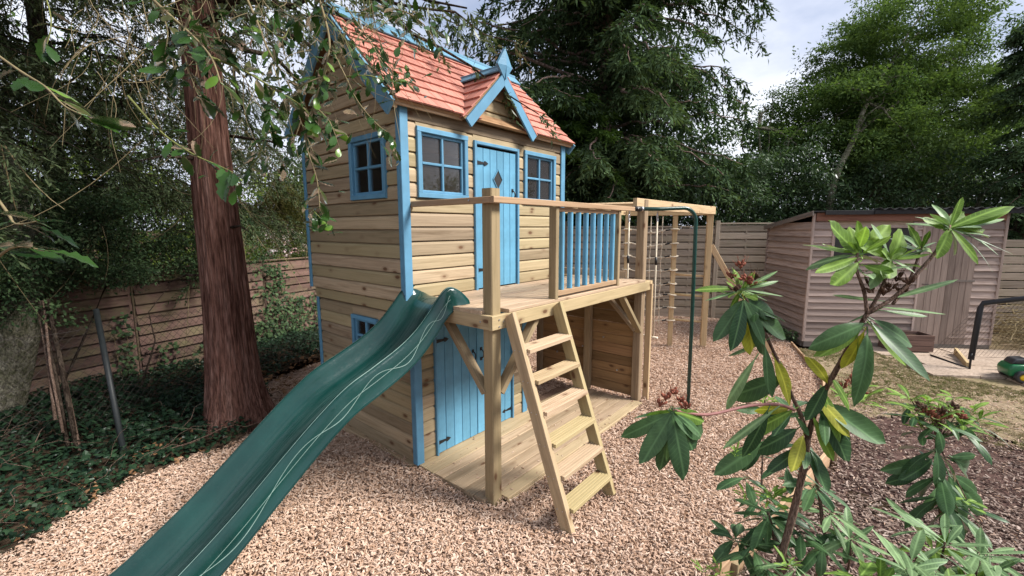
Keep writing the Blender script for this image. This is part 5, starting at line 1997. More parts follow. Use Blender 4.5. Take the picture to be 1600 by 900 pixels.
def trunk_mesh(name, pts, rad, mat, parent, nseg=40, ridge=.06, rk=5.0, vs_=.5, flare=None, sub=6):
    """tapered trunk with vertical bark ridges"""
    pts = [Vector(p) for p in pts]
    n = len(pts)
    q_ = np.linspace(0, n - 1, (n - 1) * sub + 1)
    P = np.stack([cspline(np.arange(n), np.array([p[k] for p in pts]), q_) for k in range(3)], -1)
    rr = np.interp(q_, np.arange(n), rad)
    V = []
    for i in range(len(q_)):
        for k in range(nseg):
            a_ = 2 * math.pi * k / nseg
            ca, sa = math.cos(a_), math.sin(a_)
            z_ = P[i][2]
            h_ = mnoise.noise((ca * rk, sa * rk, z_ * vs_)) * .6 + mnoise.noise((ca * rk * 2.3, sa * rk * 2.3, z_ * vs_ * 1.7 + 5)) * .5
            lob = mnoise.noise((ca * 1.3, sa * 1.3, z_ * .25 + 9)) * .10
            r_ = rr[i] * (1 + ridge * h_ + lob)
            if flare:
                r_ += flare * max(0, mnoise.noise((ca * 2.2, sa * 2.2, 3.3)) + .45) * math.exp(-max(0, z_) / .28)
            V.append((P[i][0] + ca * r_, P[i][1] + sa * r_, z_))
    F = []
    for i in range(len(q_) - 1):
        for k in range(nseg):
            F.append((i * nseg + k, i * nseg + (k + 1) % nseg, (i + 1) * nseg + (k + 1) % nseg, (i + 1) * nseg + k))
    return put(bpy.data.objects.new(name, arr_mesh(name, V, F, mat, smooth=True)), parent)


def tubes_np(polys, rads, n=4):
    """many tapered polylines (K, S, 3) with radii (K, S) as one vertex / face array"""
    polys = np.asarray(polys, dtype=np.float64)
    K, S, _ = polys.shape
    d = np.gradient(polys, axis=1)
    d = unit(d)
    ref = np.where(np.abs(d[..., 2:3]) < .9, np.array([0, 0, 1.0]), np.array([1.0, 0, 0]))
    a = unit(np.cross(d, ref))
    b = np.cross(d, a)
    ang = np.arange(n) * 2 * np.pi / n
    V = polys[:, :, None, :] + (a[:, :, None, :] * np.cos(ang)[None, None, :, None] + b[:, :, None, :] * np.sin(ang)[None, None, :, None]) * np.asarray(rads)[:, :, None, None]
    idx = np.arange(K * S * n).reshape(K, S, n)
    F = np.stack([idx[:, :-1], np.roll(idx, -1, 2)[:, :-1], np.roll(idx, -1, 2)[:, 1:], idx[:, 1:]], -1).reshape(-1, 4)
    return V.reshape(-1, 3), F


def rnd_unit(n):
    return unit(rng.normal(size=(n, 3)))


def conifer_arrays(base, z0, H, Rf, nb, ns, K, M_, blen, nl, nw, up=.12, droop=.45, hang=.9, az=None, wild=.8, zpow=1.0):
    """whorled, drooping branches with hanging sprays of needles"""
    t = rng.uniform(0, 1, nb) ** zpow
    zb = z0 + (H - z0) * t
    if az is None:
        a = np.arange(nb) * 2.39996 + rng.normal(0, .3, nb)
    else:
        a = rng.uniform(az[0], az[1], nb)
    L = np.array([Rf(v) for v in t]) * rng.uniform(.65, 1.12, nb)
    dh = np.stack([np.cos(a), np.sin(a), 0 * a], -1)
    s = np.linspace(.12, 1, ns)
    dr = droop * rng.uniform(.5, 1.4, nb)
    pos = np.array(base)[None, None] * np.array([1, 1, 0]) + dh[:, None] * (L[:, None] * s)[..., None]
    pos[..., 2] = zb[:, None] + L[:, None] * (up * s - dr[:, None] * s ** 2)
    side = np.stack([-dh[:, 1], dh[:, 0], 0 * a], -1)
    pos += np.cumsum(rng.normal(0, .045, pos.shape), 1) * L[:, None, None] * .35
    pos += side[:, None] * (rng.normal(0, .12, nb)[:, None] * L[:, None] * s ** 2)[..., None]
    limb = np.concatenate([np.concatenate([np.broadcast_to(np.array(base) * np.array([1, 1, 0]), (nb, 3))[:, None] + np.array([0, 0, 1.0]) * zb[:, None, None]], 1), pos], 1)
    sg = rng.choice([-1.0, 1.0], (nb, ns, K))
    bd = side[:, None, None] * (sg * rng.uniform(.3, 1.1, sg.shape))[..., None] + dh[:, None, None] * rng.uniform(.0, .9, sg.shape)[..., None]
    bd[..., 2] -= hang * rng.uniform(.3, 1.4, sg.shape)
    bd = unit(bd)
    bl = blen * rng.uniform(.45, 1.1, sg.shape) * (1.05 - .45 * s)[None, :, None]
    u = (np.arange(M_) + rng.uniform(0, 1, (nb, ns, K, M_))) / M_
    P = pos[:, :, None, None] + bd[..., None, :] * (bl[..., None] * u)[..., None]
    P[..., 2] -= .22 * bl[..., None] * u ** 2
    D = bd[..., None, :] + rng.normal(0, wild * .55, P.shape)
    Nn = rng.normal(0, .5, P.shape) + np.array([0, 0, 1.0])
    tint = np.clip(.12 + .25 * rng.uniform(0, 1, (nb, 1, 1, 1)) + .22 * rng.uniform(0, 1, (nb, ns, K, 1)) + .35 * u ** 2 * rng.uniform(.3, 1, u.shape) + rng.normal(0, .08, u.shape), 0, 1)
    n = tint.size
    LL = nl * rng.uniform(.6, 1.25, n)
    WW = nw * rng.uniform(.7, 1.2, n)
    V, F = leaf_cards(P.reshape(-1, 3), D.reshape(-1, 3), Nn.reshape(-1, 3), LL, WW)
    return V, F, tint.ravel(), limb


def clump_arrays(centers, spread, per, ll, lw, flat=.45, tint0=None, dirs=None, down=.35, out_from=None):
    """leaf clumps round given centres"""
    C = np.repeat(np.asarray(centers), per, 0)
    sp = np.repeat(np.asarray(spread), per)[:, None]
    off = rng.normal(size=C.shape)
    off *= (rng.uniform(0, 1, (len(C), 1)) ** .45) / np.maximum(np.linalg.norm(off, axis=1, keepdims=True), 1e-6)
    off *= np.array([1, 1, flat])
    P = C + off * sp
    D = off * .9 + rnd_unit(len(C)) * .8
    D[:, 2] -= down
    Nn = rnd_unit(len(C)) * .75 + np.array([0, 0, 1.0])
    base = np.repeat(tint0 if tint0 is not None else rng.uniform(.1, .6, len(centers)), per)
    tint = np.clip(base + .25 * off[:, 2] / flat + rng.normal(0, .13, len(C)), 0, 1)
    V, F = leaf_cards(P, D, Nn, ll * rng.uniform(.6, 1.3, len(C)), lw * rng.uniform(.7, 1.25, len(C)))
    return V, F, tint


def join_arrays(parts):
    V, F, T = [], [], []
    o = 0
    for v, f, t in parts:
        V.append(v)
        F.append(f + o)
        T.append(t)
        o += len(v)
    return np.concatenate(V), np.concatenate(F), np.concatenate(T)


def crown(name, arrs, mat, parent):
    V, F, T = join_arrays(arrs)
    return put(bpy.data.objects.new(name, arr_mesh(name, V, F, mat, T)), parent)


def limbs_obj(name, polys, r0, mat, parent, r1=.15, n=5, kind=None):
    polys = np.asarray(polys)
    S = polys.shape[1]
    r = np.asarray(r0)
    r = np.broadcast_to(r, (len(polys),))
    rad = r[:, None] * np.linspace(1, r1, S)[None]
    V, F = tubes_np(polys, rad, n)
    o = put(bpy.data.objects.new(name, arr_mesh(name, V, F, mat, smooth=True)), parent)
    if kind:
        o['kind'] = kind
    return o


def tree(name, label, cat, loc, group=None):
    return thing(name, label, cat, loc, group)


# ---- the tall redwood on the left
rw = tree('redwood_tree', 'tall red brown trunk with furrowed bark rising from the ivy', 'tree', (-.68, 2.14, 0))
RWX, RWY = -.68, 2.16
trunk_mesh('trunk', [(RWX, RWY, -.15), (RWX, RWY, .12), (RWX, RWY, .55), (RWX + .01, RWY, 1.2), (RWX + .0, RWY, 2.2), (RWX - .01, RWY, 3.4), (RWX, RWY, 5.0), (RWX, RWY, 8), (RWX, RWY, 11)],
           [.31, .285, .24, .208, .184, .158, .14, .11, .06], M_BARK_RED, rw, nseg=150, ridge=.10, rk=8.5, vs_=.45, flare=.16, sub=10)
V, F, T, lb = conifer_arrays((RWX, RWY, 0), 3.9, 11.5, lambda t: 3.3 * (1 - .75 * t), 100, 11, 5, 9, .55, .075, .022, up=.1, droop=.35)
crown('crown', [(V, F, T)], M_YEW, rw)
limbs_obj('limb', lb, .035, M_BARK_DARK, rw)
# dead snags on the trunk
for (z_, a_, L_) in ((1.62, 2.4, .35), (2.1, -1.2, .25), (3.0, -.5, .7), (2.75, 3.4, .5)):
    d_ = Vector((math.cos(a_), math.sin(a_), -.2))
    mb = MB()
    P0 = Vector((RWX, RWY, z_)) + Vector((math.cos(a_), math.sin(a_), 0)) * .17
    mb.tube([P0, P0 + d_ * L_ * .5 + Vector((0, 0, .04)), P0 + d_ * L_], [.016, .011, .004], 6)
    mb.build('dead_branch', M_BARK_DARK, rw, smooth=True)

# ---- dark yews over the left fence: trunks stand behind it
def yew(label, base, z0, H, Rm, nb, az, seed_twigs, mat=M_YEW, K=8, M_=13, lean=(0, 0), nl=.058, nw=.018, droop=.5, zp=1.0, blen=.55):
    y_ = tree('yew_tree', label, 'tree', base)
    bx, by = base[0], base[1]
    trunk_mesh('trunk', [(bx, by, -.2), (bx + .02, by, 1.0), (bx - .03, by + .02, 2.4), (bx, by, 4), (bx, by, H)], [.19, .16, .13, .10, .03], M_BARK_DARK, y_, nseg=20, sub=4)
    V, F, T, lb = conifer_arrays((bx, by, 0), z0, H, lambda t: Rm * (1.0 - .55 * t), nb, 13, K, M_, blen, nl, nw, up=.14, droop=droop, az=az, zpow=zp)
    crown('crown', [(V, F, T)], mat, y_)
    limbs_obj('limb', lb, .017, M_BARK_DARK, y_)
    # bare hanging twigs
    k = seed_twigs
    if k:
        sel = lb[rng.integers(0, len(lb), k), rng.integers(4, lb.shape[1], k)]
        S = 7
        L_ = rng.uniform(.4, 1.3, k)
        dd = rnd_unit(k) * .6
        dd[:, 2] = -rng.uniform(.5, 1.2, k)
        cur = rnd_unit(k) * .35
        u = np.linspace(0, 1, S)
        tw = sel[:, None] + dd[:, None] * (L_[:, None] * u)[..., None] + cur[:, None] * (L_[:, None] * u ** 2)[..., None]
        tw[..., 2] += (.25 * L_[:, None] * u ** 3)
        limbs_obj('twigs', tw, rng.uniform(.003, .007, k), M_TWIG, y_, r1=.4, n=3, kind='stuff')
    return y_


yew('dark yew hanging over the fence at the far left', (-3.3, 4.6, 0), 2.4, 10.5, 3.0, 120, (-2.1, 1.0), 320, droop=.3, zp=1.35)
yew('dark yew with drooping twigs just left of the redwood', (-1.5, 5.7, 0), 2.3, 11.0, 3.0, 105, (-2.9, .2), 760, droop=.38, zp=1.35)
yew('dark yew between the redwood and the playhouse', (.45, 6.6, 0), 2.1, 10.0, 2.5, 70, (-3.1, .3), 420, K=6, zp=1.35)

# low dark shrub growing over the fence top
def hedge(name, label, cat, boxes, n, spread, per, ll, lw, mat, stemmat=None, flat=.6, seed=0.0, tint=(.1, .6), stems=0, loc=None, down=.35):
    c0 = np.array([(b[0] + b[3]) / 2 for b in boxes][:1])
    h = tree(name, label, cat, loc or ((boxes[0][0] + boxes[0][3]) / 2, (boxes[0][1] + boxes[0][4]) / 2, 0))
    P = []
    vol = np.array([(b[3] - b[0]) * (b[4] - b[1]) * (b[5] - b[2]) for b in boxes])
    for b, k in zip(boxes, np.maximum(1, (n * vol / vol.sum())).astype(int)):
        P.append(rng.uniform(b[:3], b[3:], (k, 3)))
    P = np.concatenate(P)
    nz = pnoise(P, .55, seed)
    P = P[nz > -.22]
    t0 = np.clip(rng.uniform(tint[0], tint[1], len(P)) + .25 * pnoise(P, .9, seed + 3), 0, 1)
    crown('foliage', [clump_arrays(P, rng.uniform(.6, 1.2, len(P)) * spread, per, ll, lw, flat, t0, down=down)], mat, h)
    if stems:
        k = stems
        b = boxes[0]
        r0 = np.stack([rng.uniform(b[0], b[3], k), rng.uniform(b[1], b[4], k), np.full(k, -.1)], -1)
        r1_ = P[rng.integers(0, len(P), k)]
        u = np.linspace(0, 1, 7)
        tw = r0[:, None] * (1 - u)[None, :, None] + r1_[:, None] * u[None, :, None]
        tw += rng.normal(0, .06, tw.shape)
        limbs_obj('stems', tw, rng.uniform(.012, .035, k), stemmat or M_BARK_DARK, h, kind='stuff')
    return h


hedge('cotoneaster_bush', 'dark small leaved bush spilling over the left fence top', 'bush', [(-3.2, 3.3, 1.5, -1.0, 4.6, 2.5), (-2.9, 3.1, 1.2, -1.7, 3.9, 2.0), (-1.4, 4.0, 1.45, .5, 4.9, 2.2)], 640, .22, 85, .042, .024, M_LAUREL, seed=1.3, stems=5)
hedge('sunlit_shrub', 'bright yellow green shrub in the sun beyond the left fence', 'bush', [(-5.5, 8.6, 0.5, 5.0, 10.2, 3.4)], 330, .5, 60, .12, .07, M_BRIGHT, seed=4.1, tint=(.2, .9), stems=12)
hedge('garden_hedge', 'mid green hedge further off behind the left fence', 'hedge', [(-8.0, 11, 0.0, 6.0, 12.5, 4.6)], 420, .6, 60, .13, .07, M_DECID, seed=6.1, tint=(.2, .7))
hedge('background_trees', 'dense green treetops filling the gaps behind the yews', 'trees', [(-9.0, 10.5, 3.5, 1.5, 13.0, 9.5), (-9.0, 8.0, 3.0, -4.5, 11.0, 9.0)], 520, .75, 62, .17, .085, M_DECID, seed=16.3, tint=(.05, .45), stems=10)
# drooping cypress seen between redwood and house
cy = tree('weeping_cypress', 'olive weeping cypress between the redwood and the house', 'tree', (1.75, 6.6, 0))
trunk_mesh('trunk', [(1.75, 6.6, -.1), (1.75, 6.6, 1.5), (1.75, 6.6, 3.1)], [.1, .08, .03], M_BARK_DARK, cy, nseg=14, sub=3)
V, F, T, lb = conifer_arrays((1.75, 6.6, 0), 2.2, 3.25, lambda t: .75 * (1.1 - .7 * t), 40, 8, 5, 9, .6, .07, .012, up=.2, droop=.7, hang=2.2)
crown('crown', [(V, F, T)], M_CYPRESS, cy)
# blossom beyond the fence
fb = hedge('blossom_bush', 'pink and white flowering bush low beyond the fence', 'bush', [(1.3, 6.2, 1.3, 2.5, 6.9, 1.95)], 26, .22, 50, .07, .05, M_BRIGHT, seed=8.0)
P = rng.uniform((1.2, 6.0, 1.5), (2.5, 6.5, 2.05), (34, 3))
crown('blossom', [clump_arrays(P, np.full(34, .10), 26, .05, .045, .8, rng.uniform(0, 1, 34))], M_PETAL, fb)

# ivy climbing the left fence
def vine(name, label, spots):
    v_ = tree(name, label, 'climber', tuple(fpt(spots[0][0], -.05, 0)))
    arrs, paths = [], []
    for (s_, zt_, wd_, n_) in spots:
        u = np.linspace(0, 1, 9)
        for _ in range(2):
            ss = s_ + rng.normal(0, wd_ * .5) + np.cumsum(rng.normal(0, wd_ * .25, 9))
            pth = np.array([fpt(a_, -.035, z_) for a_, z_ in zip(ss, u * zt_)])
            paths.append(pth)
        P = np.array([fpt(s_ + rng.normal(0, wd_) * (1.1 - z_ / zt_ * .5), -.03 - abs(rng.normal(0, .04)), z_) for z_ in rng.uniform(0, 1, n_) ** 1.3 * zt_])
        D = np.stack([rng.normal(0, .7, n_), rng.normal(-.3, .3, n_), rng.normal(-.7, .4, n_)], -1)
        Nn = np.stack([rng.normal(0, .4, n_), np.full(n_, -1.0), rng.normal(.4, .4, n_)], -1)
        Vv, Ff = leaf_cards(P, D, Nn, rng.uniform(.04, .075, n_), rng.uniform(.035, .06, n_), .1)
        arrs.append((Vv, Ff, rng.uniform(0, 1, n_)))
    crown('foliage', arrs, M_LAUREL, v_)
    limbs_obj('stems', np.array(paths), .006, M_TWIG, v_, kind='stuff')


vine('climbing_ivy', 'ivy climbing the left fence behind the dark post', [(-.95, 1.05, .07, 110), (-.5, .55, .14, 80), (.1, .5, .2, 90)])
vine('climbing_ivy', 'dense ivy on the fence between redwood and playhouse', [(1.15, 1.5, .2, 520), (1.55, .9, .3, 420), (2.1, 1.3, .15, 220), (.8, .6, .25, 260), (2.6, .7, .3, 200)])

# pale leaning trunk at the left edge, and cut stems beside it
pt = tree('leaning_tree', 'pale mossy smooth trunk leaning at the left edge', 'tree', tuple(at(10, 650, 4.6)))
b0 = at(-14, 668, 4.5)
trunk_mesh('trunk', [b0 - Vector((0, 0, .3)), b0, at(18, 560, 4.5), at(40, 460, 4.5), at(45, 400, 4.55), at(20, 300, 4.7), at(-10, 180, 4.9), at(-60, 20, 5.2)], [.26, .22, .175, .155, .14, .12, .10, .08], M_BARK_PALE, pt, nseg=36, ridge=.06, rk=2.5, flare=.02)
cs = tree('cut_stems', 'bunch of thin dead brown stems standing in the ivy', 'shrub', tuple(at(100, 690, 4.0)))
for (x0, y0, x1, y1, r_) in ((62, 470, 106, 690, .019), (74, 468, 118, 684, .022), (80, 500, 122, 688, .015), (60, 480, 84, 640, .014), (68, 470, 96, 660, .012)):
    mb = MB()
    A, B = at(x1, y1, 4.0), at(x0, y0, 4.25)
    A = A - Vector((0, 0, .1))
    m1 = A.lerp(B, .5) + Vector((random.uniform(-.02, .02), random.uniform(-.02, .02), 0))
    mb.tube([A, m1, B], [r_, r_ * .9, r_ * .75], 8)
    mb.build('stem', M_BARK_DARK if r_ > .0155 else M_STEM, cs, smooth=True)

# ---- trees behind the right-hand fence
ev = tree('evergreen_tree', 'huge dark evergreen with drooping sprays behind the fence', 'tree', (9.2, 3.3, 0))
trunk_mesh('trunk', [(9.2, 3.3, -.2), (9.2, 3.3, 1.5), (9.22, 3.3, 3.0), (9.2, 3.3, 5), (9.2, 3.3, 9), (9.2, 3.3, 13)], [.26, .23, .21, .19, .13, .05], M_BARK_PINK, ev, nseg=28, sub=4)
Rev = lambda t: 0.87 * (3.3 + 1.5 * math.sin(min(1, t * 1.6) * math.pi * .62)) * (1 - .62 * max(0, t - .45) / .55)
V, F, T, lb = conifer_arrays((9.2, 3.3, 0), 3.0, 13.0, Rev, 290, 15, 6, 10, .8, .16, .048, up=.12, droop=.34, hang=.9)
crown('crown', [(V, F, T)], M_FIR, ev)
limbs_obj('limb', lb, .05, M_BARK_PINK, ev)
bw = MB()
bw.tube([(9.15, 3.2, 2.7), at(975, 270, 11.4), at(1015, 255, 11.2), at(1040, 240, 11)], [.11, .09, .06, .03], 10)
bw.build('bare_branch', M_BARK_PINK, ev, smooth=True)
bw = MB()
bw.tube([at(925, 130, 11.8), at(870, 110, 11.2), at(820, 90, 10.8), at(765, 70, 10.6)], [.07, .05, .035, .015], 8)
bw.build('bare_branch', M_BARK_PINK, ev, smooth=True)
# its light green lower sprays, towards the house
V, F, T, lb = conifer_arrays((7.9, 3.5, 0), 2.3, 5.6, lambda t: 1.9 * (1.1 - .6 * t), 60, 10, 7, 11, .6, .12, .036, up=.2, droop=.3, hang=.5)
yf = tree('young_fir_tree', 'lighter green young fir right of the playhouse roof', 'tree', (7.9, 3.5, 0))
crown('crown', [(V, F, T)], M_FIRLIGHT, yf)
limbs_obj('limb', lb, .025, M_BARK_DARK, yf)
trunk_mesh('trunk', [(7.9, 3.5, -.1), (7.9, 3.5, 2.5), (7.9, 3.5, 5.8)], [.11, .09, .02], M_BARK_DARK, yf, nseg=14, sub=3)


def broadleaf(label, loc, trunk_pts, trunk_r, blobs, nclump, spread, per, ll, lw, mat, bmat, flat=.4, name='broadleaf_tree', seed=0.0, nlimb=26, tint=(.15, .65)):
    """blobs: (centre, radii) ellipsoids filled with leaf clumps, denser outside, ragged outline"""
    t_ = tree(name, label, 'tree', loc)
    trunk_mesh('trunk', trunk_pts, trunk_r, bmat, t_, nseg=16, sub=4, ridge=.04)
    C = []
    for (c, r), k in zip(blobs, [int(nclump * w_) for w_ in np.array([r[0] * r[1] * r[2] for _, r in blobs]) / sum(r[0] * r[1] * r[2] for _, r in blobs)]):
        d_ = rnd_unit(k)
        m_ = 1 + .42 * pnoise(d_, 1.6, seed)
        rad = rng.uniform(.25, 1, k) ** .5 * m_
        C.append(np.array(c) + d_ * rad[:, None] * np.array(r))
    C = np.concatenate(C)
    keep = pnoise(C, .6, seed + 2) > -.25
    C = C[keep]
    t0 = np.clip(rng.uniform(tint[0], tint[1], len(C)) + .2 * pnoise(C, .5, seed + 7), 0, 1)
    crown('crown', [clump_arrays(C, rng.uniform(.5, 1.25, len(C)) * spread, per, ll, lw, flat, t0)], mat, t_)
    tp = np.array([tuple(p) for p in trunk_pts])
    sel = C[rng.integers(0, len(C), nlimb)]
    src = tp[rng.integers(max(1, len(tp) - 3), len(tp), nlimb)]
    u = np.linspace(0, 1, 8)
    pl = src[:, None] * (1 - u)[None, :, None] + sel[:, None] * u[None, :, None]
    pl[..., 2] += .25 * np.sin(u * np.pi)[None]
    pl += rng.normal(0, .05, pl.shape) * np.sin(u * np.pi)[None, :, None]
    limbs_obj('limb', pl, rng.uniform(.02, .05, nlimb), bmat, t_, r1=.2)
    return t_


c1 = at(1405, 150, 14.5)
broadleaf('big light green broadleaf tree rising behind the shed', (c1.x, c1.y, 0),
          [at(1285, 420, 11.9), at(1302, 290, 12.0), at(1335, 215, 12.2), at(1355, 160, 12.5), at(1400, 90, 14.0)], [.10, .085, .07, .055, .02],
          [(tuple(at(1420, 95, 14.5)), (3.0, 2.4, 2.4)), (tuple(at(1310, 190, 14.0)), (2.5, 2.0, 1.6)), (tuple(at(1480, 190, 14.6)), (2.3, 2.0, 1.9)), (tuple(at(1400, 240, 14.0)), (3.8, 2.2, 1.4)), (tuple(at(1345, 115, 14.4)), (2.0, 1.8, 1.7))],
          1750, .52, 110, .105, .046, M_DECID, M_BARK_PALE, flat=.45, seed=2.2, nlimb=30)
c2 = at(1195, 225, 13.5)
broadleaf('thin grey green tree between the evergreen and the broadleaf', (c2.x, c2.y, 0), [at(1190, 430, 13.5), at(1192, 300, 13.5), at(1185, 200, 13.6)], [.07, .05, .02],
          [(tuple(at(1185, 245, 13.5)), (1.5, 1.3, 1.7)), (tuple(at(1235, 180, 14)), (1.3, 1.2, 1.0))], 120, .5, 60, .10, .04, M_DECID, M_BARK_PALE, seed=5.2, nlimb=16, name='slender_tree', tint=(.1, .45))
c3 = at(1610, 240, 10.5)
fr2 = tree('fir_tree', 'dark evergreen leaning in at the right edge', 'tree', (c3.x, c3.y, 0))
trunk_mesh('trunk', [(c3.x, c3.y, -.1), (c3.x, c3.y, 3), (c3.x, c3.y, 7)], [.14, .1, .03], M_BARK_DARK, fr2, nseg=14, sub=3)
V, F, T, lb = conifer_arrays((c3.x, c3.y, 0), 1.6, 7.0, lambda t: 1.35 * (1.1 - .6 * t), 70, 9, 6, 10, .5, .12, .034, up=.1, droop=.3, hang=.8)
crown('crown', [(V, F, T)], M_FIR, fr2)
limbs_obj('limb', lb, .03, M_BARK_DARK, fr2)
mb = MB()
mb.tube([at(1525, 330, 11.5), at(1532, 305, 11.5), at(1555, 285, 11.5), at(1585, 276, 11.5), at(1620, 250, 11.5)], [.05, .045, .04, .03, .02], 8)
mb.build('bare_branch', M_BARK_PALE, fr2, smooth=True)


def along_fence(s, back):
    p = F0 + D_F * s + D_S * back
    return p.x, p.y


def hedge_line(name, label, cat, s0, s1, b0_, b1_, z0, z1, n, spread, per, ll, lw, mat, seed, tint=(.1, .5), stems=20):
    h = tree(name, label, cat, (*along_fence((s0 + s1) / 2, (b0_ + b1_) / 2), 0))
    s = rng.uniform(s0, s1, n)
    b = rng.uniform(b0_, b1_, n)
    zz = rng.uniform(0, 1, n)
    top = z1 * (1 + .13 * np.sin(1.7 * s + seed) + .08 * np.sin(4.1 * s + seed * 2))
    P = np.stack([F0.x + D_F.x * s + D_S.x * b, F0.y + D_F.y * s + D_S.y * b, z0 + (top - z0) * zz], -1)
    P = P[pnoise(P, .8, seed) > -.3]
    t0 = np.clip(rng.uniform(tint[0], tint[1], len(P)) + .3 * pnoise(P, .7, seed + 4), 0, 1)
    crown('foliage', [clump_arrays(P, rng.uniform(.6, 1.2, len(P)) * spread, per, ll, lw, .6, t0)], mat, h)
    k = stems
    r0 = np.stack([rng.uniform(s0, s1, k), rng.uniform(b0_, b1_, k)], -1)
    r0 = np.stack([F0.x + D_F.x * r0[:, 0] + D_S.x * r0[:, 1], F0.y + D_F.y * r0[:, 0] + D_S.y * r0[:, 1], np.full(k, -.1)], -1)
    r1_ = P[rng.integers(0, len(P), k)]
    u = np.linspace(0, 1, 7)
    tw = r0[:, None] * (1 - u)[None, :, None] + r1_[:, None] * u[None, :, None] + rng.normal(0, .06, (k, 7, 3))
    limbs_obj('stems', tw, rng.uniform(.015, .04, k), M_BARK_DARK, h, kind='stuff')


hedge_line('laurel_hedge', 'dark laurel hedge right behind the slatted fence', 'hedge', -6.5, 1.6, .5, 2.2, .8, 3.7, 520, .36, 75, .12, .042, M_LAUREL, 1.1)
hedge_line('laurel_hedge', 'dark leafy hedge standing behind the shed roof', 'hedge', 1.4, 8.5, 1.9, 4.2, 1.0, 4.0, 620, .42, 75, .11, .05, M_LAUREL, 3.4, tint=(.15, .75))
hedge_line('wood_edge', 'dark trees closing the view beyond all hedges', 'wood', -16, 16, 7.5, 10.5, 0, 5.6, 1300, .9, 80, .24, .12, M_FIR, 5.6, tint=(.1, .6), stems=40)
hedge('back_hedge', 'dark hedge closing the view behind the playhouse', 'hedge', [(2.5, 7.0, 0.2, 8.0, 8.5, 3.8)], 300, .5, 70, .12, .05, M_LAUREL, seed=9.4, stems=10)
hedge('reflected_hedge', 'added green hedge out of view, reflected in the playhouse windows', 'hedge', [(-2.0, -12.5, 0.0, 16.0, -11.0, 4.6)], 420, .6, 60, .17, .09, M_DECID, seed=12.4, tint=(.1, .6), stems=8)  # unseen hedge, added for the front windows to mirror
# trailing ivy stems and fallen twigs over the ivy bank
iv = tree('trailing_stems', 'thin tan stems and twigs trailing across the ivy', 'twigs', (-1.6, 2.3, .1))
k = 75
sx0, sy0 = rng.uniform(-3.2, .6, k), rng.uniform(1.5, 4.2, k)
ok_ = in_poly(sx0, sy0, IVY_AREA)
sx0, sy0 = sx0[ok_], sy0[ok_]
k = len(sx0)
aa = rng.uniform(0, 6.28, k)
L_ = rng.uniform(.25, .9, k)
u = np.linspace(0, 1, 8)
tx = sx0[:, None] + np.cos(aa)[:, None] * L_[:, None] * u + rng.normal(0, .025, (k, 8))
ty = sy0[:, None] + np.sin(aa)[:, None] * L_[:, None] * u + rng.normal(0, .025, (k, 8))
tz = ivy_h(tx, ty) + .05 + rng.uniform(0, .06, k)[:, None] + rng.uniform(0, .14, k)[:, None] * np.sin(u * np.pi)[None]
limbs_obj('twigs', np.stack([tx, ty, tz], -1), rng.uniform(.0015, .0045, k), M_STEM, iv, r1=.5, n=4, kind='stuff')
# leaves at the foot of the shed's side wall
fs_ = tree('foot_shrub', 'low dark green plants along the shed side wall', 'plants', tuple(SH0 + D_S * .8))
P = np.array([tuple(SH0 + D_S * random.uniform(.1, 1.6) - D_F * random.uniform(.08, .35) + Vector((0, 0, random.uniform(.0, .16)))) for _ in range(60)])
crown('foliage', [clump_arrays(P, np.full(60, .12), 22, .07, .045, .6)], M_LAUREL, fs_)
# brush pile right of the shed
br = tree('brush_pile', 'heap of dry branches and cuttings right of the shed', 'brush', tuple(SH0 + D_F * 3.9))
k = 420
c = np.array(SH0 + D_F * 4.1 + D_S * .1)
st = c + np.stack([rng.normal(0, .55, k), rng.normal(0, .4, k), np.abs(rng.normal(0, .28, k))], -1)
dd = rnd_unit(k)
dd[:, 2] *= .3
L_ = rng.uniform(.3, 1.1, k)
u = np.linspace(-.5, .5, 5)
tw = st[:, None] + dd[:, None] * (L_[:, None] * u)[..., None] + rng.normal(0, .02, (k, 5, 3))
limbs_obj('twigs', tw, rng.uniform(.004, .011, k), M_TWIG, br, r1=.5, n=4, kind='stuff')


# ================================================================== foreground leaves
def leaf_mesh(name, L, W, mat, droop=.25, fold=.22, wide=.55, spiny=False, wave=0.0):
    """single leaf along +X, upper face +Z, folded along the midrib and bent"""
    st = np.linspace(0, 1, 9 if not spiny else 10)
    vs = []
    ph_ = random.uniform(0, 6.28)
    sway = random.uniform(-.10, .10)
    twist = random.uniform(-.55, .55)
    curl = random.uniform(-.4, 1.2)
    for i, t in enumerate(st):
        w_ = math.sin(math.pi * min(1, t ** (.75 if wide < .6 else .9))) ** .8 * W * .5
        w_ = W * .5 * (math.sin(math.pi * t ** wide_pow(wide))) ** .6 if 0 < t < 1 else 0.0006
        if spiny and 0 < t < 1:
            w_ *= 1.05 if i % 2 else .84
        x_ = L * t
        z_ = -droop * L * t * t
        zz = wave * W * math.sin(t * 17 + ph_)
        lift = fold * w_ + (.12 * w_ * (1 if i % 2 else -1) if spiny else 0)
        by = sway * L * t * t
        tw_ = twist * t
        row = [(w_, lift * curl + zz), (w_ * .5, lift * .42), (0, 0), (-w_ * .5, lift * .42), (-w_, lift * curl - zz)]
        vs += [(x_, by + a_ * math.cos(tw_) - b_ * math.sin(tw_), z_ + a_ * math.sin(tw_) + b_ * math.cos(tw_)) for a_, b_ in row]
    fs = []
    for i in range(len(st) - 1):
        for k in range(4):
            fs.append((i * 5 + k, i * 5 + k + 1, (i + 1) * 5 + k + 1, (i + 1) * 5 + k))
    # petiole
    b = len(vs)
    for x_ in (-.10 * L, .02 * L):
        vs += [(x_, .0016, .0012), (x_, -.0016, .0012), (x_, 0, -.0016)]
    fs += [(b, b + 1, b + 4, b + 3), (b + 1, b + 2, b + 5, b + 4), (b + 2, b, b + 3, b + 5)]
    mb = MB()
    mb.add(vs, fs)
    return mb.mesh(name, mat, smooth=True)


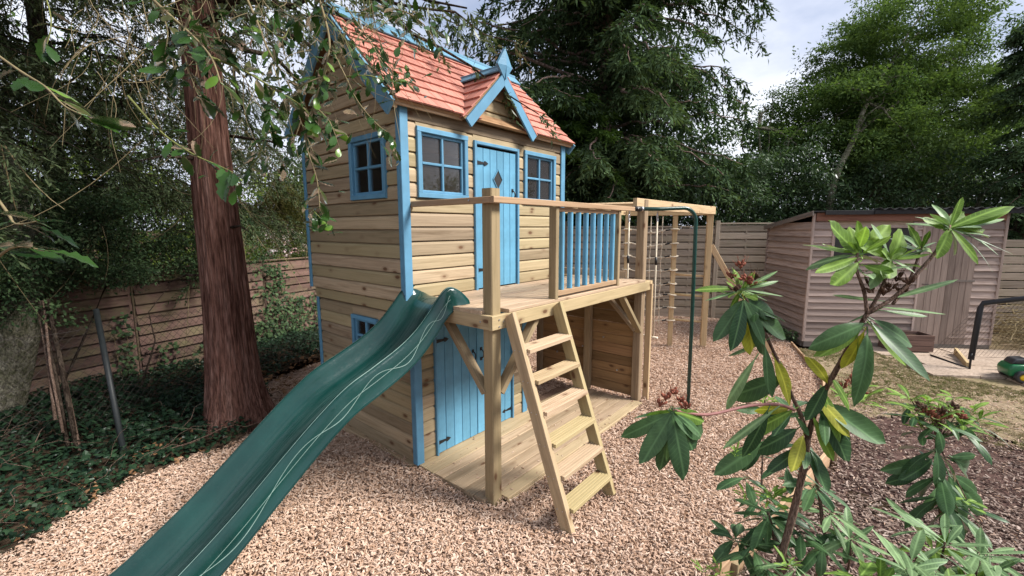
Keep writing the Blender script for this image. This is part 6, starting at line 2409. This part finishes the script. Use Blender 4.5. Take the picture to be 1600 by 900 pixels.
def wide_pow(wd):
    # where the leaf is widest: .55 = a little past the middle
    return math.log(.5) / math.log(wd)


def leaf_M(P, D, up):
    X = Vector(D).normalized()
    Z = Vector(up) - X * Vector(up).dot(X)
    if Z.length < 1e-4:
        Z = Vector((1, 0, 0)) - X * X.x
    Z.normalize()
    Y = Z.cross(X)
    return Matrix(((X.x, Y.x, Z.x, P[0]), (X.y, Y.y, Z.y, P[1]), (X.z, Y.z, Z.z, P[2]), (0, 0, 0, 1)))


LEAFSET = {}


def leafset(kind, mat, L, W, spread=.22, n=8, **kw):
    k = (kind, mat.name, round(L, 3))
    if k not in LEAFSET:
        LEAFSET[k] = [leaf_mesh('leaf', L * random.uniform(1 - spread, 1 + spread), W * random.uniform(.85, 1.15), mat, droop=random.uniform(*kw.get('droop', (.05, .35))), fold=random.uniform(.15, .4),
                                wide=random.uniform(.52, .62), spiny=kw.get('spiny', False), wave=kw.get('wave', .015)) for _ in range(n)]
    return LEAFSET[k]


def add_leaf(parent, meshes, P, D, up=(0, 0, 1), scale=1.0):
    M = leaf_M(P, D, up) @ Matrix.Diagonal((scale, scale, scale, 1))
    return put(bpy.data.objects.new('leaf', random.choice(meshes)), parent, M)


def whorl(parent, C, axis, n, meshes, tilt=(-.3, .3), up_bias=1.0, jitter=.25, a0=None, scale=(.8, 1.15)):
    """leaves round a shoot tip; tilt = elevation of the leaf above the plane across the axis"""
    C, ax_ = Vector(C), Vector(axis).normalized()
    t1 = ax_.orthogonal().normalized()
    t2 = ax_.cross(t1)
    a = random.uniform(0, 6.28) if a0 is None else a0
    for k in range(n):
        a += 2.39996 + random.uniform(-jitter, jitter)
        e = random.uniform(*tilt)
        d_ = (t1 * math.cos(a) + t2 * math.sin(a)) * math.cos(e) + ax_ * math.sin(e)
        P = C - ax_ * (.006 * k * .6) + d_ * .012
        add_leaf(parent, meshes, P, d_, ax_ * up_bias + Vector((0, 0, .25)) + Vector((random.uniform(-.2, .2), random.uniform(-.2, .2), 0)), random.uniform(*scale))


def seedhead(parent, C, axis, n=9, mat=M_SEED, L=.035, r_=.0045):
    C, ax_ = Vector(C), Vector(axis).normalized()
    mb = MB()
    for k in range(n):
        d_ = (ax_ * random.uniform(.5, 1.2) + Vector((random.uniform(-1, 1), random.uniform(-1, 1), random.uniform(-.6, 1))) * .8).normalized()
        l_ = L * random.uniform(.6, 1.2)
        mb.tube([C, C + d_ * l_ * .6], .0012, 4)
        mb.tube([C + d_ * l_ * .55, C + d_ * l_ * .75, C + d_ * l_ * 1.05, C + d_ * l_ * 1.25], [r_ * .3, r_, r_ * .9, r_ * .15], 6)
        mb.tube([C + d_ * l_ * 1.2, C + d_ * l_ * 1.9 + Vector((0, 0, random.uniform(-.005, .01)))], .0006, 3)
    mb.build('seed_head', mat, parent, smooth=True)


def spiral_shoots(parent, C, axis, n, L=.05):
    """upright narrow young leaves"""
    whorl(parent, C, axis, n, leafset('narrow', M_RH_L, L, L * .2, droop=(.1, .5)), tilt=(.2, 1.1))


def stem(parent, pts, r0, r1, mat=M_STEM, n=8):
    pts = [Vector(p) for p in pts]
    m_ = len(pts)
    q_ = np.linspace(0, m_ - 1, (m_ - 1) * 4 + 1)
    P = np.stack([cspline(np.arange(m_), np.array([p[k] for p in pts]), q_) for k in range(3)], -1)
    rad = list(np.linspace(r0, r1, len(q_)) * (1 + .06 * np.sin(np.arange(len(q_)) * 1.7)))
    mb = MB()
    mb.tube([tuple(p) for p in P], rad, n)
    return mb.build('stem', mat, parent, smooth=True)


random.seed(17)
CAMD = -Vector((c_f.x, c_f.y, 0)).normalized()
# ---- main rhododendron: leggy, in front at the right
rh = thing('rhododendron', 'tall leggy rhododendron with light green top in front of the shed', 'shrub', (-.33, -2.80, -.1))
fork = at(1262, 685, 1.55)
stem(rh, [(-.33, -2.80, -.12), (-.335, -2.79, .4), at(1215, 905, 1.68), at(1240, 800, 1.62), at(1256, 730, 1.57), fork], .0155, .0105)
kA = at(1355, 490, 1.30)
stem(rh, [fork, at(1275, 640, 1.52), at(1300, 590, 1.45), at(1325, 545, 1.38), at(1340, 515, 1.33), kA], .0095, .006)
tA1 = at(1340, 395, 1.28)
stem(rh, [kA, at(1350, 455, 1.29), at(1338, 420, 1.285), tA1], .0055, .0035)
tA2 = at(1392, 400, 1.30)
stem(rh, [kA, at(1372, 462, 1.30), at(1385, 430, 1.30), tA2], .0055, .0035)
tA3 = at(1484, 352, 1.28)
stem(rh, [kA, at(1400, 462, 1.29), at(1440, 420, 1.28), at(1468, 385, 1.28), tA3], .006, .0038)
tA4 = at(1440, 385, 1.33)
stem(rh, [at(1395, 475, 1.3), at(1420, 440, 1.32), tA4], .0045, .003)
tB = at(1162, 462, 1.38)
stem(rh, [fork, at(1250, 645, 1.52), at(1238, 620, 1.5), at(1218, 570, 1.46), at(1192, 515, 1.42), tB], .008, .0045)
tC = at(1050, 640, 1.22)
stem(rh, [at(1240, 640, 1.49), at(1215, 632, 1.43), at(1170, 634, 1.36), at(1105, 648, 1.28), tC], .0055, .004, mat=plain('reddish_shoot', (0.22, 0.09, 0.08), rough=.7))
big = leafset('big', M_RH_D, .155, .048, droop=(.05, .35))
bigL = leafset('bigL', M_RH_L, .145, .038, droop=(-.05, .25))
bigY = leafset('bigY', M_RH_Y, .125, .045)
midL = leafset('midL', M_RH_L, .095, .033, droop=(-.1, .2), wave=.05)
midP = leafset('midP', M_RH_P, .11, .025, droop=(0, .3))
narP = leafset('narP', M_RH_P, .15, .021, droop=(-.05, .2))
midD_ = leafset('midD_', M_RH_D, .125, .036, droop=(.0, .4))
narL = leafset('narL', M_RH_L, .15, .029, droop=(-.1, .15))


def aimed(parent, px0, py0, px1, py1, d0, d1, meshes, up=None, base_len=None):
    """leaf from one surveyed point towards another"""
    d1 = d0 + (d1 - d0) * .55
    A, B = at(px0, py0, d0), at(px1, py1, d1)
    L = (B - A).length
    me = random.choice(meshes)
    xs = max(v.co.x for v in me.vertices)
    up = up or Vector((0, 0, 1)) + CAMD * .6
    M = leaf_M(A, B - A, up) @ Matrix.Diagonal((L / xs,) * 3 + (1,))
    return put(bpy.data.objects.new('leaf', me), parent, M)


FACE = CAMD * 1.0 + Vector((0, 0, .5))
# whorl C (nearest): big drooping leaves with red-brown seed heads above
for (x1, y1, d1) in ((970, 685, 1.25), (1002, 728, 1.20), (1072, 752, 1.14), (1100, 716, 1.26), (1083, 680, 1.10), (1035, 745, 1.30), (1118, 690, 1.3)):
    aimed(rh, 1050, 645, x1, y1, 1.22, d1, big, FACE)
for (x1, y1, d1) in ((1010, 655, 1.33), (1110, 660, 1.30)):
    aimed(rh, 1052, 642, x1, y1, 1.22, d1, bigL, FACE)
for (x_, y_) in ((1040, 618), (1052, 608), (1062, 622), (1030, 628), (1072, 632)):
    seedhead(rh, at(x_, y_ + 8, 1.22 + random.uniform(-.02, .02)), (0, 0, 1), 9, M_SEED, .020, .004)
# whorl B
for (x1, y1, d1, m_) in ((1118, 535, 1.36, big), (1148, 548, 1.30, big), (1200, 538, 1.30, big), (1225, 500, 1.44, big), (1182, 555, 1.42, bigY), (1128, 510, 1.44, bigL), (1218, 560, 1.40, big), (1240, 540, 1.5, big)):
    aimed(rh, 1162, 468, x1, y1, 1.38, d1, m_, FACE)
for (x1, y1, d1, m_) in ((1088, 448, 1.36, narL), (1105, 470, 1.33, narP), (1215, 440, 1.44, narP), (1226, 462, 1.45, narP), (1145, 418, 1.42, midL), (1180, 425, 1.36, midL), (1200, 470, 1.30, narP), (1135, 490, 1.45, narL), (1215, 425, 1.40, narP)):
    aimed(rh, 1160, 452, x1, y1, 1.38, d1, m_)
for (x_, y_, m_) in ((1143, 428, M_SEED), (1157, 412, M_SEED), (1172, 440, M_SEED), (1150, 448, M_SEEDD), (1166, 432, M_SEED), (1180, 430, M_SEEDD)):
    seedhead(rh, at(x_, y_ + 8, 1.38 + random.uniform(-.03, .02)), (0, 0, 1), 10, m_, .022, .0045)
# whorl A1: light green top left
for (x0, y0, x1, y1, d1, m_) in ((1340, 395, 1250, 383, 1.30, narL), (1340, 398, 1258, 408, 1.36, midP), (1342, 396, 1290, 350, 1.25, midL), (1345, 392, 1338, 345, 1.22, midL), (1343, 394, 1362, 350, 1.30, midP), (1348, 396, 1388, 352, 1.35, midL),
                                 (1340, 402, 1268, 432, 1.22, narL), (1342, 410, 1300, 448, 1.20, midL), (1350, 415, 1395, 428, 1.2, midL), (1345, 400, 1325, 355, 1.38, midL), (1345, 415, 1290, 420, 1.4, bigL)):
    aimed(rh, x0, y0, x1, y1, 1.28, d1, m_, FACE if m_ is midL else None)
# whorl A2
for (x1, y1, d1, m_) in ((1372, 348, 1.24, midP), (1385, 440, 1.18, midL), (1420, 355, 1.35, midL), (1340, 375, 1.25, bigL), (1376, 392, 1.2, midL), (1405, 378, 1.38, midP), (1452, 402, 1.26, narL), (1455, 388, 1.36, narP), (1430, 425, 1.24, midP), (1360, 440, 1.22, midP)):
    aimed(rh, 1392, 405, x1, y1, 1.30, d1, m_, FACE if m_ in (midL, bigL) else None)
# whorl A3: far right, long leaves reaching right
for (x1, y1, d1, m_) in ((1504, 306, 1.27, bigL), (1468, 312, 1.34, midP), (1440, 330, 1.2, narP), (1438, 345, 1.30, midL), (1584, 312, 1.24, narL), (1578, 336, 1.3, narL), (1568, 345, 1.36, narP), (1574, 383, 1.26, narP), (1586, 396, 1.24, narP), (1572, 408, 1.3, narP), (1540, 365, 1.32, narL), (1535, 410, 1.2, bigL), (1468, 400, 1.22, midL), (1500, 330, 1.36, midL), (1510, 395, 1.34, midP)):
    aimed(rh, 1484, 356, x1, y1, 1.28, d1, m_, FACE if m_ in (bigL, midL) else None)
# whorl A4 and dark seed capsules in the middle
for (x1, y1, d1, m_) in ((1418, 352, 1.38, midL), (1452, 360, 1.28, midL), (1405, 385, 1.3, midP), (1470, 395, 1.4, midL)):
    aimed(rh, 1440, 390, x1, y1, 1.33, d1, m_)
for (x_, y_) in ((1358, 448), (1372, 440), (1388, 455), (1400, 440), (1380, 462), (1365, 458), (1420, 445), (1408, 460)):
    seedhead(rh, at(x_, y_, 1.30 + random.uniform(-.03, .03)), (0, 0, 1), 8, M_SEEDD, .024, .004)
# lower leaves on stem A
for (x0, y0, x1, y1, d0, d1, m_) in ((1352, 505, 1286, 535, 1.31, 1.22, big), (1345, 515, 1278, 560, 1.33, 1.3, bigL), (1355, 520, 1360, 628, 1.31, 1.16, big), (1350, 518, 1322, 580, 1.32, 1.4, bigY), (1362, 505, 1456, 595, 1.3, 1.12, big), (1360, 508, 1418, 572, 1.31, 1.25, bigL), (1365, 500, 1440, 540, 1.30, 1.36, big),
                                 (1375, 470, 1300, 462, 1.3, 1.36, narP), (1380, 480, 1480, 490, 1.3, 1.22, narP), (1378, 485, 1450, 498, 1.3, 1.3, narP), (1385, 478, 1325, 505, 1.3, 1.4, narP), (1400, 465, 1500, 435, 1.3, 1.34, narP), (1340, 530, 1352, 600, 1.33, 1.42, bigL)):
    aimed(rh, x0, y0, x1, y1, d0, d1, m_, FACE if m_ in (big, bigL, bigY) else None)
# leaves round the fork, some yellow
for (x0, y0, x1, y1, d0, d1, m_) in ((1225, 590, 1150, 618, 1.47, 1.5, big), (1195, 540, 1205, 622, 1.42, 1.36, big), (1200, 530, 1140, 560, 1.42, 1.5, narP), (1230, 600, 1215, 560, 1.47, 1.5, bigL), (1240, 640, 1168, 680, 1.49, 1.45, bigL), (1235, 638, 1180, 640, 1.49, 1.55, bigY),
                                 (1255, 680, 1240, 738, 1.54, 1.42, bigY), (1262, 700, 1295, 770, 1.56, 1.45, big), (1250, 700, 1200, 740, 1.56, 1.6, big), (1245, 670, 1190, 705, 1.53, 1.5, big), (1275, 620, 1335, 680, 1.5, 1.4, bigY), (1280, 640, 1345, 730, 1.5, 1.42, big), (1285, 610, 1320, 690, 1.5, 1.42, bigL),
                                 (1285, 630, 1390, 700, 1.5, 1.38, big), (1270, 650, 1300, 720, 1.5, 1.52, bigL), (1292, 600, 1262, 660, 1.47, 1.5, big), (1210, 560, 1250, 640, 1.45, 1.45, bigY), (1200, 640, 1165, 720, 1.4, 1.45, big), (1210, 640, 1128, 700, 1.4, 1.42, narP), (1180, 560, 1130, 640, 1.42, 1.46, narP),
                                 (1295, 600, 1272, 558, 1.46, 1.42, bigY), (1300, 590, 1335, 640, 1.45, 1.36, bigL)):
    aimed(rh, x0, y0, x1, y1, d0, d1, m_, FACE)
for (x_, y_) in ((1315, 610), (1330, 600), (1345, 615)):
    seedhead(rh, at(x_, y_, 1.5), (0, 0, 1), 8, M_SEED, .026, .0045)
    spiral_shoots(rh, at(x_ + 4, y_ + 8, 1.52), (0, 0, 1), 7, .06)

for (c_, n_) in (((1340, 392, 1.29), 7), ((1392, 402, 1.31), 8), ((1440, 388, 1.34), 6), ((1484, 354, 1.29), 7), ((1160, 450, 1.39), 9), ((1352, 425, 1.29), 6)):
    whorl(rh, at(*c_), (random.uniform(-.2, .2), random.uniform(-.2, .2), 1), n_, midL if random.random() < .6 else midP, tilt=(-.2, .75), scale=(.5, .95))
for (c_, n_) in (((1180, 480, 1.40), 5), ((1052, 642, 1.24), 4), ((1262, 690, 1.58), 7), ((1238, 640, 1.52), 6), ((1285, 640, 1.53), 6)):
    whorl(rh, at(*c_), (random.uniform(-.2, .2), random.uniform(-.2, .2), 1), n_, midD_, tilt=(-.9, .1), scale=(.6, 1.0))
# ---- low dark rhododendron at the foot of it
r2 = thing('rhododendron', 'low dark rhododendron at the foot of the leggy one', 'shrub', (-.2, -2.6, -.1))
cent = at(1200, 800, 1.75)
stem(r2, [(-.12, -2.62, -.12), at(1225, 900, 1.78), at(1210, 840, 1.76), cent], .012, .006)
stem(r2, [(-.10, -2.66, -.12), at(1282, 890, 1.75), at(1285, 820, 1.73), at(1275, 745, 1.7), at(1262, 720, 1.68)], .009, .005)
midD = leafset('midD', M_RH_D, .125, .036, droop=(.0, .4))
for (x_, y_, d_, n_) in ((1150, 840, 1.78, 9), (1200, 830, 1.85, 9), (1225, 790, 1.95, 8), (1262, 765, 2.0, 7), (1185, 780, 1.95, 7)):
    whorl(r2, at(x_, y_, d_), (random.uniform(-.3, .3), random.uniform(-.3, .3), 1), n_, midD, tilt=(-.6, .3))
whorl(r2, cent, (0, 0, 1), 14, midD, tilt=(-.7, .1))
whorl(r2, at(1215, 775, 1.74), (0, 0, 1), 9, midL, tilt=(.1, .7), scale=(.55, .8))
spiral_shoots(r2, at(1205, 770, 1.74), (0, 0, 1), 14, .06)
for (x_, y_, d_, n_) in ((1250, 830, 1.72, 10), (1285, 850, 1.65, 9), (1175, 850, 1.7, 10), (1240, 880, 1.6, 10), (1300, 800, 1.72, 8), (1165, 745, 1.8, 5), (1230, 720, 1.75, 6), (1275, 755, 1.7, 7), (1195, 880, 1.62, 9), (1330, 830, 1.7, 7)):
    whorl(r2, at(x_, y_, d_), (random.uniform(-.3, .3), random.uniform(-.3, .3), 1), n_, midD if random.random() < .7 else midP, tilt=(-.75, .2))
for (x_, y_, d_) in ((1165, 770, 1.8), (1150, 705, 1.8), (1230, 880, 1.55), (1100, 890, 1.72), (1125, 893, 1.7)):
    spiral_shoots(r2, at(x_, y_, d_), (0, 0, 1), 9, .045)
# small sprig on a thin stem
stem(r2, [at(1190, 760, 1.78), at(1192, 700, 1.8), at(1195, 625, 1.8)], .004, .003)
spiral_shoots(r2, at(1195, 620, 1.8), (0, 0, 1), 12, .06)
spiral_shoots(r2, at(1180, 612, 1.82), (0, 0, 1), 8, .05)
for (x1, y1) in ((1150, 640), (1165, 740), (1120, 745), (1230, 660)):
    aimed(r2, 1192, 690 if y1 > 660 else 640, x1, y1, 1.8, 1.78, midD, FACE)

# ---- compact dark rhododendron on the right
r3 = thing('rhododendron', 'compact dark rhododendron standing alone in the bark mulch', 'shrub', tuple(at(1470, 900, 2.05)))
b3 = at(1472, 900, 2.05)
stem(r3, [(b3.x, b3.y, -.12), at(1472, 880, 2.05), at(1470, 790, 2.05), at(1465, 720, 2.04), at(1463, 665, 2.03)], .013, .007)
dk3 = leafset('dk3', M_RH_D, .17, .054, droop=(.05, .4))
for (x1, y1, d1) in ((1395, 738, 2.0), (1425, 752, 1.92), (1455, 805, 1.9), (1490, 800, 1.95), (1508, 780, 1.88), (1530, 712, 2.0), (1545, 775, 2.02), (1525, 850, 1.98), (1490, 815, 2.1), (1555, 810, 2.05), (1388, 758, 2.1), (1530, 720, 2.15), (1440, 700, 2.2), (1480, 745, 1.86), (1550, 755, 2.15)):
    sx_0, sy_0 = 1468 + (x1 - 1468) * .25, 735 - random.uniform(0, 30) + (30 if y1 > 770 else 0)
    aimed(r3, sx_0, sy_0, x1, y1, 2.04, d1, dk3, FACE)
for (x_, y_, d_) in ((1430, 640, 2.0), (1450, 625, 2.05), (1475, 640, 2.02), (1495, 648, 2.05), (1520, 640, 2.1), (1440, 665, 1.98), (1505, 665, 2.0), (1465, 655, 1.95), (1490, 620, 2.1), (1530, 655, 2.05), (1422, 622, 2.1), (1510, 780, 1.95)):
    stem(r3, [at(1464, 690, 2.03), at((x_ + 1464) / 2, (y_ + 690) / 2, (d_ + 2.03) / 2), at(x_, y_, d_)], .004, .0025)
    whorl(r3, at(x_, y_, d_), (random.uniform(-.2, .2), random.uniform(-.2, .2), 1), 7, leafset('midL3', M_RH_L, .075, .024), tilt=(.1, .8))
    whorl(r3, at(x_, y_ + 10, d_), (0, 0, 1), 4, leafset('midD3', M_RH_D, .11, .032), tilt=(-.4, .15))
for (x_, y_, d_) in ((1462, 700, 2.0), (1470, 740, 1.98), (1468, 775, 1.98), (1490, 790, 2.0)):
    whorl(r3, at(x_, y_, d_), (0, 0, 1), 6, dk3, tilt=(-1.0, -.2), scale=(.7, 1.0))
for (x_, y_) in ((1450, 650), (1458, 658), (1480, 655), (1500, 655)):
    seedhead(r3, at(x_, y_, 1.97), (0, 0, 1), 12, M_SEED, .034, .006)
for (x_, y_) in ((1440, 640), (1470, 648), (1492, 640), (1466, 665)):
    seedhead(r3, at(x_, y_, 1.96), (0, 0, 1), 10, M_SEEDD, .03, .006)

# ---- pale narrow-leaved bush along the bottom right
r4 = thing('pale_rhododendron', 'pale green narrow leaved bush at the bottom right corner', 'shrub', tuple(at(1440, 1000, 1.6)))
dusty = leafset('dusty', M_RH_P, .135, .030, droop=(.0, .35))
for k in range(30):
    x_, y_ = random.uniform(1330, 1560), random.uniform(815, 960)
    d_ = 1.62 - (y_ - 815) / 145 * .30 + random.uniform(-.06, .06)
    y_ += abs(x_ - 1430) * .22
    c = at(x_, y_, d_)
    stem(r4, [c - Vector((random.uniform(-.05, .05), random.uniform(-.05, .05), .30)), c - Vector((0, 0, .12)), c], .005, .003)
    whorl(r4, c, (random.uniform(-.35, .35), random.uniform(-.35, .35), 1), 8, dusty if random.random() < .8 else midL, tilt=(-.25, .75), scale=(.7, 1.1))
stem(r4, [at(1440, 1150, 1.5), at(1440, 1000, 1.5)], .015, .01)

# ================================================================== holly hanging in from the top left
random.seed(29)
ho = thing('holly_tree', 'overhanging glossy holly twigs in front of the redwood', 'tree', (-4.6, .6, 0))
trunk_mesh('trunk', [(-4.7, .6, -.1), (-4.68, .6, 1.2), (-4.6, .65, 2.6), (-4.3, .8, 3.8), (-3.9, 1.0, 5.2)], [.15, .13, .11, .09, .04], M_BARK_PALE, ho, nseg=18, sub=4, ridge=.03)
k = 420
Pc = np.array([-3.1, .9, 5.4]) + rnd_unit(k) * (rng.uniform(.2, 1, (k, 1)) ** .5) * np.array([2.9, 3.0, 1.2])
Pc = Pc[Pc[:, 2] > 2.35 + .56 * np.hypot(Pc[:, 0] + 2.15, Pc[:, 1] + 2.97)]
crown('crown', [clump_arrays(Pc, np.full(len(Pc), .42), 55, .075, .042, .6)], M_LAUREL, ho)  # unseen crown above the view, added and enlarged to shade the left side
hl = leafset('holly', M_HOLLY, .062, .031, n=7, spiny=True, droop=(-.05, .4))
hy = leafset('hollyY', M_HOLLY2, .055, .027, n=5, spiny=False, droop=(-.05, .3))


def holly_twig(parent, pts, r0, leaves, young=.15, mat=M_TWIG, leaf_from=.25, size=1.0):
    m_ = len(pts)
    P3 = [at(*p) for p in pts]
    stem(parent, P3, r0, r0 * .35, mat, 6)
    q_ = np.linspace((m_ - 1) * leaf_from, m_ - 1, leaves)
    P = np.stack([cspline(np.arange(m_), np.array([p[k] for p in P3]), q_) for k in range(3)], -1)
    for i in range(leaves):
        p = Vector(P[i])
        nx = Vector(P[min(i + 1, leaves - 1)]) - Vector(P[max(i - 1, 0)])
        nx.normalize()
        sd_ = nx.cross(Vector((0, 0, 1))).normalized() * random.choice((-1, 1))
        d_ = nx * random.uniform(.1, .9) + sd_ * random.uniform(.4, 1) + Vector((0, 0, random.uniform(-.7, .35)))
        add_leaf(parent, hy if random.random() < young else hl, p + d_.normalized() * .006, d_, (random.uniform(-.4, .4), random.uniform(-.4, .4), 1), size * random.uniform(.75, 1.2))


TW = [
    ([(180, -60, 1.5), (250, 10, 1.45), (300, 55, 1.4), (330, 90, 1.36), (345, 130, 1.33)], .006, 13, .12, 1.15),
    ([(300, 20, 1.42), (285, 60, 1.4), (295, 110, 1.38), (310, 150, 1.36)], .004, 8, .05, 1.2),
    ([(330, 90, 1.36), (380, 110, 1.45), (430, 140, 1.55), (470, 165, 1.62), (500, 200, 1.66)], .0045, 13, .1, 1.0),
    ([(360, -60, 1.9), (400, 30, 1.85), (420, 80, 1.82), (450, 130, 1.8), (470, 190, 1.78), (490, 240, 1.76)], .0055, 17, .12, 1.0),
    ([(400, 30, 1.85), (440, 60, 1.9), (455, 40, 1.95), (470, 60, 1.95)], .003, 8, 0, 1.0),
    ([(480, -60, 1.75), (505, 20, 1.72), (515, 70, 1.7), (505, 120, 1.68), (490, 165, 1.66), (478, 220, 1.65), (495, 280, 1.64), (500, 330, 1.64)], .0055, 22, .35, .85),
    ([(515, 70, 1.7), (540, 120, 1.72), (560, 160, 1.73), (590, 195, 1.74), (608, 210, 1.74), (618, 235, 1.75)], .0035, 12, .2, .8),
    ([(540, 10, 1.9), (575, 60, 1.88), (605, 110, 1.86), (625, 125, 1.85), (650, 135, 1.85)], .003, 11, .25, .8),
    ([(505, 20, 1.72), (530, 50, 1.75), (560, 90, 1.78), (600, 118, 1.8)], .003, 8, .15, .85),
    ([(470, 190, 1.78), (455, 230, 1.75), (440, 260, 1.74)], .003, 5, .2, .9),
    ([(200, 150, 1.35), (250, 205, 1.33), (300, 240, 1.3), (340, 258, 1.28), (365, 270, 1.27)], .0035, 7, .1, 1.0),
    ([(420, 200, 1.7), (400, 250, 1.72), (360, 290, 1.7)], .003, 4, .2, .9),
    ([(560, -40, 2.0), (600, 5, 2.0), (640, 22, 2.0), (668, 45, 2.0), (682, 75, 2.0)], .0045, 5, .0, .8),
    ([(540, 18, 2.1), (600, 24, 2.1), (650, 38, 2.1), (680, 45, 2.1)], .003, 5, .0, .7),
    ([(575, -20, 2.0), (582, 60, 2.0), (580, 100, 2.0)], .002, 3, .0, .6),
    ([(630, -30, 1.9), (632, 40, 1.9), (628, 90, 1.9)], .0016, 2, .0, .6),
    ([(-40, 60, 1.2), (30, 110, 1.15), (70, 135, 1.1), (100, 165, 1.08), (130, 180, 1.05)], .004, 8, .2, 1.15),
    ([(-40, 260, 1.1), (10, 330, 1.05), (25, 350, 1.02), (60, 345, 1.0)], .004, 6, .0, 1.25),
    ([(-30, 430, 1.05), (5, 395, 1.02), (30, 385, 1.0), (62, 390, .98)], .004, 6, .0, 1.3),
]
TW += [
    ([(250, 10, 1.45), (262, 50, 1.43), (258, 95, 1.42), (275, 120, 1.41)], .003, 8, .1, 1.25),
    ([(300, 55, 1.4), (350, 60, 1.42), (385, 50, 1.44)], .003, 7, .1, 1.2),
    ([(430, 140, 1.55), (415, 175, 1.54), (425, 215, 1.53)], .003, 7, .2, 1.05),
    ([(450, 130, 1.8), (490, 120, 1.8), (520, 140, 1.8)], .003, 8, .2, 1.0),
    ([(505, 120, 1.68), (470, 135, 1.66), (440, 170, 1.65)], .003, 7, .2, .95),
    ([(540, 120, 1.72), (575, 118, 1.74), (612, 128, 1.76), (640, 120, 1.78)], .003, 9, .25, .8),
    ([(490, 165, 1.66), (515, 190, 1.65), (530, 230, 1.65)], .003, 6, .5, .9),
    ([(60, -40, 1.5), (80, 30, 1.48), (70, 80, 1.46)], .003, 5, .0, 1.1),
    ([(520, -30, 1.7), (500, 10, 1.7), (470, 30, 1.7), (445, 20, 1.7)], .003, 9, .1, 1.0),
    ([(490, 330, 1.64), (505, 345, 1.63), (515, 352, 1.63)], .002, 4, .5, .9),
]
for (pts, r0, nl_, yo, sz_) in TW:
    holly_twig(ho, pts, r0, int(nl_ * 1.3), yo, M_TWIG_G if random.random() < .4 else M_TWIG, size=sz_ * 1.1)
mbh = MB()
for k in range(420):
    pts, r0, nl_, yo, sz_ = random.choice([t_ for t_ in TW if t_[0][0][0] > 170])
    i = random.randrange(len(pts) - 1)
    t_ = random.random()
    p = at(*[pts[i][q_] * (1 - t_) + pts[i + 1][q_] * t_ for q_ in range(3)])
    p = p + Vector((random.gauss(0, .035), random.gauss(0, .035), random.gauss(0, .03)))
    d_ = Vector((random.uniform(-1, 1), random.uniform(-1, 1), random.uniform(-1, .4)))
    M = leaf_M(p, d_, (random.uniform(-.5, .5), random.uniform(-.5, .5), 1)) @ Matrix.Diagonal((random.uniform(.6, 1.0),) * 3 + (1,))
    me = random.choice(hl)
    mbh.add([M @ v.co for v in me.vertices], [tuple(f_.vertices) for f_ in me.polygons])
o = mbh.build('small_leaves', M_HOLLY, ho, smooth=True)
o['kind'] = 'stuff'
# thin bare twigs dangling among the holly
k = 150
st = np.array([tuple(at(random.uniform(120, 620), random.uniform(-60, 120), random.uniform(1.6, 2.6))) for _ in range(k)])
dd = np.stack([rng.normal(0, .35, k), rng.normal(0, .35, k), -rng.uniform(.4, 1, k)], -1)
L_ = rng.uniform(.15, .6, k)
cur = rnd_unit(k) * .5
u = np.linspace(0, 1, 9)
tw = st[:, None] + dd[:, None] * (L_[:, None] * u)[..., None] + cur[:, None] * (L_[:, None] * np.sin(u * 4) * .22)[..., None]
keep = np.array([not (at(0, 0, 1) is None) for _ in range(k)])
limbs_obj('bare_twigs', tw[keep], rng.uniform(.0009, .0022, k), M_TWIG, ho, r1=.5, n=4, kind='stuff')
